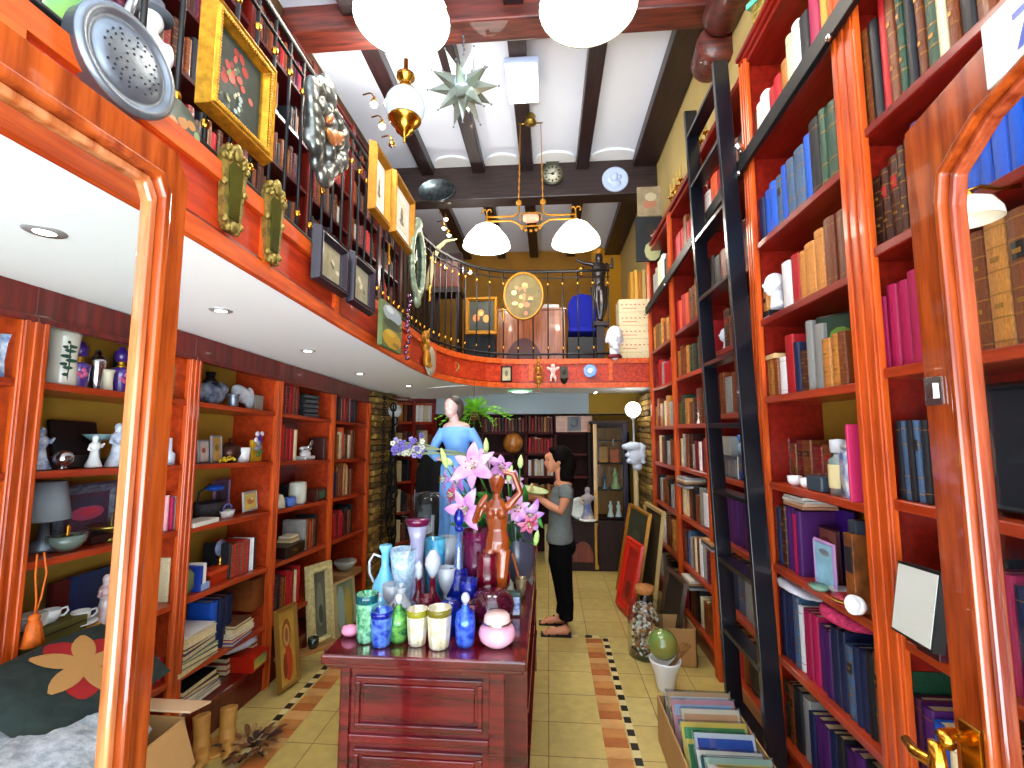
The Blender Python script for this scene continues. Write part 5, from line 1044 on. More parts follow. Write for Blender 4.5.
p = onT(473, 612); t = thing('angel_figurine', 'tiny white angel figurine before the cranberry vase', 'figurine', p, 0); b = MB(); b.lathe([(.0001, 0), (.022, 0), (.012, .05), (.009, .07), (.0001, .075)], 14); b.ell((0, 0, .085), .013); b.ell((-.018, .01, .06), (.014, .005, .02)); b.ell((.018, .01, .06), (.014, .005, .02)); b.build('body', white_cer, t, remesh=.004)
# ---------------- carved nude
p = Vector((AY(497, 430, 2.24).x, 2.24, CT+.001)); t = thing('carved_figure', 'polished brown wooden nude figure with raised arms before the lilies', 'sculpture', p); wd_ = wood('polished brown carving', '#7a300c', '#a04c18', (6, 6, 1), rough=.2, coat=.8)
HT = (AY(497, 470, 2.24).z-CT); s = HT/1.0
def Z(v): return v*s
b = MB(); b.ell((0, 0, Z(.89)), (Z(.046), Z(.054), Z(.062))); b.ell((0, .012, Z(.915)), (Z(.058), Z(.06), Z(.052)))
b.ell((0, 0, Z(.80)), (Z(.03), Z(.03), Z(.05))); b.tube([(0, 0, Z(.79)), (0, 0, Z(.74)), (0, 0, Z(.66)), (Z(.005), 0, Z(.58)), (Z(.008), 0, Z(.50)), (0, 0, Z(.43))], [Z(.05), Z(.085), Z(.08), Z(.066), Z(.088), Z(.085)], 16, flat=.68, refu=(1, 0, 0)); b.ell((-Z(.04), -Z(.045), Z(.70)), Z(.035)); b.ell((Z(.04), -Z(.045), Z(.70)), Z(.035)); b.ell((Z(.09), 0, Z(.745)), Z(.032)); b.ell((-Z(.09), 0, Z(.745)), Z(.032)); b.ell((0, Z(.03), Z(.45)), (Z(.09), Z(.06), Z(.06)))
b.tube([(-Z(.045), 0, Z(.44)), (-Z(.05), -Z(.02), Z(.26)), (-Z(.035), 0, Z(.08)), (-Z(.035), -Z(.02), Z(.02))], [Z(.055), Z(.042), Z(.028), Z(.025)], 12); b.tube([(Z(.05), 0, Z(.44)), (Z(.04), -Z(.03), Z(.26)), (Z(.03), 0, Z(.08)), (Z(.03), -Z(.02), Z(.02))], [Z(.055), Z(.042), Z(.028), Z(.025)], 12)
b.tube([(Z(.09), 0, Z(.75)), (Z(.17), 0, Z(.84)), (Z(.12), 0, Z(.97)), (Z(.04), .0, Z(.99))], [Z(.03), Z(.026), Z(.022), Z(.02)], 10); b.tube([(-Z(.09), 0, Z(.75)), (-Z(.155), -Z(.03), Z(.64)), (-Z(.11), -Z(.09), Z(.76)), (-Z(.06), -Z(.07), Z(.83))], [Z(.03), Z(.026), Z(.022), Z(.02)], 10)
b.ell((0, -Z(.06), Z(.895)), (Z(.012), Z(.02), Z(.018))); b.build('body', wd_, t, remesh=.004, smit=4)
b = MB(); b.lathe([(.0001, -.0), (.05, 0), (.052, .008), (.045, .016), (.0001, .018)], 20); b.build('base', wd_, t)
# ---------------- lilies in a grey vase
LY0 = 2.62
p = Vector((AY(515, 430, LY0+.12).x, LY0+.12, CT+.001)); t = thing('flower_vase', 'large slate grey vase holding the lilies at the back of the counter', 'vase', p); b = MB(); b.lathe([(.0001, 0), (.07, 0), (.10, .04), (.115, .14), (.10, .26), (.08, .30), (.095, .33), (.085, .33), (.07, .29), (.0001, .2)], 28); b.build('vase', mat('slate grey vase', '#4c5064', .3, coat=.4), t)
vt = p+Vector((0, 0, .30))
t = thing('lily_bouquet', 'big bouquet of pink lilies with buds and dark green leaves', 'flowers', vt)
pk = [mat('lily pink', '#cc88d0', .5, col2='#dcaadc', scale=14), mat('lily mauve', '#b878d8', .5, col2='#e4c8f0', scale=14), mat('lily white pink', '#dcbcdc', .5, col2='#cc88c0', scale=10), mat('lily magenta', '#d04078', .5, col2='#f090b8', scale=10)]
leafm = mat('dark leaf', '#1c5c24', .4, col2='#3c8c30', scale=8); budm = mat('green bud', '#a8d868', .5, col2='#e0ecb0', scale=6); anth = mat('rust anther', '#a04c10', .6)
def petal(b, o, d, L, w, n, m=0, curl=.5):
    d = d.normalized(); n = (n-d*n.dot(d)).normalized(); s_ = d.cross(n); R = 8; vs = []; fs = []
    for i in range(R+1):
        u = i/R; ww = w*math.sin(PI*min(1, .12+.88*u))**.8*(1 if i < R else 0); c = o+d*(L*(u-.18*u*u*curl))+n*(L*(.35*u-curl*.75*u*u))
        for q in (-1, 0, 1): vs.append(c+s_*ww*q*.5+n*(abs(q)*ww*.15))
    for i in range(R):
        for q in (0, 1): a = i*3+q; fs.append((a, a+1, a+4, a+3))
    b.add(vs, fs, m, True)
def lily(c, face, R, m, nm='lily_bloom'):
    face = Vector(face).normalized(); u = face.orthogonal().normalized(); v = face.cross(u); b = MB(); o = c-vt; ph = rq.uniform(0, 1)
    for k in range(6):
        a = PI*k/3+ph; d = (u*math.cos(a)+v*math.sin(a))*.9+face*.45; petal(b, o, d, R*(1.05 if k % 2 else .95), R*(.46 if k % 2 else .36), face, curl=.75)
    ob = b.build(nm, m, t, solid=.002)
    b = MB()
    for k in range(5):
        a = 2*PI*k/5; e = o+face*R*.55+(u*math.cos(a)+v*math.sin(a))*R*.18; b.tube([o, e], .0022, 5); b.ell(e, (.005, .005, .005), n=6, k=4, m=1)
    b.build('stamens', [budm, anth], ob); 
    b = MB(); b.tube([o-face*.01, (o-face*.06)*.8+Vector((0, 0, -.04)), Vector((o.x*.25, o.y*.25, -.08))], .0045, 6); b.build('stem', leafm, ob)
for (x, y, Y, px, f, m) in [(400, 520, 0, 0, 0, 0)][:0]+[(475, 468, 2.45, 30, (-.2, -1, .35), 2), (462, 478, 2.5, 20, (-.7, -.8, .2), 1), (468, 508, 2.3, 27, (-.25, -1, -.05), 0), (455, 495, 2.45, 15, (-.8, -.5, .1), 3), (449, 480, 2.55, 17, (-.9, -.3, .1), 1), (515, 506, 2.4, 19, (.3, -1, -.1), 2), (527, 514, 2.45, 22, (.5, -1, -.25), 1), (527, 522, 2.42, 15, (.5, -.9, -.5), 3), (513, 482, 2.6, 15, (.4, -.6, .5), 2), (500, 470, 2.65, 18, (.3, -.8, .5), 0), (485, 462, 2.6, 18, (.1, -.7, .7), 2)]:
    c = AY(x, y, Y); lily(c, f, px*Y/F*.95, pk[m])
for (x, y, x2, y2, Y) in [(447, 468, 441, 448, 2.45), (486, 453, 486, 438, 2.5), (520, 468, 521, 455, 2.5), (452, 465, 446, 458, 2.55), (508, 482, 512, 465, 2.4), (535, 545, 538, 530, 2.5), (466, 466, 465, 458, 2.6)]:
    a, c = AY(x, y, Y)-vt, AY(x2, y2, Y)-vt; b = MB(); b.tube([a, a.lerp(c, .3), a.lerp(c, .65), c], [.008, .016, .014, .003], 8); bo = b.build('bud', budm, t); b = MB(); b.tube([a, Vector((a.x*.4, a.y*.4, -.06))], .004, 6); b.build('stem', leafm, bo)
for i in range(26):
    x, y = rq.uniform(445, 540), rq.uniform(470, 548); Y = rq.uniform(2.5, 2.75); b = MB(); o = AY(x, y, Y)-vt; d = Vector((o.x*2+rq.uniform(-.3, .3), -.4, rq.uniform(-.7, .8))); petal(b, o*.6, d, rq.uniform(.12, .2), rq.uniform(.03, .05), Vector((0, -1, .4)), curl=.4); b.build('leaf', leafm, t, solid=.0015)
# ---------------- statue of a lady in a blue dress
SY = 3.12
t = thing('statue', 'painted statue of a lady in a long blue dress carrying flowers', 'statue', (AY(457, 430, SY).x, SY, CT+.001)); o = Vector(t.location); z = lambda py: AY(457, py, SY).z-o.z; kx = SY/F
def q(px, py, dy=0): return AY(px, py, SY+dy)-o
skin = mat('painted pale skin', '#cca49c', .35, coat=.3, vary=.04); dress = mat('painted sky blue dress', '#6ca4e4', .5, vary=.1, scale=4); hairb = mat('painted dark hair', '#3c3430', .45)
b = MB(); b.ell(q(451.5, 406.5), (.050, .058, .066)); b.ell(q(450.5, 413, -.012), (.036, .042, .034)); b.tube([q(453, 414), q(455, 424)], [.030, .036], 12); b.ell(q(456.5, 427), (.094, .050, .038)); b.ell(q(446.6, 409, -.045), (.007, .012, .014))
b.ell(q(443, 409, -.04), (.006, .004, .004)); b.ell(q(459, 410, .0), (.008, .012, .018)); b.build('head', skin, t, remesh=.005, smit=2)
b = MB(); b.ell(q(453.5, 402.5, .02), (.060, .066, .048)); b.ell(q(459, 408, .03), (.036, .052, .062)); b.ell(q(459, 413, .035), (.03, .04, .04)); b.build('hair', hairb, t, remesh=.006, smit=2)
b = MB()
secs = [(425.5, 448, 465, .04), (427.2, 443.5, 470, .055), (430, 441, 472.5, .062), (437, 441.5, 471.5, .07), (447, 445, 469, .062), (455, 446.5, 468, .056), (466, 441, 473, .08), (490, 440, 474, .10), (520, 440, 474, .11), (560, 437, 478, .12), (584, 436, 479, .12)]
N = 28; vs = []; fs = []
for (py, xa, xb, dpt) in secs:
    a, c = q(xa, py), q(xb, py); cx, rx = (a.x+c.x)/2, (c.x-a.x)/2
    for k in range(N): an = 2*PI*k/N; f_ = 1+(.035*math.cos(9*an) if py > 460 else 0); vs.append((cx+rx*f_*math.cos(an), dpt*f_*math.sin(an), max(a.z, .0)))
for i in range(len(secs)-1):
    for k in range(N): k2 = (k+1) % N; fs.append((i*N+k, (i+1)*N+k, (i+1)*N+k2, i*N+k2))
fs.append(tuple(range(N))[::-1]); fs.append(tuple(range((len(secs)-1)*N, len(secs)*N))); b.add(vs, fs, 0, True)
b.tube([q(444, 430), q(437, 441, -.01), q(431.5, 453, -.04), q(437, 458, -.12)], [.035, .032, .030, .027], 14); b.tube([q(469.5, 430), q(476.5, 441), q(481.5, 453, -.03), q(474, 458, -.10)], [.035, .032, .030, .026], 14); b.build('dress', dress, t, remesh=.006, smit=3)
def hand(c, dirv, upv, s_, m, par, nm='hand', spread=.12, curl=.5):
    """five-fingered hand: palm at c pointing along dirv, back of the hand towards upv"""
    d = Vector(dirv).normalized(); u = Vector(upv); u = (u-d*u.dot(d)).normalized(); w = d.cross(u); b = MB()
    b.tube([c-d*.05*s_, c, c+d*.045*s_], [.022*s_, .030*s_, .030*s_], 10, flat=.55, refu=w)
    for k, (L, off) in enumerate([(.062, -.027), (.072, -.009), (.068, .009), (.052, .026)]):
        a0 = c+d*.04*s_+w*off*s_; d1 = (d+w*off*spread*20*.3).normalized(); p1 = a0+d1*L*.45*s_-u*.004*s_; p2 = p1+(d1*(1-curl)-u*curl).normalized()*L*.32*s_; p3 = p2+(d1*(1-curl*1.5)-u*curl*1.3).normalized()*L*.26*s_
        b.tube([a0, p1, p2, p3], [.0098*s_, .0088*s_, .0080*s_, .0062*s_], 8)
    a0 = c-d*.01*s_-w*.024*s_; b.tube([a0, a0+(d*.6-w*.8)*.035*s_-u*.008*s_, a0+(d*1.0-w*.7)*.055*s_-u*.02*s_], [.013*s_, .011*s_, .008*s_], 8)
    return b.build(nm, m, par, remesh=.0028*s_, smit=1)
hand(q(440, 459, -.14), (.8, -.5, -.1), (0, -.3, 1), .62, skin, t); hand(q(470, 459, -.12), (-.85, -.45, .05), (0, -.3, 1), .62, skin, t)
b = MB(); b.lathe([(.0001, 0), (.15, 0), (.15, .02), (.14, .03), (.0001, .03)], 28); b.build('base', mat('gilt base', '#7c5c28', .4, .4), t)
# flowers in the statue's arm
t2 = thing('flower_spray', 'spray of small lilac flowers lying across the statue\'s hands', 'flowers', o+q(440, 458, -.17)); o2 = Vector(t2.location)
def q2(px, py, dy=0): return AY(px, py, SY-.17+dy)-o2
b = MB(); 
for k in range(9): b.tube([q2(480+rq.uniform(-4, 2), 456+rq.uniform(-3, 4)), q2(445, 452+rq.uniform(-3, 3)), q2(418+rq.uniform(-6, 6), 447+rq.uniform(-7, 8)), q2(400+rq.uniform(-4, 6), 448+rq.uniform(-8, 8))], .0035, 5)
b.build('stems', mat('grey green stem', '#809068', .6), t2)
b = MB()
for k in range(60):
    c = q2(rq.uniform(393, 424), 449+rq.gauss(0, 5.0), rq.gauss(0, .03)); m_ = rq.choice([0, 0, 1, 2])
    for j in range(5): a = 2*PI*j/5; b.ell(c+Vector((.011*math.cos(a), -.004, .011*math.sin(a))), (.009, .004, .007), m=m_, n=6, k=4)
b.build('florets', [mat('lilac floret', '#6c60b0', .6), mat('pale lilac floret', '#9890c8', .6), mat('cream floret', '#c8c8b0', .6)], t2)['kind'] = 'stuff'
# ================================================================ CURIOS
def lathe_thing(name, label, cat, p, parts, group=None, n=24, rz=0):
    t = thing(name, label, cat, p, rz, group)
    for nm, pr, m in parts: b = MB(); b.lathe(pr, n); b.build(nm, m, t)
    return t
def mirlocal(t): return t
def onL(px, lev, dx=.10): return SLp(px, lev, dx)
def ks(p): return p[1]/F   # metres per photo pixel there
def vase_on(name, label, cat, p, hpx, wpx, prof, m, extra=(), n=24, rz=0):
    k = ks(p); h, r = hpx*k, wpx*k/2
    return lathe_thing(name, label, cat, p, [('body', [(max(.0001, a*r), z*h) for a, z in prof], m)]+[(nm, [(max(.0001, a*r), z*h) for a, z in pr], mm) for nm, pr, mm in extra], n=n, rz=rz)
def figurine(name, label, cat, p, hpx, m, seed=0, m2=None, rz=PI/2):
    rs = random.Random(seed); k = ks(p); h = hpx*k; t = thing(name, label, cat, p, rz); b = MB()
    b.lathe([(.0001, 0), (.24*h, 0), (.22*h, .05*h), (.13*h, .3*h), (.10*h, .5*h), (.15*h, .62*h), (.13*h, .74*h), (.05*h, .80*h)], 16); b.ell((0, 0, .89*h), (.085*h, .09*h, .11*h)); s = rs.choice((-1, 1))
    b.tube([(s*.13*h, 0, .72*h), (s*.24*h, -.05*h, .55*h), (s*.12*h, -.14*h, .48*h)], [.05*h, .04*h, .035*h], 8); b.tube([(-s*.13*h, 0, .72*h), (-s*.2*h, -.04*h, .6*h), (-s*.22*h, -.1*h, .75*h)], [.05*h, .04*h, .035*h], 8)
    b.build('figure', m, t, remesh=max(.004, h*.028), smit=2)
    if m2: b = MB(); b.lathe([(.0001, -.001), (.27*h, -.001), (.27*h, .045*h), (.2*h, .06*h)], 18); b.build('base', m2, t)
    return t
def boxy(name, label, cat, p, sz, m, rz=0, parts=(), bevel=.003, rot=None):
    t = thing(name, label, cat, p, rz, rot=rot); b = MB(); w, d, h = sz; b.box((-w/2, -d/2, 0), (w/2, d/2, h)); b.build('body', m, t, bevel=bevel)
    for nm, a, c, mm in parts: q = MB(); q.box(a, c); q.build(nm, mm, t, bevel=.0015, seg=1)
    return t
vaseP = [(0, 0), (.7, 0), (.8, .05), (.72, .4), (.8, .8), (1, 1), (.9, 1), (.7, .8), (0, .75)]
wt = white_cer; bw = mat('blue and white glaze', '#d8e0ec', .2, col2='#5878b0', scale=22, coat=.5); bw2 = mat('pale blue white glaze', '#e0e4ec', .2, col2='#9cacc8', scale=16, coat=.5)
silv = mat('polished silver', '#c8ccd0', .18, 1); purp = mat('purple porcelain', '#50348c', .25, coat=.6); lidp = mat('violet stopper', '#3c1c70', .3, coat=.5); grn = mat('sage paint', '#647048', .6, vary=.2)
# ---- behind the left door glass
t = vase_on('vase', 'tall white cylinder vase painted with a green tree, top left shelf', 'vase', onL(60, 5), 62, 30, [(0, 0), (.85, 0), (.9, .05), (.8, .5), (.92, .85), (1.1, 1), (1, 1), (.8, .8), (0, .8)], mat('cream white glaze', '#e4dfd0', .25, coat=.5))
k = ks(onL(60, 5)); b = MB(); r = 12.6*k
for i, (a, z, s) in enumerate([(-.2, .2, 1), (-.1, .32, 1.3), (-.35, .38, 1.2), (.1, .45, 1.4), (-.25, .52, 1.5), (-.05, .62, 1.3), (.15, .70, .9), (-.3, .68, 1), (-.1, .77, .7)]):
    b.ell((r*math.cos(a+PI*0-.2), r*math.sin(a-.2), z*62*k), (.003, .020*s, .008), n=10, k=5)
b.tube([(r*math.cos(-.35), r*math.sin(-.35), .1*62*k), (r*math.cos(-.25), r*math.sin(-.25), .45*62*k), (r*math.cos(-.3), r*math.sin(-.3), .75*62*k)], .003, 5); b.build('painted_tree', mat('painted green', '#2c5444', .4), t)
for px, hh, lb in [(77, 51, 'violet porcelain bottle with gold neck beside the tall tree vase'), (119, 50, 'violet porcelain bottle with gold neck nearest the door post')]:
    p = onL(px, 5); t = vase_on('scent_bottle', lb, 'bottle', p, hh, 21, [(0, 0), (.85, 0), (.8, .05), (.9, .4), (1, .5), (.55, .56), (0, .56)], purp, [('gold_neck', [(.5, .55), (.32, .6), (.25, .66), (.4, .68)], gold), ('stopper', [(.35, .68), (.62, .72), (.62, .9), (.35, .94), (.3, 1), (0, 1)], lidp)])
    k = ks(p); b = MB(); [b.ell((10*k*math.cos(a), 10*k*math.sin(a), z*hh*k), (.006, .012, .012), n=8, k=5) for a, z in ((-.4, .25), (-.1, .3), (-.3, .38), (-.7, .3))]; b.build('painted_rose', mat('rose paint', '#c85c8c', .4), t)
vase_on('cocktail_shaker', 'polished silver cocktail shaker between the violet bottles', 'shaker', onL(95, 5), 45, 17, [(0, 0), (.6, 0), (.65, .03), (1, .7), (.9, .78), (.45, .85), (.4, .9), (.3, .98), (0, 1)], silv)
vase_on('vase', 'small cream bud vase right of the silver shaker', 'vase', onL(107, 5, .07), 23, 12, vaseP, mat('cream glaze', '#d8ccb0', .3))
p = onL(126, 5, .22); boxy('picture_board', 'dark green board leaning behind the violet bottle', 'board', p, (.02, .16, .22), mat('dark green board', '#1c3c38', .5))
vase_on('vase', 'blue and white fluted vase on the far left top shelf', 'vase', onL(8, 5), 50, 24, vaseP, bw)
figurine('figurine', 'blue and white porcelain lady, leftmost on the second curio shelf', 'figurine', onL(38, 4), 46, bw, 1)
figurine('figurine', 'white jug shaped like a crouching figure under the black case', 'figurine', onL(93, 4, .07), 34, wt, 2); figurine('figurine', 'pale blue and white porcelain group beside the door post', 'figurine', onL(116, 4, .08), 46, bw2, 3)
p = onL(62, 4, .06); k = ks(p); t = thing('silver_ball', 'small silver ball on a round foot, second curio shelf', 'ball', p); b = MB(); b.ell((0, 0, 11*k), 9*k); b.lathe([(.0001, 0), (5*k, 0), (2*k, 3*k)], 16); b.build('ball', silv, t)
p = onL(80, 4, .2); k = ks(p); t = thing('instrument_case', 'open black case with pale dish on the second curio shelf', 'case', p, PI/2); b = MB(); b.box((-.10, -.06, 0), (.12, .06, .035)); b.build('case', black, t, bevel=.004); b = MB(); b.cbox((0, .04, .12), (.22, .02, .19), rot=(-.25, .05, 0)); b.build('raised_lid', black, t, bevel=.004)
b = MB(); b.lathe([(.0001, .1), (.03, .1), (.065, .13), (.06, .13), (.0001, .11)], 20, (.06, -.02, .02)); b.lathe([(.012, .035), (.008, .12)], 10, (.06, -.02, 0)); b.build('dish', mat('pale blue dish', '#90b8c0', .3), t)
boxy('dark_tray', 'dark wooden tray lying under the black case', 'tray', onL(57, 4, .16), (.12, .18, .05), mat('dark tray wood', '#201410', .4))
# third shelf
p = onL(42, 3, .14); k = ks(p); lathe_thing('table_lamp', 'small lamp with pale grey cone shade, third curio shelf', 'lamp', p, [('lamp_shade', [(.085, .13), (.06, .29), (.055, .29), (.08, .13)], mat('grey linen shade', '#8c949c', .8)), ('base', [(.0001, 0), (.06, 0), (.065, .02), (.02, .05), (.015, .13)], pewter)])
p = onL(84, 3, .20); picture('shallow pink bowl still life leaning at the back of the third shelf', p+Vector((0, 0, .135)), .30, .26, PI/2, mat('grey mottled frame', '#5c6070', .5, vary=.5, scale=40), .045, .02, '#503848', [(.0, -.1, .8, .4, '#b04868'), (.1, -.05, .45, .22, '#c83c50'), (0, .5, .8, .25, '#3c3c50')])
t = vase_on('cake_stand', 'brass dish with tall centre stem near the door post, third shelf', 'dish', onL(110, 3, .08), 28, 40, [(0, 0), (.35, 0), (.1, .1), (.1, .3), (.9, .5), (1, .58), (.1, .5), (.04, .55), (.03, 1), (0, 1)], mat('dull brass', '#a89444', .3, .9))
vase_on('glass_bowl', 'clear pressed glass bowl with gold knobs on the third curio shelf', 'bowl', onL(66, 3, .06), 16, 34, [(0, 0), (.5, 0), (.9, .5), (1, 1), (.93, .95), (0, .3)], mat('greenish pressed glass', '#90a498', .1, trans=.5, coat=1), [('gold_knobs', [(.3, .9), (.1, 1.1), (.14, 1.5), (0, 1.7)], brass)])
boxy('picture_tray', 'long dark tray lying at the back right of the third shelf', 'tray', onL(98, 3, .12), (.10, .16, .035), mat('dark red tray', '#3c1818', .3))
# fourth
p = onL(47, 2, .08); t = boxy('wooden_chest', 'olive green wooden box under the saucers and cup, fourth curio shelf', 'box', onL(37, 2, .10), (.16, .26, .085), mat('olive wood', '#5c5424', .5, vary=.15), parts=[('lid_line', (.0, -.125, .06), (.082, .125, .066), black)])
zb = .09
def onbox(px): p = onL(px, 2, .08); p.z += zb; return p
for i in range(6):
    p = onbox(27); lathe_thing('saucer', 'white saucer in a stack on the olive box, %s from bottom' % ORD[i], 'saucer', p+Vector((0, 0, .0085*i)), [('dish', [(.0001, 0), (.025, 0), (.052, .011), (.05, .013), (.0001, .003)], wt)], 'stacked white saucers', n=20)
def cup(p, lb, r=.035, h=.05, s=None):
    t = thing('cup', lb, 'cup', p); b = MB(); b.lathe([(.0001, 0), (r*.6, 0), (r*.95, h*.4), (r, h), (r*.93, h), (r*.85, h*.4), (.0001, .008)], 22); b.build('bowl', wt, t); b = MB(); b.tube([(r*.4, r*.8, h*.85), (r*.6, r*1.4, h*.9), (r*.6, r*1.6, h*.55), (r*.4, r*1.3, h*.25), (r*.3, r*.85, h*.3)], .0045, 8); b.build('handle', wt, t)
    if s: b = MB(); b.lathe([(.0001, -.012), (r*.8, -.012), (r*1.8, 0), (r*1.75, .003), (.0001, -.006)], 22); b.build('saucer', wt, t)
cup(onbox(47), 'white cup with handle on the olive box'); cup(onL(79, 2, .07)+Vector((0, 0, .045)), 'white cup and saucer on small yellow books beside the olive box', s=1)
boxy('yellow_books', 'two small yellow booklets under the cup and saucer', 'books', onL(79, 2, .07), (.11, .10, .03), mat('yellow booklet', '#c89038', .6))
figurine('figurine', 'white and pink porcelain couple on the fourth shelf by the door post', 'figurine', onL(104, 2, .07), 50, mat('mixed porcelain', '#e4dcd8', .25, col2='#c08890', scale=14, coat=.5), 7, mat('rose base', '#b07868', .4))
boxy('blue_box', 'dark blue printed box at the back of the fourth shelf', 'box', onL(92, 2, .26), (.03, .26, .21), mat('dark blue print', '#143468', .4, vary=.3, scale=12)); boxy('red_box', 'dark red box at the back of the fourth shelf', 'box', onL(62, 2, .26), (.03, .14, .20), mat('dark red print', '#5c1414', .4))
p = SLp(40, 3, -.03); t = thing('tassel', 'orange silk tassel hanging from the third curio shelf', 'tassel', p); om = mat('orange silk', '#d86414', .6, vary=.2, scale=40); b = MB()
for s in (-1, 1): b.tube([(0, s*.012, .03), (.01, s*.02, -.05), (.01, s*.008, -.14), (0, 0, -.20)], .0035, 6)
b.build('cord', om, t); b = MB(); b.ell((0, 0, -.21), (.018, .018, .016)); b.lathe([(.012, -.21), (.022, -.235), (.026, -.27), (.036, -.31), (.0001, -.315)], 20, wob=lambda a, z: 1+.12*math.cos(11*a)); b.build('skirt', om, t)
# lowest: paper, bag, box, cushion
p = SLp(70, 1, .10); t = thing('white_board', 'white polystyrene sheet leaning across the lowest curio shelf', 'board', p+Vector((0, 0, .10))); b = MB(); b.cbox((0, .0, .02), (.12, .42, .03), rot=(.55, .12, 0)); b.build('sheet', mat('white foam', '#d8d8dc', .7), t, bevel=.004)
boxy('paper_bag', 'pale beige paper bag standing at the back of the lowest shelf', 'bag', SLp(112, 1, .16), (.12, .16, .26), mat('beige bag', '#a89878', .7, vary=.1), bevel=.008)
cb = mat('cardboard', '#b88c54', .8, vary=.06, scale=5); cbi = mat('pale cardboard', '#d8b48c', .8, vary=.05, scale=5)
t = thing('cardboard_box', 'large open cardboard box on the floor behind the left door post', 'box', (-1.72, 1.62, 0)); b = MB()
x0, x1, y0, y1, hz = -.24, .26, -.55, .27, .60
b.box((x0, y0, 0), (x1, y1, .01)); b.box((x0, y0, 0), (x0+.008, y1, hz)); b.box((x1-.008, y0, 0), (x1, y1, hz)); b.box((x0, y0, 0), (x1, y0+.008, hz)); b.box((x0, y1-.008, 0), (x1, y1, hz)); b.build('walls', cb, t)
b = MB(); b.cbox((x1-.13, y1+.05, hz+.01), (.30, .12, .007), rot=(-.2, 0, 0)); b.build('far_flap', cbi, t); b = MB(); b.cbox((x1+.03, -.05, hz-.08), (.007, .60, .17), rot=(0, -.35, 0)); b.build('side_flap', cb, t)
# plastic wrap mound + cushion
def mound(name, label, cat, c, r, m, seed, amp=.12, par=None, flat=1, n=40, k=20):
    rs = random.Random(seed); ph = [rs.uniform(0, 6.3) for _ in range(8)]; t = par or thing(name, label, cat, c); b = MB(); vs = []; fs = []
    for i in range(k+1):
        for j in range(n):
            a = 2*PI*j/n; e = PI*i/k-PI/2; q = 1+amp*(math.sin(3*a+ph[0]+2*e)+.6*math.sin(5*a+ph[1]-3*e)+.5*math.sin(8*a+ph[2]+5*e)+.4*math.sin(13*a+ph[3]))*.5*math.cos(e); zz = math.sin(e)
            vs.append((r[0]*q*math.cos(a)*math.cos(e), r[1]*q*math.sin(a)*math.cos(e), r[2]*(zz if zz > 0 else zz*flat)*q))
    for i in range(k):
        for j in range(n): j2 = (j+1) % n; fs.append((i*n+j, i*n+j2, (i+1)*n+j2, (i+1)*n+j))
    b.add(vs, fs, 0, True); b.build('folds', m, t); return t
mound('bubble_wrap', 'crumpled translucent bubble wrap spilling from the cardboard box', 'wrap', (-1.68, 1.46, .66), (.25, .36, .13), mat('bubble wrap', '#a8b4c0', .25, col2='#e4eaf0', scale=30, bump=1, coat=.6), 3, .25, flat=.9)
t = thing('cushion', 'dark cushion embroidered with a tan and red flower on the bubble wrap', 'cushion', (-1.76, 1.70, .83)); b = MB(); b.T = Matrix.Rotation(.5, 4, 'Y'); N = 16; vs = []; fs = []
for sg in (1, -1):
    for i in range(N+1):
        for j in range(N+1):
            u, v = i/N*2-1, j/N*2-1; hgt = .055*((1-u**4)*(1-v**4))**.5; vs.append((u*.20*(1-.06*v*v), v*.27*(1-.06*u*u), sg*hgt))
for s_ in (0, 1):
    o_ = s_*(N+1)**2
    for i in range(N):
        for j in range(N): a = o_+i*(N+1)+j; f = (a, a+N+1, a+N+2, a+1); fs.append(f if s_ == 0 else f[::-1])
b.add(vs, fs, 0, True); b.build('cover', mat('dark green cloth', '#24302c', .9, vary=.2, scale=30), t)
b = MB(); b.T = Matrix.Rotation(.5, 4, 'Y')
def pet(a, L, w, m, off=.0):
    pts = [(0, 0), (.25, .5), (.6, .55), (1, 0), (.6, -.55), (.25, -.5)]; c, s_ = math.cos(a), math.sin(a)
    q = [((off+L*u)*c-w*v*s_, (off+L*u)*s_+w*v*c) for u, v in pts]; cz = lambda x, y: .055*max(0, (1-min(1, abs(x/.2))**4)*(1-min(1, abs(y/.27))**4))**.5+.002
    R = 6; base = []
    rows = []
    for i in range(R+1):
        u = i/R; ww = w*.55*math.sin(PI*min(.98, max(.04, u)))**.6
        for vv in (-1, 0, 1): x = (off+L*u)*c-ww*vv*s_; y = (off+L*u)*s_+ww*vv*c; rows.append((x, y, cz(x, y)+(.0035 if m == 0 else .001)))
    f = [(i*3+q_, i*3+q_+1, i*3+q_+4, i*3+q_+3) for i in range(R) for q_ in (0, 1)]; b.add(rows, [tuple(reversed(x)) for x in f], m, True)
for a in (-.1, 1.25, 2.5, 3.8, 5.0): pet(a, .16, .07, 0)
for a in (.6, 1.9, 3.2, 5.6): pet(a, .13, .10, 1, .03)
b.build('embroidered_flower', [mat('tan felt', '#c08c50', .9), mat('red felt', '#a81c20', .9)], t)
# ---- right of the post (bay 1 right end)
boxy('picture_board', 'narrow colourful board on the top shelf right of the door post', 'board', onL(174, 5, .1), (.015, .07, .20), mat('green yellow board', '#3c6c50', .5, col2='#a89038', scale=7))
vase_on('bottle', 'small white bottle with tall neck right of the door post', 'bottle', onL(169, 4, .05), 28, 10, [(0, 0), (1, 0), (1, .4), (.4, .5), (.3, 1), (0, 1)], mat('white bottle', '#c8d0e0', .3))
rl(1, 3, 'mhme', 160, 178, (.17, .21), where='on shelf three right of the door post'); rl(1, 2, 'cw', 168, 177, (.22, .24), where='leaning on shelf two right of the post'); rl(1, 1, 'rTRr', 158, 178, (.10, .14), where='in a low pile by the post')
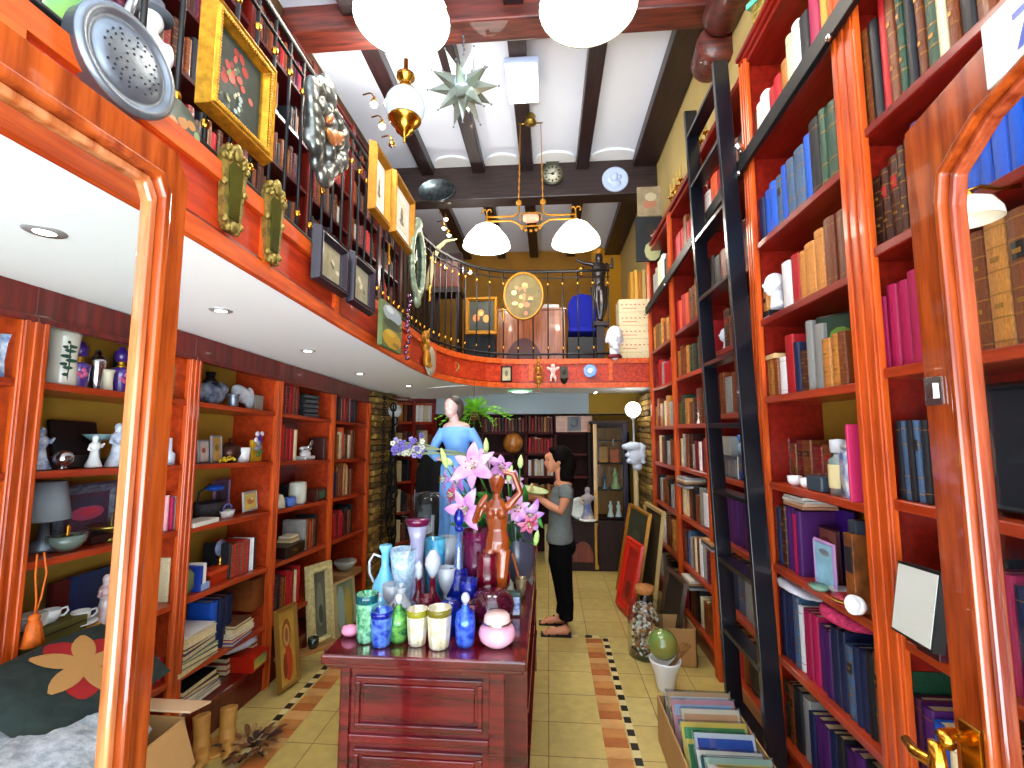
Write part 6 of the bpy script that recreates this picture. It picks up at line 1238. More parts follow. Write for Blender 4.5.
# ---- bay 2: opposite
p = onL(209, 5, .13); t = thing('tureen', 'dark blue-grey ceramic tureen with black funnel lid, top shelf', 'tureen', p, PI/2); gm = mat('blue grey ceramic', '#384458', .25, col2='#94a4b8', scale=10, coat=.5); b = MB(); b.ell((0, 0, .075), (.12, .07, .075)); b.ell((.06, 0, .11), (.08, .06, .05)); b.ell((-.11, -.02, .07), (.03, .03, .05)); b.build('body', gm, t, remesh=.01, smit=3)
b = MB(); b.lathe([(.05, .14), (.03, .165), (.022, .175), (.03, .21), (.0001, .21)], 18, (-.0, 0, 0)); b.build('lid', black, t)
p = onL(241, 5, .10); t = thing('shell_ornament', 'white and grey shell-shaped ceramic leaning on the top shelf', 'ornament', p, PI/2); b = MB(); b.ell((0, 0, .10), (.10, .05, .05), rot=(0, .5, 0)); b.ell((.05, -.02, .075), (.035, .03, .08)); b.ell((-.05, -.01, .10), (.05, .04, .04)); b.build('shell', mat('white grey ceramic', '#d8dce0', .3, col2='#8c98a8', scale=6), t, remesh=.008, smit=2)
vase_on('pot', 'little metal pot beside the white shell ornament', 'pot', onL(233, 5, .04), 14, 13, vaseP, pewter); boxy('booklet', 'small grey booklet at the right end of the top shelf', 'booklet', onL(257, 5, .08), (.03, .09, .11), mat('grey booklet', '#8c8c80', .5))
for px, dx, w, h, c1, lb in [(191, .16, .08, .13, '#98905c', 'small framed olive print, leftmost of three on shelf four'), (202, .12, .09, .14, '#c8b8a8', 'small framed print with a red spot, middle of three on shelf four'), (215, .12, .10, .17, '#b89048', 'yellow framed print, rightmost of three on shelf four')]:
    p = onL(px, 4, dx); picture(lb, p+Vector((0, 0, h/2)), w, h, PI/2, mat('pale grey frame', '#8c8c90', .4), .012, .012, c1, [(0, .1, .5, .3, '#a84838' if 'red' in lb else '#7c6830')], tilt=-.08)
figurine('figurine', 'small white seated figurine before the three framed prints', 'figurine', onL(189, 4, .05), 26, wt, 9)
vase_on('kettle', 'dark bronze kettle with brass knob on shelf four', 'kettle', onL(229, 4, .12), 24, 24, [(0, 0), (.6, 0), (1, .35), (.9, .65), (.4, .8), (.1, .85), (.14, 1), (0, 1.05)], mat('dark bronze pot', '#4c2c24', .3, .5))
p = onL(228, 4, .04); t = thing('flower_ornament', 'cluster of yellow ceramic flowers on shelf four', 'ornament', p); b = MB(); 
for i in range(12): b.ell((rq.uniform(-.02, .02), rq.uniform(-.05, .05), rq.uniform(.01, .035)), rq.uniform(.008, .013), n=8, k=5)
b.build('flowers', mat('yellow ceramic', '#d8b828', .4, vary=.2), t)
vase_on('mug', 'white mug beside the pansy panel', 'mug', onL(243, 4, .06), 15, 13, [(0, 0), (.9, 0), (1, 1), (.9, 1), (.8, .1), (0, .1)], wt)
p = onL(255, 4, .06); t = thing('pansy_panel', 'yellow ceramic panel with purple and white pansies on shelf four', 'panel', p, PI/2); b = MB(); b.box((-.05, -.01, 0), (.06, .015, .15)); b.build('panel', mat('yellow panel', '#c89818', .4, vary=.2), t, bevel=.004)
b = MB()
for i, (x, z, c) in enumerate([(-.02, .19, 0), (.01, .17, 1), (-.03, .15, 0), (.0, .13, 2), (.03, .19, 0), (.02, .14, 1), (-.02, .09, 2), (.03, .07, 3), (0, .05, 3), (.01, .10, 2)]): b.ell((x, -.02, z), (.02, .010, .018), m=c, n=10, k=6)
b.build('pansies', [mat('white petal', '#dcd8e8', .4), mat('violet petal', '#402080', .4), mat('grey blue petal', '#7884a0', .4), mat('green petal', '#4c6c38', .4)], t)
p = onL(208, 3, .17); t = thing('basket', 'dark wicker basket with blue cap over it, shelf three', 'basket', p, PI/2); b = MB(); b.lathe([(.0001, 0), (.10, 0), (.115, .10), (.11, .10), (.095, .01)], 24, sy=.7); b.tube([(-.1, 0, .1), (-.09, 0, .17), (0, 0, .21), (.09, 0, .17), (.1, 0, .1)], .006, 8); b.build('basket', mat('dark wicker', '#2c2c30', .6, vary=.4, scale=60), t); b = MB(); b.ell((.02, -.02, .185), (.06, .05, .02)); b.build('cap', mat('blue cap', '#1850c0', .6), t)
picture('mauve framed picture behind the wicker basket', onL(220, 3, .24)+Vector((0, 0, .12)), .16, .22, PI/2, mat('mauve frame', '#705878', .5), .02, .015, '#4c4058'); 
p = onL(227, 3, .07); t = thing('small_basket', 'white wicker mini basket with lilac handle', 'basket', p, PI/2); b = MB(); b.lathe([(.0001, 0), (.04, 0), (.055, .045), (.05, .045), (.04, .006)], 20, sy=.7); b.build('basket', mat('white wicker', '#d4d4cc', .6, vary=.1, scale=60), t); b = MB(); b.tube([(.04*math.cos(a), 0, .045+.04*math.sin(a)) for a in [PI*i/8 for i in range(9)]], .005, 8); b.build('handle', mat('lilac handle', '#6068b8', .5), t)
picture('pale framed photo with yellow centre on shelf three', onL(249, 3, .10)+Vector((0, 0, .075)), .16, .14, PI/2, mat('pale silver frame', '#b0b0a8', .4), .02, .012, '#d8c060', [(0, 0, .6, .4, '#c87838'), (.3, .3, .3, .2, '#e0d8a0')], tilt=-.1)
boxy('flat_books', 'white and black books lying flat under the wicker basket', 'books', onL(197, 3, .04), (.12, .2, .025), mat('white flat book', '#d8d4c8', .6)); boxy('candle_box', 'dark candle holder box at the left end of shelf three', 'box', onL(184.5, 3, .09), (.06, .04, .1), mat('amber dark', '#483018', .4))
# shelf two: disc clock, red box, books
vase_on('round_tin', 'round khaki tin standing at the left end of shelf two', 'tin', onL(185, 2, .06), 24, 14, [(0, 0), (.6, 0), (1, .3), (1, .8), (.5, 1), (0, 1)], grn)
boxy('blue_book', 'blue and white book standing open on shelf two', 'book', onL(192, 2, .06), (.10, .03, .14), mat('cobalt cover', '#1c3ca0', .4), parts=[('white_page', (-.05, .016, 0), (.05, .04, .15), whitepaper)]); boxy('pale_box', 'tiny pale blue box in front of the red case, shelf two', 'box', onL(202, 2, .03), (.04, .07, .04), mat('pale blue card', '#8ca8d0', .5))
boxy('red_case', 'long red wooden case on shelf two', 'case', onL(216, 2, .09), (.09, .22, .06), mat('red lacquer', '#a8280c', .35), parts=[('lid', (-.048, -.115, .061), (.05, .115, .085), mat('red lacquer lid', '#c83c18', .35))])
p = onL(219, 2, .10); t = thing('magnifier_stand', 'round glass disc on a slim brass stand behind the red case', 'stand', p, PI/2); b = MB(); b.lathe([(.0001, -.004), (.05, -.004), (.05, .004), (.0001, .004)], 26, (0, -.0, .19), rot=(PI/2, 0, 0)); b.build('disc', mat('bluish disc', '#8090b0', .15, .3), t); b = MB(); b.lathe([(.0001, .087), (.03, .087), (.01, .1), (.015, .12), (.006, .14)], 14); b.build('stand', brass, t)
# shelf one: flat stacks
def stack(px, lev, items, label, sz, dx=.04, z0=0):
    z = z0
    for i, (cc, th, w_) in enumerate(items):
        p = SLp(px, lev, dx-.0) if lev else SL0(px, dx); p.z += z; t = thing('flat_book', '%s book lying flat, %s up in the pile %s' % (cc[0], ORD[i], label), 'book', p, rq.uniform(-.12, .12), 'flat pile '+label); b = MB(); wx, wy = sz[0]*w_, sz[1]*w_
        b.box((-wx, -wy/2, 0), (0, wy/2, .003)); b.box((-wx, -wy/2, th-.003), (0, wy/2, th)); b.box((-wx, -wy/2, 0), (-wx+.004, wy/2, th)); b.build('cover', mat('flat '+cc[0], cc[1], .5), t); b = MB(); b.box((-wx+.004, -wy/2+.004, .003), (-.004, wy/2-.004, th-.003)); b.build('pages', pgm, t); z += th+.0015
    return z
def SL0(px, dx):
    X = xl(3)-dx; z = .237; p = AX(px, 600, X)
    for _ in range(4): q = PX((X, p.y, zl(z, p.y))); p = AX(px, q[1], X)
    return Vector((X, p.y, zl(z, p.y)+.002))
W_, K_, N_, C_, R_, T_, Pk, Gy, BL_ = ('white', '#dcd8d0'), ('black', '#18181c'), ('navy', '#14245c'), ('cream', '#d8c89c'), ('crimson', '#a81428'), ('brown', '#54301c'), ('pink', '#d080a0'), ('grey', '#7c7c84'), ('blue', '#1c48a8')
stack(200, 1, [(C_, .02, 1.15), (K_, .03, .95), (('light green', '#8ca480'), .02, 1), (N_, .03, 1.0), (T_, .02, .9), (C_, .05, .85), (W_, .012, .8)], 'left on shelf one', (.25, .27), dx=-.02); stack(243, 1, [(BL_, .018, 1), (R_, .018, .98), (W_, .022, .95), (C_, .03, .85), (T_, .02, .8)], 'under the brown folio', (.22, .22), dx=-.02)
p = SLp(244, 1, .12); boxy('brown_folio', 'big old brown folio standing on a flat pile, shelf one', 'book', p+Vector((0, 0, .125)), (.20, .15, .20), mat('mottled brown leather', '#5c2c14', .4, col2='#84481c', scale=9, bump=.3))
stack(200, 0, [(W_, .02, 1), (Gy, .02, .95), (W_, .015, .9), (T_, .025, .8), (K_, .03, .8)], 'at the bottom left', (.28, .34)); stack(258, 0, [(C_, .03, 1), (T_, .03, 1), (C_, .025, .95), (T_, .03, .9), (R_, .03, .85), (C_, .012, .9)], 'at the bottom right', (.2, .14))
p = SL0(246, .05); boxy('red_game_box', 'red box with small green picture at the bottom shelf front', 'box', p, (.2, .17, .095), mat('red card box', '#b4200c', .4), parts=[('picture', (.1005, -.07, .015), (.102, .06, .08), mat('picture print', '#6c8c50', .5, col2='#c8b040', scale=12))])
p = SL0(233, .12); p.z += .12; mound('white_helmet', 'rounded white cloth bundle above the red box, bottom shelf', 'bundle', p+Vector((0, 0, .05)), (.12, .15, .085), mat('white cloth', '#d0d0e0', .7, vary=.1, scale=5), 8, .06, flat=.6); stack(236, 0, [(T_, .03, 1), (R_, .035, 1), (T_, .03, .9)], 'behind the red box', (.16, .2), dx=.10)
# ---- bay 3
p = onL(312, 5, .1)
for i in range(5): pp = onL(311, 5, .03); pp.z += .038*i; boxy('black_volume', 'black bound volume lying flat, %s up in the top pile' % ORD[i], 'book', pp+Vector((-.07, 0, 0)), (.15, .24-.01*(i % 2), .034), mat('black volume', '#1c2024', .4, vary=.2), parts=[('pages', (.0755, -.10, .005), (.0765, .10, .029), mat('grey page edge', '#4c5458', .7))])
p = onL(305, 4, .08); t = thing('telephone', 'white old telephone with silver dial on shelf four', 'telephone', p, PI/2); b = MB(); b.box((-.08, -.05, 0), (.08, .05, .035)); b.ell((0, 0, .05), (.06, .04, .035)); b.build('body', wt, t, bevel=.01); b = MB(); b.tube([(-.07, 0, .09), (-.04, 0, .10), (.04, 0, .10), (.07, 0, .09)], [.02, .012, .012, .02], 10); b.build('handset', wt, t); b = MB(); b.lathe([(.0001, 0), (.025, 0), (.022, .006)], 18, (.02, -.04, .14), rot=(PI/2, 0, 0)); b.tube([(.02, 0, .05), (.02, -.03, .15)], .008, 8); b.build('dial', chrome, t)
boxy('dark_book_pair', 'dark leather album at the end of shelf four by the telephone', 'book', onL(317, 4, .08), (.14, .05, .19), mat('dark red album', '#3c1814', .4))
vase_on('bottle', 'tall pale green bottle at the left of shelf three', 'bottle', onL(273, 3, .06), 33, 7, [(0, 0), (1, 0), (1, .6), (.5, .75), (.5, 1), (0, 1)], mat('pale green bottle', '#7ca4a0', .2)); vase_on('jar', 'white lidded ceramic jar on shelf three', 'jar', onL(297, 3, .07), 22, 17, [(0, 0), (.9, 0), (1, .1), (1, .8), (.95, .85), (1, .9), (.9, 1), (0, 1)], mat('ivory jar', '#d0d4c4', .3))
vase_on('mug', 'small blue mug in front of the white jar', 'mug', onL(290, 3, .03), 9, 11, [(0, 0), (.9, 0), (1, 1), (.9, 1), (0, .5)], mat('blue mug', '#5070c0', .3)); vase_on('glass_cloche', 'small white ornament under glass, left on shelf three', 'ornament', onL(279, 3, .05), 14, 12, [(0, 0), (1, 0), (.9, .5), (.5, .9), (0, 1)], mat('cream ornament', '#d8d0b0', .3))
boxy('green_tin', 'dark red tin with green oval at the right of shelf three', 'tin', onL(315, 3, .07), (.12, .16, .10), mat('dark maroon tin', '#4c1c14', .4), parts=[('green_label', (.0605, -.05, .02), (.062, .05, .08), mat('green oval label', '#286848', .4))])
boxy('black_box', 'dark box at the back of shelf three under the telephone', 'box', onL(290, 3, .22), (.1, .26, .15), mat('black brown box', '#181214', .5))
p = onL(283, 2, .10); boxy('drawer_box', 'dark wooden drawer box with brass knob on shelf two', 'drawer box', p, (.2, .27, .085), mat('dark drawer wood', '#1c0c0a', .35), parts=[('knob', (.1, -.012, .035), (.115, .012, .055), brass)])
p = onL(271, 2, .05); p.z += .09; figurine('figurine', 'tiny white and yellow figurine on the dark drawer box', 'figurine', p, 13, mat('white yellow glaze', '#e8e4d0', .3, col2='#d8b040', scale=20), 11)
for i, (cc, w_) in enumerate([('#d8c898', .12), ('#b8a070', .11), ('#e0d8c0', .10)]): pp = onL(288, 2, .1); pp.z += .09+.017*i; boxy('booklet', '%s booklet of a small pile on the dark drawer box' % ['lowest', 'middle', 'topmost'][i], 'booklet', pp, (w_, .12, .015), mat('booklet '+cc, cc, .7))
# ---- bay 4
vase_on('dish', 'pale oval dish standing near the stone pier, low shelf', 'dish', onL(345, 1, .05)+Vector((0, 0, .05)), 9, 22, [(0, 0), (.5, 0), (1, .8), (.95, 1), (0, .5)], mat('pale dish', '#a8b0a8', .3)); boxy('flat_papers', 'brown papers under the pale dish', 'papers', onL(345, 1, .04), (.2, .3, .045), mat('brown papers', '#a07848', .7, vary=.2))
# ---- pictures on the floor, left
def lean(label, c4, X, frame, fwid, base, dabs, mount=None, b2=None, rz=PI/2, beads=None, thick=.03):
    (tlx, tly), (trx, try_), (brx, bry), (blx, bly) = c4; a = AZ(blx, bly, 0); c = AZ(brx, bry, 0); mid = (a+c)/2; w = (c-a).length; h = (mid.y/F)*((bly-tly)+(bry-try_))/2*1.03
    t = picture(label, mid+Vector((0, 0, h/2*math.cos(.12)+.008)), w, h, math.atan2(c.y-a.y, c.x-a.x) if rz > 0 else math.atan2(a.y-c.y, a.x-c.x), frame, fwid, thick, base, dabs, mount=mount, tilt=-.12, base2=b2, beads=beads); return t
lean('golden icon of a red-robed saint leaning against the left bookcase', [(265, 622), (293, 607), (295, 680), (273, 696)], 0, mat('gilt icon edge', '#8c6424', .4, .3), .025, '#a87c2c', [(0, .35, .55, .42, '#7c4c14'), (0, .3, .38, .32, '#c08c50'), (0, .32, .22, .2, '#8c5430'), (.1, -.45, .5, .5, '#b03c14'), (-.3, -.5, .25, .35, '#7c2c10')], b2='#c09840')
lean('cream carved picture frame around a grey print, standing on the floor', [(302, 574), (328, 567), (331, 640), (304, 653)], 0, mat('cream carved frame', '#c8bc84', .5, vary=.2, scale=40), .075, '#5c6050', [(0, 0, .6, .7, '#787c68'), (.1, -.3, .4, .3, '#3c4438')], beads=.012)
lean('grey-green and yellow landscape leaning behind the cream frame', [(331, 590), (351, 580), (353, 628), (333, 640)], 0, mat('thin pale frame', '#a89868', .5), .015, '#78886c', [(-.4, 0, .45, .9, '#8ca49c'), (.4, -.1, .4, .85, '#a89840')])
p = AZ(306, 672, 0); t = thing('little_bench', 'small rustic wooden bench holding a dark cup, beside the icon', 'bench', p, .9); wb = wood('rustic wood', '#7c5028', '#a87840', WOODX); b = MB(); b.box((-.22, -.05, .13), (.22, .05, .155)); b.build('seat', wb, t, bevel=.006)
for s in (-1, 1):
    b = MB(); b.T = Matrix.Translation((s*.17, 0, 0)) @ Matrix.Rotation(PI/2, 4, 'Z') @ Matrix.Rotation(PI/2, 4, 'X'); b.prism([(-.06, 0), (-.03, 0), (-.015, .05), (.015, .05), (.03, 0), (.06, 0), (.045, .13), (-.045, .13)], -.015, .015); b.build('leg', wb, t, bevel=.004)
lathe_thing('cup', 'dark glazed cup standing on the rustic bench', 'cup', p+Vector((.03, .03, .157)), [('body', [(.0001, 0), (.03, 0), (.04, .03), (.038, .07), (.033, .07), (.0001, .02)], mat('dark glaze', '#14241c', .2, coat=.8))]); lathe_thing('white_saucer', 'small white dish at the end of the rustic bench', 'dish', p+Vector((-.09, -.10, .157)), [('dish', [(.0001, 0), (.025, 0), (.04, .015), (.0001, .008)], wt)])
# pale wooden hands and dried stuff on the floor
p = AZ(214, 752, 0); hm = mat('pale limewood', '#c08c40', .45, vary=.15)
t = thing('carved_feet', 'pair of pale carved wooden feet on the floor by the left shelves', 'sculpture', p, .7); b = MB(); 
for s in (-1, 1): b.tube([(s*.06, 0, .02), (s*.06, .03, .09), (s*.065, .05, .19)], [.045, .04, .045], 12); b.ell((s*.06, -.05, .03), (.035, .08, .03)); [b.ell((s*.06+(.012*(j-2)), -.125+.006*abs(j-1), .02), (.009, .016, .009), n=8, k=5) for j in range(5)]
b.cbox((0, .03, .008), (.24, .2, .016)); b.build('feet', hm, t, remesh=.006, smit=2)
t = thing('dried_plants', 'tangle of dried brown leaves beside the carved feet', 'leaves', AZ(252, 748, 0)); t['kind'] = 'stuff'; b = MB()
for i in range(46): a = rq.uniform(0, 6.3); r0 = rq.uniform(0, .12); o_ = Vector((r0*math.cos(a), r0*math.sin(a), rq.uniform(.0, .04))); petal(b, o_, Vector((math.cos(a), math.sin(a), rq.uniform(.0, .5))), rq.uniform(.05, .11), .03, Vector((0, 0, 1)), i % 3, .5)
b.build('leaves', [mat('dry leaf', '#6c4020', .8), mat('dry leaf pale', '#a08050', .8), mat('dry leaf dark', '#38201c', .8)], t)
# ================================================================ CURIOS ON THE RIGHT BOOKCASE
RZ = -PI/2
def onR(px, bay, lev, dx=.08): return SR(px, bay, lev, dx)
def bust(p, h, lb, m, base=None, rz=RZ):
    t = thing('bust', lb, 'bust', p, rz); b = MB(); z0 = .0; b.ell((0, 0, .72*h), (.20*h, .25*h, .27*h)); b.ell((0, -.10*h, .60*h), (.15*h, .16*h, .2*h)); b.tube([(0, .04*h, .55*h), (0, .03*h, .2*h)], [.13*h, .16*h], 14); b.ell((0, .03*h, .13*h), (.3*h, .17*h, .13*h)); b.ell((0, -.27*h, .66*h), (.035*h, .05*h, .06*h)); b.ell((0, -.24*h, .54*h), (.06*h, .04*h, .03*h))
    for s in (-1, 1): b.ell((s*.2*h, .02*h, .66*h), (.02*h, .05*h, .07*h))
    b.build('head', m, t, remesh=max(.003, h*.02), smit=2)
    if base: b = MB(); b.box((-.2*h, -.15*h, -.0), (.2*h, .2*h, .04*h)); b.build('base', base, t)
    return t
p = onR(777, 1, 5, .08); boxy('lacquer_box', 'black lacquer box with blue edge under the white bust', 'box', p, (.14, .12, .045), black, parts=[('blue_edge', (-.076, -.07, 0), (.075, .07, .010), mat('pale blue tile', '#a0b8e0', .3))]); p.z += .047
bust(p, .225, 'white plaster bust on a black box among the brown books, sixth shelf', mat('bright plaster', '#f0f4fc', .6))
p = onR(771, 1, 4, .02); p.z += .205; boxy('flat_book', 'cream book lying flat on top of short books, fifth shelf', 'book', p+Vector((.07, 0, 0)), (.15, .14, .026), mat('cream flat cover', '#d8b47c', .6))
p = onR(848, 1, 4, .09); picture('green and black abstract board at the near end of the fifth shelf', p+Vector((.0, .02, .17)), .20, .33, RZ+.55, mat('black thin frame', '#181414', .4), .008, .012, '#1c3424', [(0, .4, .5, .25, '#5c8028'), (.2, -.1, .3, .3, '#8ca030'), (-.2, -.5, .4, .2, '#203c50')])
for i, px in enumerate((795, 808)): cup(onR(px, 1, 3, .04), ['white cup on the fourth shelf, nearer the ladder', 'white cup on the fourth shelf, beside the dark box'][i], r=.034, h=.048)
boxy('dark_tin', 'dark grey tin box beside the white cups, fourth shelf', 'tin', onR(824, 1, 3, .05), (.09, .12, .07), mat('dark grey tin', '#34404c', .4), bevel=.008)
p = onR(841, 1, 3, .05); lathe_thing('bottle', 'clear bottle with cream label and silver cap beside the blue jar', 'bottle', p, [('body', [(.0001, 0), (.04, 0), (.04, .15), (.02, .165), (.02, .19)], mat('grey green glass', '#8c9c98', .1, trans=.3, coat=1)), ('label', [(.0405, .03), (.041, .035), (.041, .125), (.0405, .13)], mat('cream label', '#d8cc98', .6)), ('cap', [(.026, .18), (.03, .185), (.03, .235), (.0001, .24)], mat('pale cap', '#c8ccd0', .3))])
p = onR(860, 1, 3, .045); lathe_thing('jar', 'blue and white square ginger jar with domed lid, fourth shelf', 'jar', p, [('body', [(.0001, 0), (.062, 0), (.064, .01), (.064, .18), (.05, .20), (.0001, .2)], mat('bright blue white glaze', '#e8f0f8', .2, col2='#4888d0', scale=20, coat=.6)), ('lid', [(.055, .2), (.055, .215), (.035, .235), (.0001, .245)], mat('white blue lid', '#d8e8f0', .25, coat=.6))], n=4, rz=.7)
boxy('pink_folder', 'thin pink folder standing beside the ginger jar', 'folder', onR(872.5, 1, 3, .05), (.16, .012, .30), mat('pink card', '#c0285c', .5))
boxy('purple_board', 'large purple board leaning behind the small framed booklets', 'board', onR(838, 1, 2, .2), (.015, .30, .33), mat('purple card', '#481c90', .5), rz=.0); picture('small framed booklet cover with red title band, third shelf', onR(830, 1, 2, .12)+Vector((0, 0, .125)), .20, .25, RZ, mat('dark maroon edge', '#481820', .4), .012, .012, '#98584c', [(0, .3, .7, .4, '#7c2c28')]); picture('pale blue booklet with grey fish-like shape, third shelf', onR(827, 1, 2, .04)+Vector((0, 0, .105)), .165, .21, RZ, mat('lilac edge', '#b890c8', .4), .014, .01, '#8cc0d8', [(.1, .6, .6, .18, '#848c98'), (0, .62, .5, .1, '#6c7480')])
lathe_thing('bowl', 'tiny green glass bowl at the front of the third shelf', 'bowl', onR(820, 1, 2, .0), [('body', [(.0001, 0), (.03, 0), (.045, .02), (.0001, .012)], mat('green glass dish', '#7ca890', .15))]); lathe_thing('bowl', 'small white ribbed bowl on the third shelf', 'bowl', onR(843, 1, 2, .05), [('body', [(.0001, 0), (.025, 0), (.05, .03), (.047, .032), (.0001, .01)], mat('ribbed white', '#b8b8b4', .3))])
for i in range(3): lathe_thing('dish', 'gold-rimmed red dish in a little stack, %s' % ['lowest', 'middle', 'topmost'][i], 'dish', onR(849, 1, 2, .01)+Vector((0, 0, .012*i)), [('dish', [(.0001, 0), (.04, 0), (.06, .008), (.06, .011), (.0001, .006)], mat(['red enamel', 'gold enamel', 'red enamel'][i], ['#a01c28', '#b88c30', '#a01c28'][i], .3))])
p = onR(864, 1, 2, .0); t = thing('white_cup', 'white cup tipped on its side at the shelf edge', 'cup', p+Vector((0, 0, .035)), 0, rot=(0, -PI/2+.2, .3)); b = MB(); b.lathe([(.0001, 0), (.02, 0), (.034, .025), (.036, .05), (.033, .05), (.0001, .01)], 20); b.build('bowl', wt, t)
boxy('tall_brown_book', 'tall worn brown volume with dark box on top, third shelf near end', 'book', onR(874, 1, 2, .06), (.16, .055, .30), mat('worn brown calf', '#8c4c1c', .5, col2='#58300f', scale=16, bump=.3), parts=[('dark_top', (-.06, -.025, .301), (.06, .025, .35), mat('grey dark top', '#2c3440', .5)), ('dark_panel', (-.083, -.022, .15), (-.0795, .022, .25), mat('dark spine panel', '#1c1a20', .5))])
p = onR(797, 1, 2, .02); 
for i, (cc, w_) in enumerate([('#a87458', .2), ('#c8a488', .19), ('#c8c8c0', .19), ('#d8d8d0', .18)]): boxy('paper_pile', '%s of the loose sheaves lying on the purple books' % ['lowest', 'second', 'third', 'topmost'][i], 'papers', p+Vector((.08, 0, .325+.014*i)), (.16, w_, .013), mat('sheaf '+cc, cc, .7), rz=rq.uniform(-.1, .1), bevel=0)
mound('white_cloth', 'white crumpled cloth lying over dark books on the second shelf', 'cloth', onR(808, 1, 1, .08)+Vector((0, 0, .375)), (.10, .20, .03), mat('white linen', '#c8ccd8', .8, vary=.08), 5, .14, flat=.7); mound('pink_bundle', 'knobbly pink fabric bundle lying over the magenta books', 'fabric', onR(855, 1, 1, .06)+Vector((0, 0, .38)), (.09, .15, .038), mat('pink felt', '#b82c5c', .9, vary=.35, scale=50, bump=1), 6, .05, flat=.9)
# bay by the door
t = thing('white_box_picture', 'blank white panel with black edge leaning out of the near shelf', 'panel', onR(914, 0, 2, -.02)+Vector((0, 0, .0)), -.0); b = MB(); c_ = [AX(898, 561, 1.16), AX(941, 574, 1.10), AX(933, 634, 1.07), AX(891, 629, 1.15)]; o_ = Vector(t.location); P = [v-o_ for v in c_]; nn = (P[1]-P[0]).cross(P[3]-P[0]).normalized(); nn = nn if nn.x < 0 else -nn
P[2] = P[1]+(P[3]-P[0])*1.0; dn = P[3].z; P = [v+Vector((0, 0, -min(0, dn-.0)+.002)) for v in P]
b.add([v for v in P]+[v-nn*.03 for v in P], [(0, 1, 2, 3), (7, 6, 5, 4), (0, 4, 5, 1), (1, 5, 6, 2), (2, 6, 7, 3), (3, 7, 4, 0)]); b.build('edge', black, t); cc_ = sum(P, Vector())/4; b = MB(); Q = [cc_+(v-cc_)*.93+nn*.002 for v in P]; b.add(Q+[v-nn*.004 for v in Q], [(0, 1, 2, 3), (7, 6, 5, 4), (0, 4, 5, 1), (1, 5, 6, 2), (2, 6, 7, 3), (3, 7, 4, 0)]); b.build('panel', mat('white card face', '#e8f4f0', .5), t)
p = onR(1000, 0, 3, .06); picture('dark framed picture of a faint standing figure, seen through the right door', p+Vector((0, 0, .19)), .30, .36, RZ, mat('dark grey frame', '#181c20', .4), .02, .02, '#0c1420', [(-.1, -.1, .2, .6, '#4c3c34'), (-.1, .55, .1, .13, '#70584c')]); lathe_thing('dish', 'shallow white dish before the dark framed picture', 'dish', onR(972, 0, 3, -.01), [('dish', [(.0001, 0), (.02, 0), (.05, .014), (.0001, .008)], wt)])
boxy('small_clear_box', 'small clear plastic box on top of the dark picture shelf', 'box', onR(966, 0, 3, .15)+Vector((0, 0, .0)), (.1, .05, .3), mat('grey card', '#343c48', .4))
p = AX(970, 210, 1.08); t = thing('lamp_reflection', 'added white shade on brass arm, standing in for a hanging lamp reflected in glass', 'lamp', p); b = MB(); b.lathe([(.062, -.03), (.06, -.01), (.045, .018), (.02, .032), (.01, .038)], 28, cap=False); b.build('lamp_shade', mat('warm opal shade', '#ece0cc', .2, coat=.6, emis='#fff0d8', es=.35), t, solid=.003); b = MB(); b.tube([(0, 0, .028), (0, 0, .05), (.03, .0, .062), (.07, 0, .055), (.125, 0, .06)], .006, 8); b.ell((0, 0, .04), .012); b.build('arm', brass, t)  # shade and arm added to imitate a hanging lamp's reflection in the door glass
boxy('knob_box', 'maroon box with brass knob below the blank white panel', 'box', onR(945, 0, 2, .02), (.10, .09, .06), mat('maroon box', '#3c0c18', .4), parts=[('knob', (-.062, -.012, .022), (-.05, .012, .042), brass)])
# behind the ladder
bust(onR(727, 2, 5, .06), .17, 'small white bust beside dark books seen between ladder rungs', mat('white bust', '#dce0ec', .5), mat('red felt base', '#a01410', .7)); p = onR(742, 2, 3, .08); boxy('glass_casket', 'glass casket with coloured trinkets behind the ladder', 'casket', p, (.14, .24, .15), mat('mixed trinkets', '#20407c', .2, col2='#7c6c2c', scale=16, coat=1)); lathe_thing('bottle', 'bottle with bright blue cap behind the ladder', 'bottle', p+Vector((.03, .03, .155)), [('body', [(.0001, 0), (.035, 0), (.035, .06), (.015, .09)], mat('pale glass body', '#8cb0c0', .1)), ('cap', [(.03, .085), (.035, .13), (.0001, .13)], mat('bright blue cap', '#3c80d8', .4))])
figurine('shell', 'small white shell at the near end of a middle shelf past the ladder', 'shell', onR(700, 3, 4, .03), 14, wt, 5, rz=RZ)
for bay, lev, px, n, lb in [(3, 2, 690, 5, 'past the ladder'), (3, 0, 695, 4, 'low past the ladder'), (2, 1, 718, 3, 'behind the ladder foot')]:
    for i in range(n): boxy('flat_book', '%s flat book on the %s pile %s' % (ORD[i], ['third shelf', 'bottom', 'second shelf'][[2, 0, 1].index(lev)], lb), 'book', onR(px, bay, lev, .02)+Vector((.02, 0, .31+.0*i+.018*i if lev == 1 else .262+.018*i)), (.18, .24, .017), mat('flatpile %d' % (i % 4), ['#8c8c90', '#34302c', '#a87c50', '#d0c8b8'][i % 4], .6))
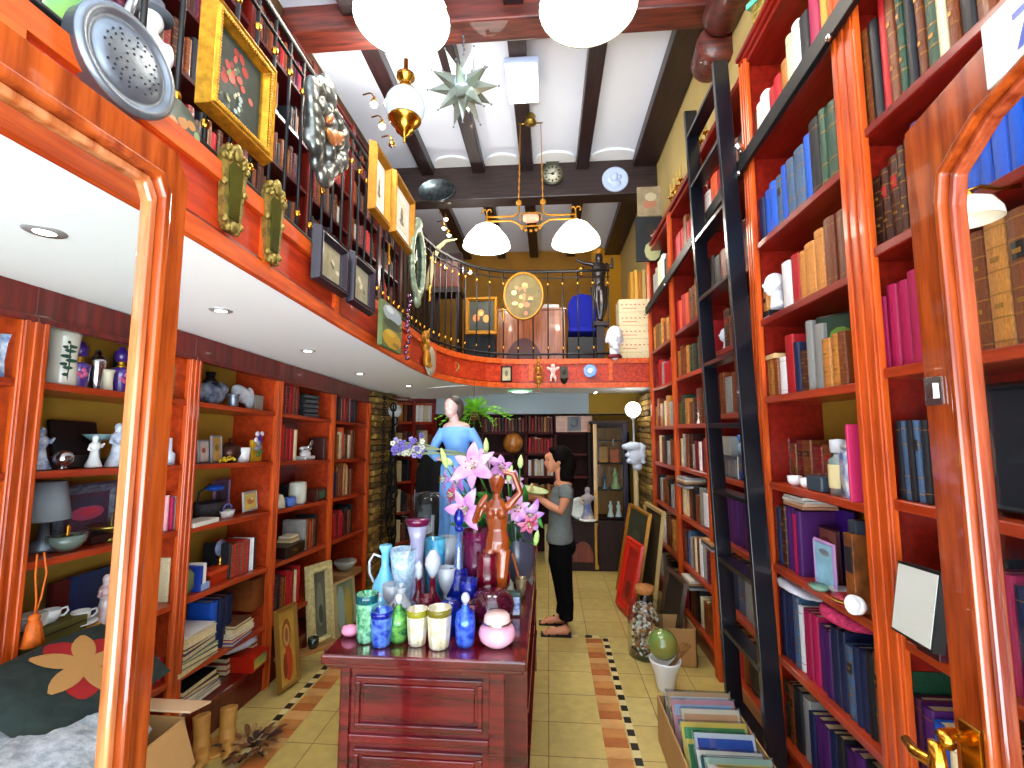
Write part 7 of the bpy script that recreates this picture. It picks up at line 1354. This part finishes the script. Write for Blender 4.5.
# ================================================================ FLOOR, RIGHT
p = AZ(646, 655, 0); t = thing('shell_jar', 'big glass jar with cork lid full of sea shells on the floor', 'jar', p); R_j, H_j = .135, .52
b = MB(); b.lathe([(.0001, 0), (R_j*.95, 0), (R_j, .02), (R_j, H_j*.62), (R_j*.8, H_j*.76), (R_j*.5, H_j*.84), (R_j*.5, H_j*.93)], 36, cap=False); b.build('glass', clear_glass('clear jar glass', refl=.7, keep=.97), t); b = MB(); b.lathe([(.0001, H_j*.9), (R_j*.5, H_j*.9), (R_j*.56, H_j*.94), (R_j*.56, H_j), (.0001, H_j)], 26); b.build('cork_lid', mat('cork', '#a86c34', .8, vary=.2, scale=40), t)
b = MB()
for i in range(420):
    z_ = rq.uniform(.02, H_j*.74); rmax = R_j*.9*(1 if z_ < H_j*.6 else max(.3, 1-(z_-H_j*.6)/(H_j*.2)*.45)); a = rq.uniform(0, 6.3); r_ = rmax*(rq.uniform(.55, 1) if i % 5 else rq.uniform(0, .6))-.016; b.ell((r_*math.cos(a), r_*math.sin(a), z_), (rq.uniform(.010, .02), rq.uniform(.008, .015), rq.uniform(.007, .013)), m=rq.randrange(5), rot=(rq.uniform(0, 3), rq.uniform(0, 3), 0), n=7, k=4)
o_ = b.build('shells', [mat('shell a', '#e8dcc8', .4), mat('shell b', '#b07840', .4), mat('shell c', '#c8a888', .4), mat('shell d', '#684028', .4), mat('shell e', '#f0f0f0', .4)], t); o_['kind'] = 'stuff'
p = AZ(666, 690, 0); t = thing('white_pot', 'white flared pot on the floor carrying the green globe', 'pot', p); b = MB(); b.lathe([(.0001, 0), (.055, 0), (.06, .02), (.08, .12), (.105, .19), (.105, .205), (.095, .2), (.07, .12), (.0001, .1)], 30); b.build('pot', white_cer, t)
p2 = p+Vector((-.01, .01, .0)); t = thing('green_globe', 'mottled green glass ball resting in the white pot', 'ball', p2+Vector((0, 0, .29))); b = MB(); b.ell((0, 0, 0), .098, n=28, k=18); b.build('ball', mat('mottled green brown', '#5c8c48', .15, col2='#8c8438', scale=5, coat=1), t)
t = thing('wood_offcuts', 'small wooden sticks poking out of the white pot', 'sticks', p+Vector((.07, .0, .16))); b = MB()
for i in range(3): b.cbox((.01+.012*i, .01*i, .05), (.016, .016, .22), rot=(.2*i-.3, .55+.1*i, 0))
b.build('sticks', MC['rustic wood'], t)
b = thing('cardboard_box', 'open brown cardboard box standing behind the white pot', 'box', AZ(668, 668, 0)+Vector((.08, .16, 0))); m_ = MB(); m_.box((-.16, -.14, 0), (.14, -.133, .27)); m_.box((-.16, .133, 0), (.14, .14, .27)); m_.box((-.16, -.14, 0), (-.153, .14, .27)); m_.box((.133, -.14, 0), (.14, .14, .27)); m_.box((-.16, -.14, 0), (.14, .14, .006)); m_.build('walls', cb, b)
m_ = MB(); m_.cbox((-.175, 0, .21), (.006, .27, .13), rot=(0, .25, 0)); m_.build('flap', cb, b)
# box of magazines in plastic sleeves
t = thing('cardboard_box', 'long low cardboard box packed with sleeved magazines by the ladder', 'box', (.80, 2.42, 0)); m_ = MB(); xa, xb, ya, yb, hh = -.19, .21, -.62, .46, .24
m_.box((xa, ya, 0), (xb, yb, .006)); m_.box((xa, ya, 0), (xa+.007, yb, hh)); m_.box((xb-.007, ya, 0), (xb, yb, hh)); m_.box((xa, ya, 0), (xb, ya+.007, hh)); m_.box((xa, yb-.007, 0), (xb, yb, hh)); m_.build('walls', cb, t)
mc = [('white', '#dce0e0'), ('pale green', '#a0c0a8'), ('yellow', '#d8bc50'), ('tan', '#c8a070'), ('pale blue', '#9cc0dc'), ('ivory', '#dcd8c4'), ('cream', '#d8ccac'), ('grey', '#b4bcc0'), ('orange', '#d8a070'), ('silver', '#c8d0d4'), ('pink', '#d09098')]
slv = clear_glass('plastic sleeve', '#f4f8fa', 1.5, .93)
for i in range(11):
    cn, cv = mc[(i*4) % 11]; cn2, cv2 = mc[(i*7+3) % 11]; y = -.56+i*.082; hgt = rq.uniform(.27, .33); w_ = rq.uniform(.26, .33); tt = thing('magazine', '%s magazine in plastic sleeve, %s from the near end' % (cn, ORD[i]), 'magazine', (.80+rq.uniform(-.01, .02), 2.42+y, .05), 0, 'sleeved magazines in the long cardboard box', rot=(-.5+rq.uniform(-.03, .03), 0, rq.uniform(-.04, .04)))
    m_ = MB(); m_.box((-w_/2, 0, 0), (w_/2, .014, hgt)); m_.build('cover', mat('mag '+cn, cv, .35), tt); m_ = MB(); m_.box((-w_/2+.012, -.0012, hgt-.065), (w_/2-.012, .0, hgt-.02)); m_.box((-w_/2+.02, -.0012, hgt-.2), (w_/2-.1, 0, hgt-.085)); m_.build('title_band', mat('magt '+cn2, {'ivory': '#2450a8', 'silver': '#2c7078', 'pale green': '#3c8c50', 'tan': '#b03c28'}.get(cn2, cv2), .4), tt)
    m_ = MB(); m_.box((-w_/2-.006, -.003, 0), (w_/2+.006, .017, hgt+.01)); m_.build('plastic_sleeve', slv, tt)
# framed things leaning by the right bookcase
def leanR(label, name, A, B, h, frame, fwid, base, dabs=(), b2=None, tilt=.16, thick=.03, z0=0):
    A, B = Vector(A), Vector(B); mid = (A+B)/2; w = (B-A).length; ang = math.atan2(A.y-B.y, A.x-B.x)   # local +x runs from far to near
    rz = math.atan2(B.y-A.y, B.x-A.x); t = picture(label, (mid.x+math.sin(tilt)*h/2*math.sin(-rz)*0+math.sin(tilt)*h/2, mid.y, z0+h/2*math.cos(tilt)+.01), w, h, rz, frame, fwid, thick, base, dabs, tilt=-tilt, base2=b2, name=name); return t
fa, fb = AZ(617, 604, 0), AZ(627, 618, 0)
leanR('bright red framed panel leaning at a slant beside the shell jar', 'framed_artwork', (fa.x, fa.y+.0, 0), (fb.x+.03, fb.y-.1, 0), .68, mat('red lacquer frame', '#c42010', .35, vary=.1), .09, '#8c0c0c', [(0, .2, .7, .55, '#a81410'), (0, -.5, .5, .35, '#6c0808')], b2='#b81810', tilt=.2)
leanR('dark green painting in thin gilt frame leaning behind the red panel', 'framed_picture', (.74, 5.35, 0), (.82, 4.65, 0), .95, goldpaint, .045, '#2c3020', [(0, 0, .7, .6, '#3c4028')], tilt=.18); leanR('pale wood framed canvas seen edge-on behind the red panel', 'framed_picture', (.90, 5.1, 0), (.94, 4.45, 0), 1.0, mat('pale wood frame', '#a88c54', .5), .05, '#3c2c18', tilt=.13)
leanR('dark brown framed picture leaning near the shell jar', 'framed_picture', (.96, 4.35, 0), (.99, 3.88, 0), .55, mat('dark brown frame', '#3c2818', .4), .04, '#241c14', tilt=.18)
# ================================================================ BACK OF THE SHOP
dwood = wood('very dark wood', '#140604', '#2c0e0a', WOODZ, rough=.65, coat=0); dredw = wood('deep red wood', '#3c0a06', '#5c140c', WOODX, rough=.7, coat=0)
# left rear bookcase on the side wall
RO, RA = Vector((-1.77, 6.02, 0)), math.radians(56); LB_ = [.35, .72, 1.10, 1.47, 1.86]
t = thing('bookcase', 'rear bookcase of pale books set at an angle beyond the stone pier', 'bookcase', RO, RA)
for x in (-.35, 0, .35): b = MB(); b.box((x-.015, 0, 0), (x+.015, .26, 2.12)); b.box((x-.025, -.02, 0), (x+.025, .005, 2.12)); b.build('upright', redH, t)
for z in LB_+[2.11]: b = MB(); b.box((-.35, -.01, z-.03), (.35, .26, z)); b.build('shelf', orangeH, t)
b = MB(); b.box((-.36, .25, 0), (.36, .27, 2.13)); b.box((-.37, -.03, 2.12), (.37, .27, 2.19)); b.build('back_panel', darkred, t)
for z, cs in zip(LB_, ['kcTkcTkT', 'cckTwkTc', 'yckkTcTy', 'wcTkTwcT', 'TtTkwwcw']):
    for i, c in enumerate(cs):
        wn, cc, kd = BC[c]; w = .078; x = (-.30 if i < 4 else .045)+w*(i % 4)+.03; p = RO+Matrix.Rotation(RA, 3, 'Z') @ Vector((x, .01, z+.002))
        tt = thing('book', '%s book, %s from the pier on the rear bookcase, %s shelf' % (wn, ORD[i], {.35: 'lowest', .72: 'low', 1.10: 'middle', 1.47: 'high', 1.86: 'top'}[z]), 'book', p, RA, 'books on the rear bookcase')
        hh = rq.uniform(.2, .29)
        for nm, me in (('cover', cover_mesh(MC['book '+wn], 2, None)), ('pages', _me('pages', PGS, pgm))): o = bpy.data.objects.new(nm, me); C.objects.link(o); o.parent = tt; o.scale = (w*rq.uniform(.75, .95), .16, hh)
figurine('figurine', 'small cream bust at the rear bookcase edge beside the lilac flowers', 'figurine', (-1.90, 5.74, 1.475), 17, mat('cream bust', '#c8bc94', .4), 4)
# back wall of dark shelving with globe
BY = 6.75; t = thing('bookcase', 'dark red bookcase across the back wall behind the statue', 'bookcase', (-.5, BY, 0)); xs = [-1.1, -.45, .18, .60, 1.08]
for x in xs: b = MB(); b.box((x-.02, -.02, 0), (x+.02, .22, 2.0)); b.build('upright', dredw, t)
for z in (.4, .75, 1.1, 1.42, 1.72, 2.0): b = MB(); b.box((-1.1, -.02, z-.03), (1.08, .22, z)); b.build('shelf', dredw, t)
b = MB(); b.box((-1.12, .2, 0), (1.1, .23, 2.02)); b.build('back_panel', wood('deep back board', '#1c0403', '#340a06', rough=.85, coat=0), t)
for z, cs in [(.4, 'TTkTRTTkTR'), (.75, 'tTtTtTtTTt'), (1.1, 'wTwcTwRcTw'), (1.42, 'rRrTrRkRrT'), (1.72, 'TrTRTtTRT')]: book_row(cs, 0, 0, .1, 0, 1, '', (.1, .1)) if 0 else None
def back_row(cs, x0, x1, z, h, where):
    n = len(cs); w = (x1-x0)/n
    for i, c in enumerate(cs):
        wn, cc, kd = BC[c]; p = Vector((x0+w*(i+.5), BY-.0, z+.002)); tt = thing('book', '%s book, %s from the left, %s' % (wn, ORD[i], where), 'book', p, 0, 'books '+where)
        for nm, me in (('cover', cover_mesh(MC['book '+wn], 2, None)), ('pages', _me('pages', PGS, pgm))): o = bpy.data.objects.new(nm, me); C.objects.link(o); o.parent = tt; o.scale = (w*.93, .15, h*rq.uniform(.88, 1.06))
for z, cs, wh in [(.75, 'tTtTtTtT', 'second lowest behind the woman'), (1.1, 'wTwcwRcw', 'level with the woman\'s face'), (1.42, 'rRrTrRrR', 'above the woman\'s face'), (1.72, 'TrTRTtTR', 'top of the back shelves')]: back_row(cs, -.29, .07, z, .22, wh)
back_row('TkRTTkRTTkTR', -.93, -.34, 1.72, .2, 'top shelf behind the fern')
p = AY(513, 443, 6.6); t = thing('globe', 'brown terrestrial globe on the dark back shelf behind the lilies', 'globe', (p.x, 6.6, p.z)); b = MB(); b.ell((0, 0, 0), .145, n=28, k=18); b.build('ball', mat('antique globe', '#94501c', .3, col2='#c8843c', scale=6, coat=.5), t); b = MB(); b.lathe([(.05, -.26), (.055, -.25), (.015, -.22), (.015, -.145)], 16); b.tube([(.165*math.cos(a), 0, .165*math.sin(a)) for a in [PI*i/12-PI/2 for i in range(13)]], .006, 6); b.build('stand', dwood, t)
# hall opening: solid slab, its shade painted black; wooden panels with relief above
b = MB(); b.box((.62, 6.62, 0), (1.12, 6.70, 1.72)); struct(b, 'door_3', mat('hall shade black', '#030202', 1, ior=1.1)); b = MB(); b.box((.55, 6.58, 0), (.62, 6.72, 1.76)); b.box((.80, 6.60, 0), (.86, 6.62, 1.35)); b.box((.93, 6.6, 0), (.97, 6.63, 1.74)); struct(b, 'trim_95', dwood)
t = thing('wall_panel', 'orange wood panel with grey relief above the dark opening', 'panel', (.40, 6.5, 1.72)); a0, a1 = AY(556, 432, 6.5), AY(592, 416, 6.5); b = MB(); b.box((a0.x-.4, -.02, a0.z-1.72), (a1.x-.4, .01, a1.z-1.72)); b.build('panel', wood('amber panel', '#94501c', '#b87428', WOODX), t)
b = MB(); cxp = AY(574, 424, 6.5).x-.4; b.box((cxp-.09, -.03, a0.z-1.71), (cxp+.09, -.018, a1.z-1.73)); b.ell((cxp, -.035, .14), (.05, .02, .07)); b.build('relief', mat('grey relief', '#787c80', .6, vary=.2), t)
# yellow wall piece
b = MB(); b.box((.55, 6.36, 1.97), (XRW, 6.40, 2.26)); struct(b, 'wall_back_yellow', mat('bright mustard wall', '#8c6c14', .8))
# display cabinet
p0, p1 = AY(594, 500, 6.05), AY(629, 500, 6.05); x0, x1 = p0.x, p1.x; t = thing('display_cabinet', 'tall glazed display cabinet with yellow door edge at the back', 'cabinet', ((x0+x1)/2, 6.2, 0)); W = (x1-x0)/2; Hc = AY(612, 424, 6.05).z
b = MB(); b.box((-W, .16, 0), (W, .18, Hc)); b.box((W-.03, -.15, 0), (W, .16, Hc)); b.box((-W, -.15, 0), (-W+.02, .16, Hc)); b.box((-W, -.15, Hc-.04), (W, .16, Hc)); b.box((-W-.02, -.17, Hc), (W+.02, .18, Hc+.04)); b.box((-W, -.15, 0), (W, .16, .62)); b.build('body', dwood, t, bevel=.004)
b = MB(); b.box((-W, -.175, .03), (-W+.045, -.15, Hc)); b.build('yellow_door_edge', wood('yellow pine', '#a8781c', '#c8983c'), t); b = MB(); b.box((W-.06, -.175, .1), (W-.01, -.15, Hc)); b.build('right_stile', mat('purple black wood', '#181030', .3, coat=.4), t)
for z in (.65, 1.0, 1.33, 1.62): b = MB(); b.box((-W+.02, -.13, z-.015), (W-.03, .15, z)); b.build('shelf', dwood, t)
b = MB(); b.box((-W+.045, -.165, .62), (W-.06, -.16, Hc-.02)); b.build('glass_door', pane, t)
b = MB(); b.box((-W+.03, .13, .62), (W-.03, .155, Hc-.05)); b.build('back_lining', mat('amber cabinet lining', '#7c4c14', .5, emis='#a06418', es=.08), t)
cxm = (x0+x1)/2
for (x, z, h, cc, lb) in [(-.08, 1.335, .2, '#c07818', 'amber carved box high in the display cabinet'), (.06, 1.335, .17, '#c04c14', 'orange red box high in the display cabinet')]: boxy('cabinet_box', lb, 'box', (cxm+x, 6.15, z), (.11, .06, h), mat('cab '+cc, cc, .4, vary=.3))
for (x, z, h, m_, lb) in [(-.07, 1.002, 14, pewter, 'pewter tankard in the display cabinet'), (.07, 1.002, 20, mat('green white glaze', '#a8b880', .3), 'green and white vase in the display cabinet'), (.0, .652, 15, wt, 'white chess-like figure in the cabinet, nearer the woman'), (.1, .652, 15, wt, 'white chess-like figure in the cabinet, nearer the dark stile')]: figurine('figurine', lb, 'figurine', (cxm+x, 6.15, z), h, m_, int(h))
# console with round white dial and blue figurine
p = AY(582, 500, 6.1); t = thing('console', 'low dark carved cabinet with a reddish round door at the back', 'cabinet', (p.x, 6.2, 0)); ct = .62
b = MB(); b.box((-.22, -.16, 0), (.22, .16, ct-.03)); b.box((-.24, -.18, ct-.03), (.24, .18, ct)); b.box((-.22, -.175, .08), (-.17, -.16, ct-.05)); b.box((.17, -.175, .08), (.22, -.16, ct-.05)); b.build('body', dwood, t, bevel=.006); b = MB(); b.T = Matrix.Rotation(PI/2, 4, 'X'); b.prism([(.13*math.cos(a), .16+.2*max(0, math.sin(a))-.05*(math.sin(a) < 0)) for a in [2*PI*k/20 for k in range(20)]], .16, .168); b.build('round_door', wood('reddish door', '#5c200c', '#7c3418'), t)
t = thing('white_dial', 'large round white dish standing on the dark carved cabinet', 'dish', (AY(580, 515, 6.1).x, 6.12, ct+.14)); b = MB(); b.lathe([(.0001, .0), (.11, .0), (.14, .02), (.14, .03), (.1, .012), (.0001, .01)], 30, rot=(PI/2, 0, 0)); b.build('dish', mat('white patterned dish', '#d8e4dc', .3, vary=.12, scale=30), t)
figurine('clock_figurine', 'blue figurine on a white base beside the round white dish', 'figurine', (AY(588, 515, 6.0).x, 6.04, ct+.002), 32, mat('blue figure glaze', '#5468a0', .3, col2='#c8b8a0', scale=8), 2, wt, rz=0)
boxy('cream_box', 'cream box on the floor at the far end of the aisle, left of the console', 'box', AZ(556, 560, 0), (.3, .25, .45), mat('cream carton', '#c8b880', .7, vary=.1))
# white mask head on a post
p = AY(637, 455, 5.72); t = thing('plaster_mask', 'white plaster head in profile with wavy hair on a post by the pier', 'bust', (p.x-.02, 5.72, p.z)); b = MB(); b.ell((.0, 0, 0), (.10, .09, .13)); b.ell((-.03, -.02, .10), (.10, .08, .06)); b.ell((.06, 0, .02), (.07, .08, .13)); b.ell((-.10, -.03, .0), (.03, .03, .025)); b.ell((-.075, -.03, -.07), (.04, .035, .03)); b.ell((-.11, 0, .10), (.05, .05, .035)); b.ell((.02, 0, -.14), (.06, .06, .05))
for k in range(7): b.ell((.03+.06*math.cos(k), -.05, .1-.03*k), (.03, .02, .025))
b.build('head', mat('mask plaster', '#c8d4e4', .6), t, remesh=.009, smit=2); b = MB(); b.lathe([(.09, -(p.z)+.004), (.09, -(p.z)+.03), (.03, -(p.z)+.05), (.03, -.16)], 16); b.build('post', mat('pale stone post', '#a89468', .7), t)
# fern in a hanging pot
p = AY(474, 412, 4.7); t = thing('hanging_fern', 'bright green fern hanging under the gallery behind the statue', 'fern', p); b = MB(); b.lathe([(.0001, -.09), (.05, -.08), (.08, 0), (.075, 0), (.0001, -.05)], 20); b.build('pot', mat('brown pot', '#5c3018', .6), t); fm = mat('fern green', '#4ca018', .5, col2='#98dc38', scale=8)
for k in range(60):
    a = rq.uniform(0, 6.3); L = rq.uniform(.20, .40); el = rq.uniform(-.2, 1.4); d = Vector((math.cos(a)*math.cos(el)*1.15, math.sin(a)*math.cos(el)*.7, math.sin(el)*.7)); b = MB(); pts = [d*L*u+Vector((0, 0, -.5*L*u*u*(1-.5*math.sin(el)))) for u in [i/7 for i in range(8)]]; b.tube(pts, .0025, 4); s_ = d.cross(Vector((0, 0, 1))).normalized()
    for i in range(1, 8):
        for sg in (-1, 1): w_ = .06*(1-i/10); c = pts[i]; q_ = c+s_*sg*w_; f_ = d*.026; b.add([c-f_*.5, q_+Vector((0, 0, -.008)), c+f_, c+f_*.2+Vector((0, 0, .003))], [(0, 1, 2), (0, 2, 3)])
    b.build('frond', fm, t)
b = MB(); b.tube([(0, 0, 0), (0, 0, zc(p.x, p.y)-p.z)], .003, 5); b.build('cord', black, t)
# ironwork hanging on the left pier
dki = mat('dark old iron', '#181818', .5, .6, vary=.3); 
for i, (x, y0, y1, lb) in enumerate([(383, 400, 545, 'long dark iron chain hanging down the left stone pier'), (391, 405, 560, 'bundle of dark iron tools hanging beside the left stone pier')]):
    a_, c_ = AY(x, y0, 5.62), AY(x, y1, 5.62); t = thing('hanging_ironwork', lb, 'ironwork', (-1.80+.03*i, 5.0+.22*i, a_.z)); L = a_.z-c_.z; b = MB()
    n = 30 if i == 0 else 12
    for k in range(n): z = -L*k/n; b.tube([(.02*math.cos(q_)*(1.6 if i else 1), .012*math.sin(k)+(.05*math.sin(k*2.1) if i else 0), z-(L/n*.62)*(.5+.5*math.sin(q_))) for q_ in [2*PI*j/8 for j in range(8)]], .006 if i == 0 else .012, 5, closed=True)
    if i: [b.tube([(.0, 0, -.02), (.03*math.cos(k), .03*math.sin(k), -L*.35), (.07*math.cos(k), .05*math.sin(k), -L*(.55+.04*k)), (.03*math.cos(k+1), .05*math.sin(k+1), -L*(.62+.05*k)), (.06*math.cos(k+2), .04*math.sin(k+2), -L*(.58+.05*k))], .009, 6) for k in range(7)]
    else: b.tube([(0, 0, 0), (0, 0, -L)], .004, 5)
    b.build('iron', dki, t)
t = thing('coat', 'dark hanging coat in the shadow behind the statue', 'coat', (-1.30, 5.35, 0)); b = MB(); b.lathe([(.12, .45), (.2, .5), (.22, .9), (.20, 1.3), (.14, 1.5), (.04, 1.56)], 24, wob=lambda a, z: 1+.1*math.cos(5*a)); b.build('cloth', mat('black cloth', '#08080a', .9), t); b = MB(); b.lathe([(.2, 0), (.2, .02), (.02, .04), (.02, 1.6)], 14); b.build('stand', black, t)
# ================================================================ THE WOMAN
WY = 4.28; Wo = AZ(557, 628, 0); Wo = Vector((AY(559, 628, WY).x, WY, 0)); t = thing('person', 'woman in grey top and black trousers looking down at a plate', 'person', Wo)
def wq(px, py, dy=0): return AY(px, py, WY+dy)-Wo
skn = mat('skin', '#d08c68', .5, vary=.06, scale=6); grey = mat('grey knit', '#68706c', .9, vary=.12, scale=60); blkp = mat('black denim', '#050608', .9, ior=1.2); hair = mat('dark brown hair', '#100806', .45, vary=.3, scale=20, stretch=(1, 1, .2)) if 0 else mat('dark brown hair', '#0c0706', .75, vary=.4, scale=16, ior=1.15)
b = MB()
# head in profile, looking down and to -x
b.ell(wq(557, 459), (.085, .075, .10), rot=(0, -.25, 0)); b.ell(wq(551, 464), (.052, .055, .07), rot=(0, -.15, 0)); b.ell(wq(545.5, 463), (.017, .015, .018)); b.ell(wq(549, 457), (.04, .05, .035)); b.ell(wq(548.4, 468), (.012, .018, .009)); b.ell(wq(549.6, 471.3), (.022, .026, .017)); b.ell(wq(547.8, 461), (.02, .04, .014)); b.ell(wq(559, 462, -.075), (.018, .012, .028))
b.tube([wq(560, 468), wq(562, 480)], [.052, .055], 14); b.ell(wq(563, 484), (.085, .13, .04))
b.ell(wq(545, 462.8), (.013, .010, .010))
# arms: near (right-hand side of body faces camera) and far
b.tube([wq(566, 487, -.15), wq(565, 499, -.17), wq(561, 511, -.16), wq(549, 505, -.12), wq(538, 497.5, -.06)], [.048, .046, .040, .034, .024], 14)
b.tube([wq(562, 487, .15), wq(560, 500, .17), wq(555, 509, .15), wq(545, 502, .10), wq(537, 497, .05)], [.046, .042, .038, .032, .023], 14)
# legs and feet
b.tube([wq(562, 540, -.07), wq(564, 575, -.08), wq(566, 618, -.09)], [.07, .055, .036], 14); b.tube([wq(560, 540, .08), wq(561, 575, .09), wq(562, 612, .14)], [.07, .05, .036], 14)
for dx, dy, px in ((0, -.09, 564), (0, .14, 561)):
    f0 = wq(px, 620, dy); f0.z = .045; b.ell(f0+Vector((.01, 0, .005)), (.04, .034, .045)); b.tube([f0+Vector((0, 0, .0)), f0+Vector((-.08, 0, -.01)), f0+Vector((-.15, 0, -.022))], [.034, .036, .03], 12, flat=1.2)
    for k in range(5): b.ell(f0+Vector((-.175+.007*abs(k-1), (k-2)*.016*(-1 if dy < 0 else 1), -.028)), (.018, .0085, .010), n=8, k=5)
b.build('body', skn, t, remesh=.0065, smit=2)
hand(wq(535, 496.5, -.055), (-.85, .3, .12), (-.1, -.8, -.5), 1.0, skn, t); hand(wq(535, 496, .06), (-.9, -.2, .1), (0, .8, -.4), 1.0, skn, t)
b = MB()   # eye and brow, lips
e_ = wq(548.6, 460.2, -.045); b.ell(e_, (.009, .006, .004)); b.build('eye', mat('dark eye', '#140c08', .3), t); b = MB(); b.ell(wq(547.4, 468.2, -.006), (.006, .014, .004)); b.build('lips', mat('lips', '#a84c44', .4), t)
b = MB(); b.ell(wq(561, 456.5, .0), (.106, .095, .105), rot=(0, -.3, 0)); b.ell(wq(568, 466, .0), (.075, .09, .135), rot=(0, .12, 0)); b.ell(wq(566, 472, -.045), (.058, .045, .12), rot=(0, .15, 0)); b.ell(wq(554, 450.5, -.01), (.05, .06, .035), rot=(0, .35, 0)); b.ell(wq(561, 466, .06), (.05, .03, .10)); b.ell(wq(570, 478, .0), (.036, .07, .065)); b.build('hair', hair, t, remesh=.007, smit=3)
b = MB()
secs = [(481, 560, 569, .07), (484, 556, 571, .13), (490, 551.5, 573.5, .175), (500, 548.5, 573.5, .16), (510, 548.5, 572, .145), (520, 549, 571, .14), (530, 547, 572.5, .155), (538, 545.8, 573.5, .165), (541, 546, 573.3, .163)]
N = 28; vs = []; fs = []
for (py, xa, xb, dp) in secs:
    a, c = wq(xa, py), wq(xb, py); cx, rx = (a.x+c.x)/2, (c.x-a.x)/2
    for k in range(N): an = 2*PI*k/N; ff = 1+.018*math.sin(7*an+py*.3); vs.append((cx+rx*ff*math.cos(an), dp*ff*math.sin(an), (a.z+c.z)/2))
for i in range(len(secs)-1):
    for k in range(N): k2 = (k+1) % N; fs.append((i*N+k, (i+1)*N+k, (i+1)*N+k2, i*N+k2))
fs.append(tuple(range(N))[::-1]); fs.append(tuple(range((len(secs)-1)*N, len(secs)*N))); b.add(vs, fs, 0, True)
for s_ in (-1, 1): b.tube([wq(564, 486.5, s_*.13), wq(566, 494, s_*.165), wq(565.5, 498, s_*.172)], [.062, .062, .060], 14)
b.build('grey_top', grey, t, remesh=.008, smit=3)
b = MB(); b.ell(wq(560.5, 541), (.118, .15, .10)); b.ell(wq(565, 546), (.10, .145, .10))
b.tube([wq(560.5, 545, -.08), wq(561.5, 560, -.08), wq(565, 585, -.085), wq(567, 605, -.09), wq(566, 619.5, -.09)], [.10, .092, .068, .058, .062], 18); b.tube([wq(560, 545, .08), wq(558, 560, .085), wq(561, 585, .10), wq(563, 603, .13), wq(562, 613, .14)], [.10, .09, .066, .056, .058], 18); b.build('trousers', blkp, t, remesh=.009, smit=3)
for dy, px in ((-.09, 564), (.14, 561)):
    f0 = wq(px, 620, dy); sb = MB(); sb.cbox((f0.x-.07, f0.y, .008), (.26, .085, .014)); sb.tube([(f0.x-.06, f0.y-.042, .012), (f0.x-.065, f0.y, .075), (f0.x-.06, f0.y+.042, .012)], .009, 6); sb.tube([(f0.x-.13, f0.y-.04, .012), (f0.x-.13, f0.y, .055), (f0.x-.13, f0.y+.04, .012)], .009, 6); sb.build('sandal', black, t)
p = wq(534, 492.5)+Wo; t = thing('plate', 'pale green and cream plate held in the woman\'s hands', 'plate', p, 0, rot=(.12, .18, 0)); b = MB(); b.lathe([(.0001, .0), (.06, .0), (.125, .022), (.13, .028), (.12, .024), (.06, .01), (.0001, .01)], 30); b.build('plate', mat('pale green plate', '#c8d8a0', .3, coat=.5), t); b = MB(); b.lathe([(.124, .0285), (.131, .0295), (.131, .026)], 30, cap=False); b.build('green_rim', mat('green rim', '#4c9448', .3), t); 
p = p+Vector((-.02, 0, .012)); t = thing('small_figure', 'little cream ornament standing on the pale green plate', 'ornament', p); b = MB(); b.lathe([(.0001, 0), (.02, 0), (.012, .03), (.018, .05), (.0001, .075)], 14); b.build('body', mat('cream ornament b', '#d8b888', .4), t)
emit_books(228)
WORLD = 13
# ================================================================ LIGHT
sc = bpy.context.scene
wd = bpy.data.worlds.new('daylight'); sc.world = wd; wd.use_nodes = True
N = wd.node_tree.nodes; L = wd.node_tree.links; bg = N['Background']   # overcast street sky above, bright lower half added to lift the soffit and ceilings
tc = N.new('ShaderNodeTexCoord'); sx = N.new('ShaderNodeSeparateXYZ'); rp = N.new('ShaderNodeValToRGB'); mr = N.new('ShaderNodeMapRange')
mr.inputs['From Min'].default_value = -1; mr.inputs['From Max'].default_value = 1
L.new(tc.outputs['Generated'], sx.inputs[0]); L.new(sx.outputs['Z'], mr.inputs['Value']); L.new(mr.outputs[0], rp.inputs[0]); L.new(rp.outputs[0], bg.inputs[0])
rp.color_ramp.elements[0].color = (.88, .94, 1, 1); rp.color_ramp.elements[0].position = .44
rp.color_ramp.elements[1].color = (.20, .225, .26, 1); rp.color_ramp.elements[1].position = .56; bg.inputs[1].default_value = WORLD
def plight(name, loc, e, col=(1, .78, .52), r=.05):
    l = bpy.data.lights.new(name, 'POINT'); l.energy = e; l.color = col; l.shadow_soft_size = r
    o = bpy.data.objects.new(name, l); C.objects.link(o); o.location = loc; return o
def alight(name, loc, rot, sx, sy, e, col=(1, 1, 1)):
    l = bpy.data.lights.new(name, 'AREA'); l.shape = 'RECTANGLE'; l.size = sx; l.size_y = sy; l.energy = e; l.color = col
    o = bpy.data.objects.new(name, l); C.objects.link(o); o.location = loc; o.rotation_euler = rot; return o
for k, (x, y, z) in enumerate(LAMPS): plight('lamp_light', (x, y, z), 14, (1, .86, .66), .06)
for (x, y, z) in HALO: plight('halogen_light', (x, y, z), 34, (1, .95, .88), .03)
sc.view_settings.view_transform = 'Standard'; sc.view_settings.look = 'None'; sc.view_settings.gamma = 1; sc.view_settings.use_curve_mapping = False
sc.view_settings.exposure = .1
sc.cycles.max_bounces = 8; sc.cycles.transparent_max_bounces = 16; sc.cycles.transmission_bounces = 8; sc.cycles.caustics_refractive = False; sc.cycles.caustics_reflective = False
sc.cycles.sample_clamp_indirect = 6
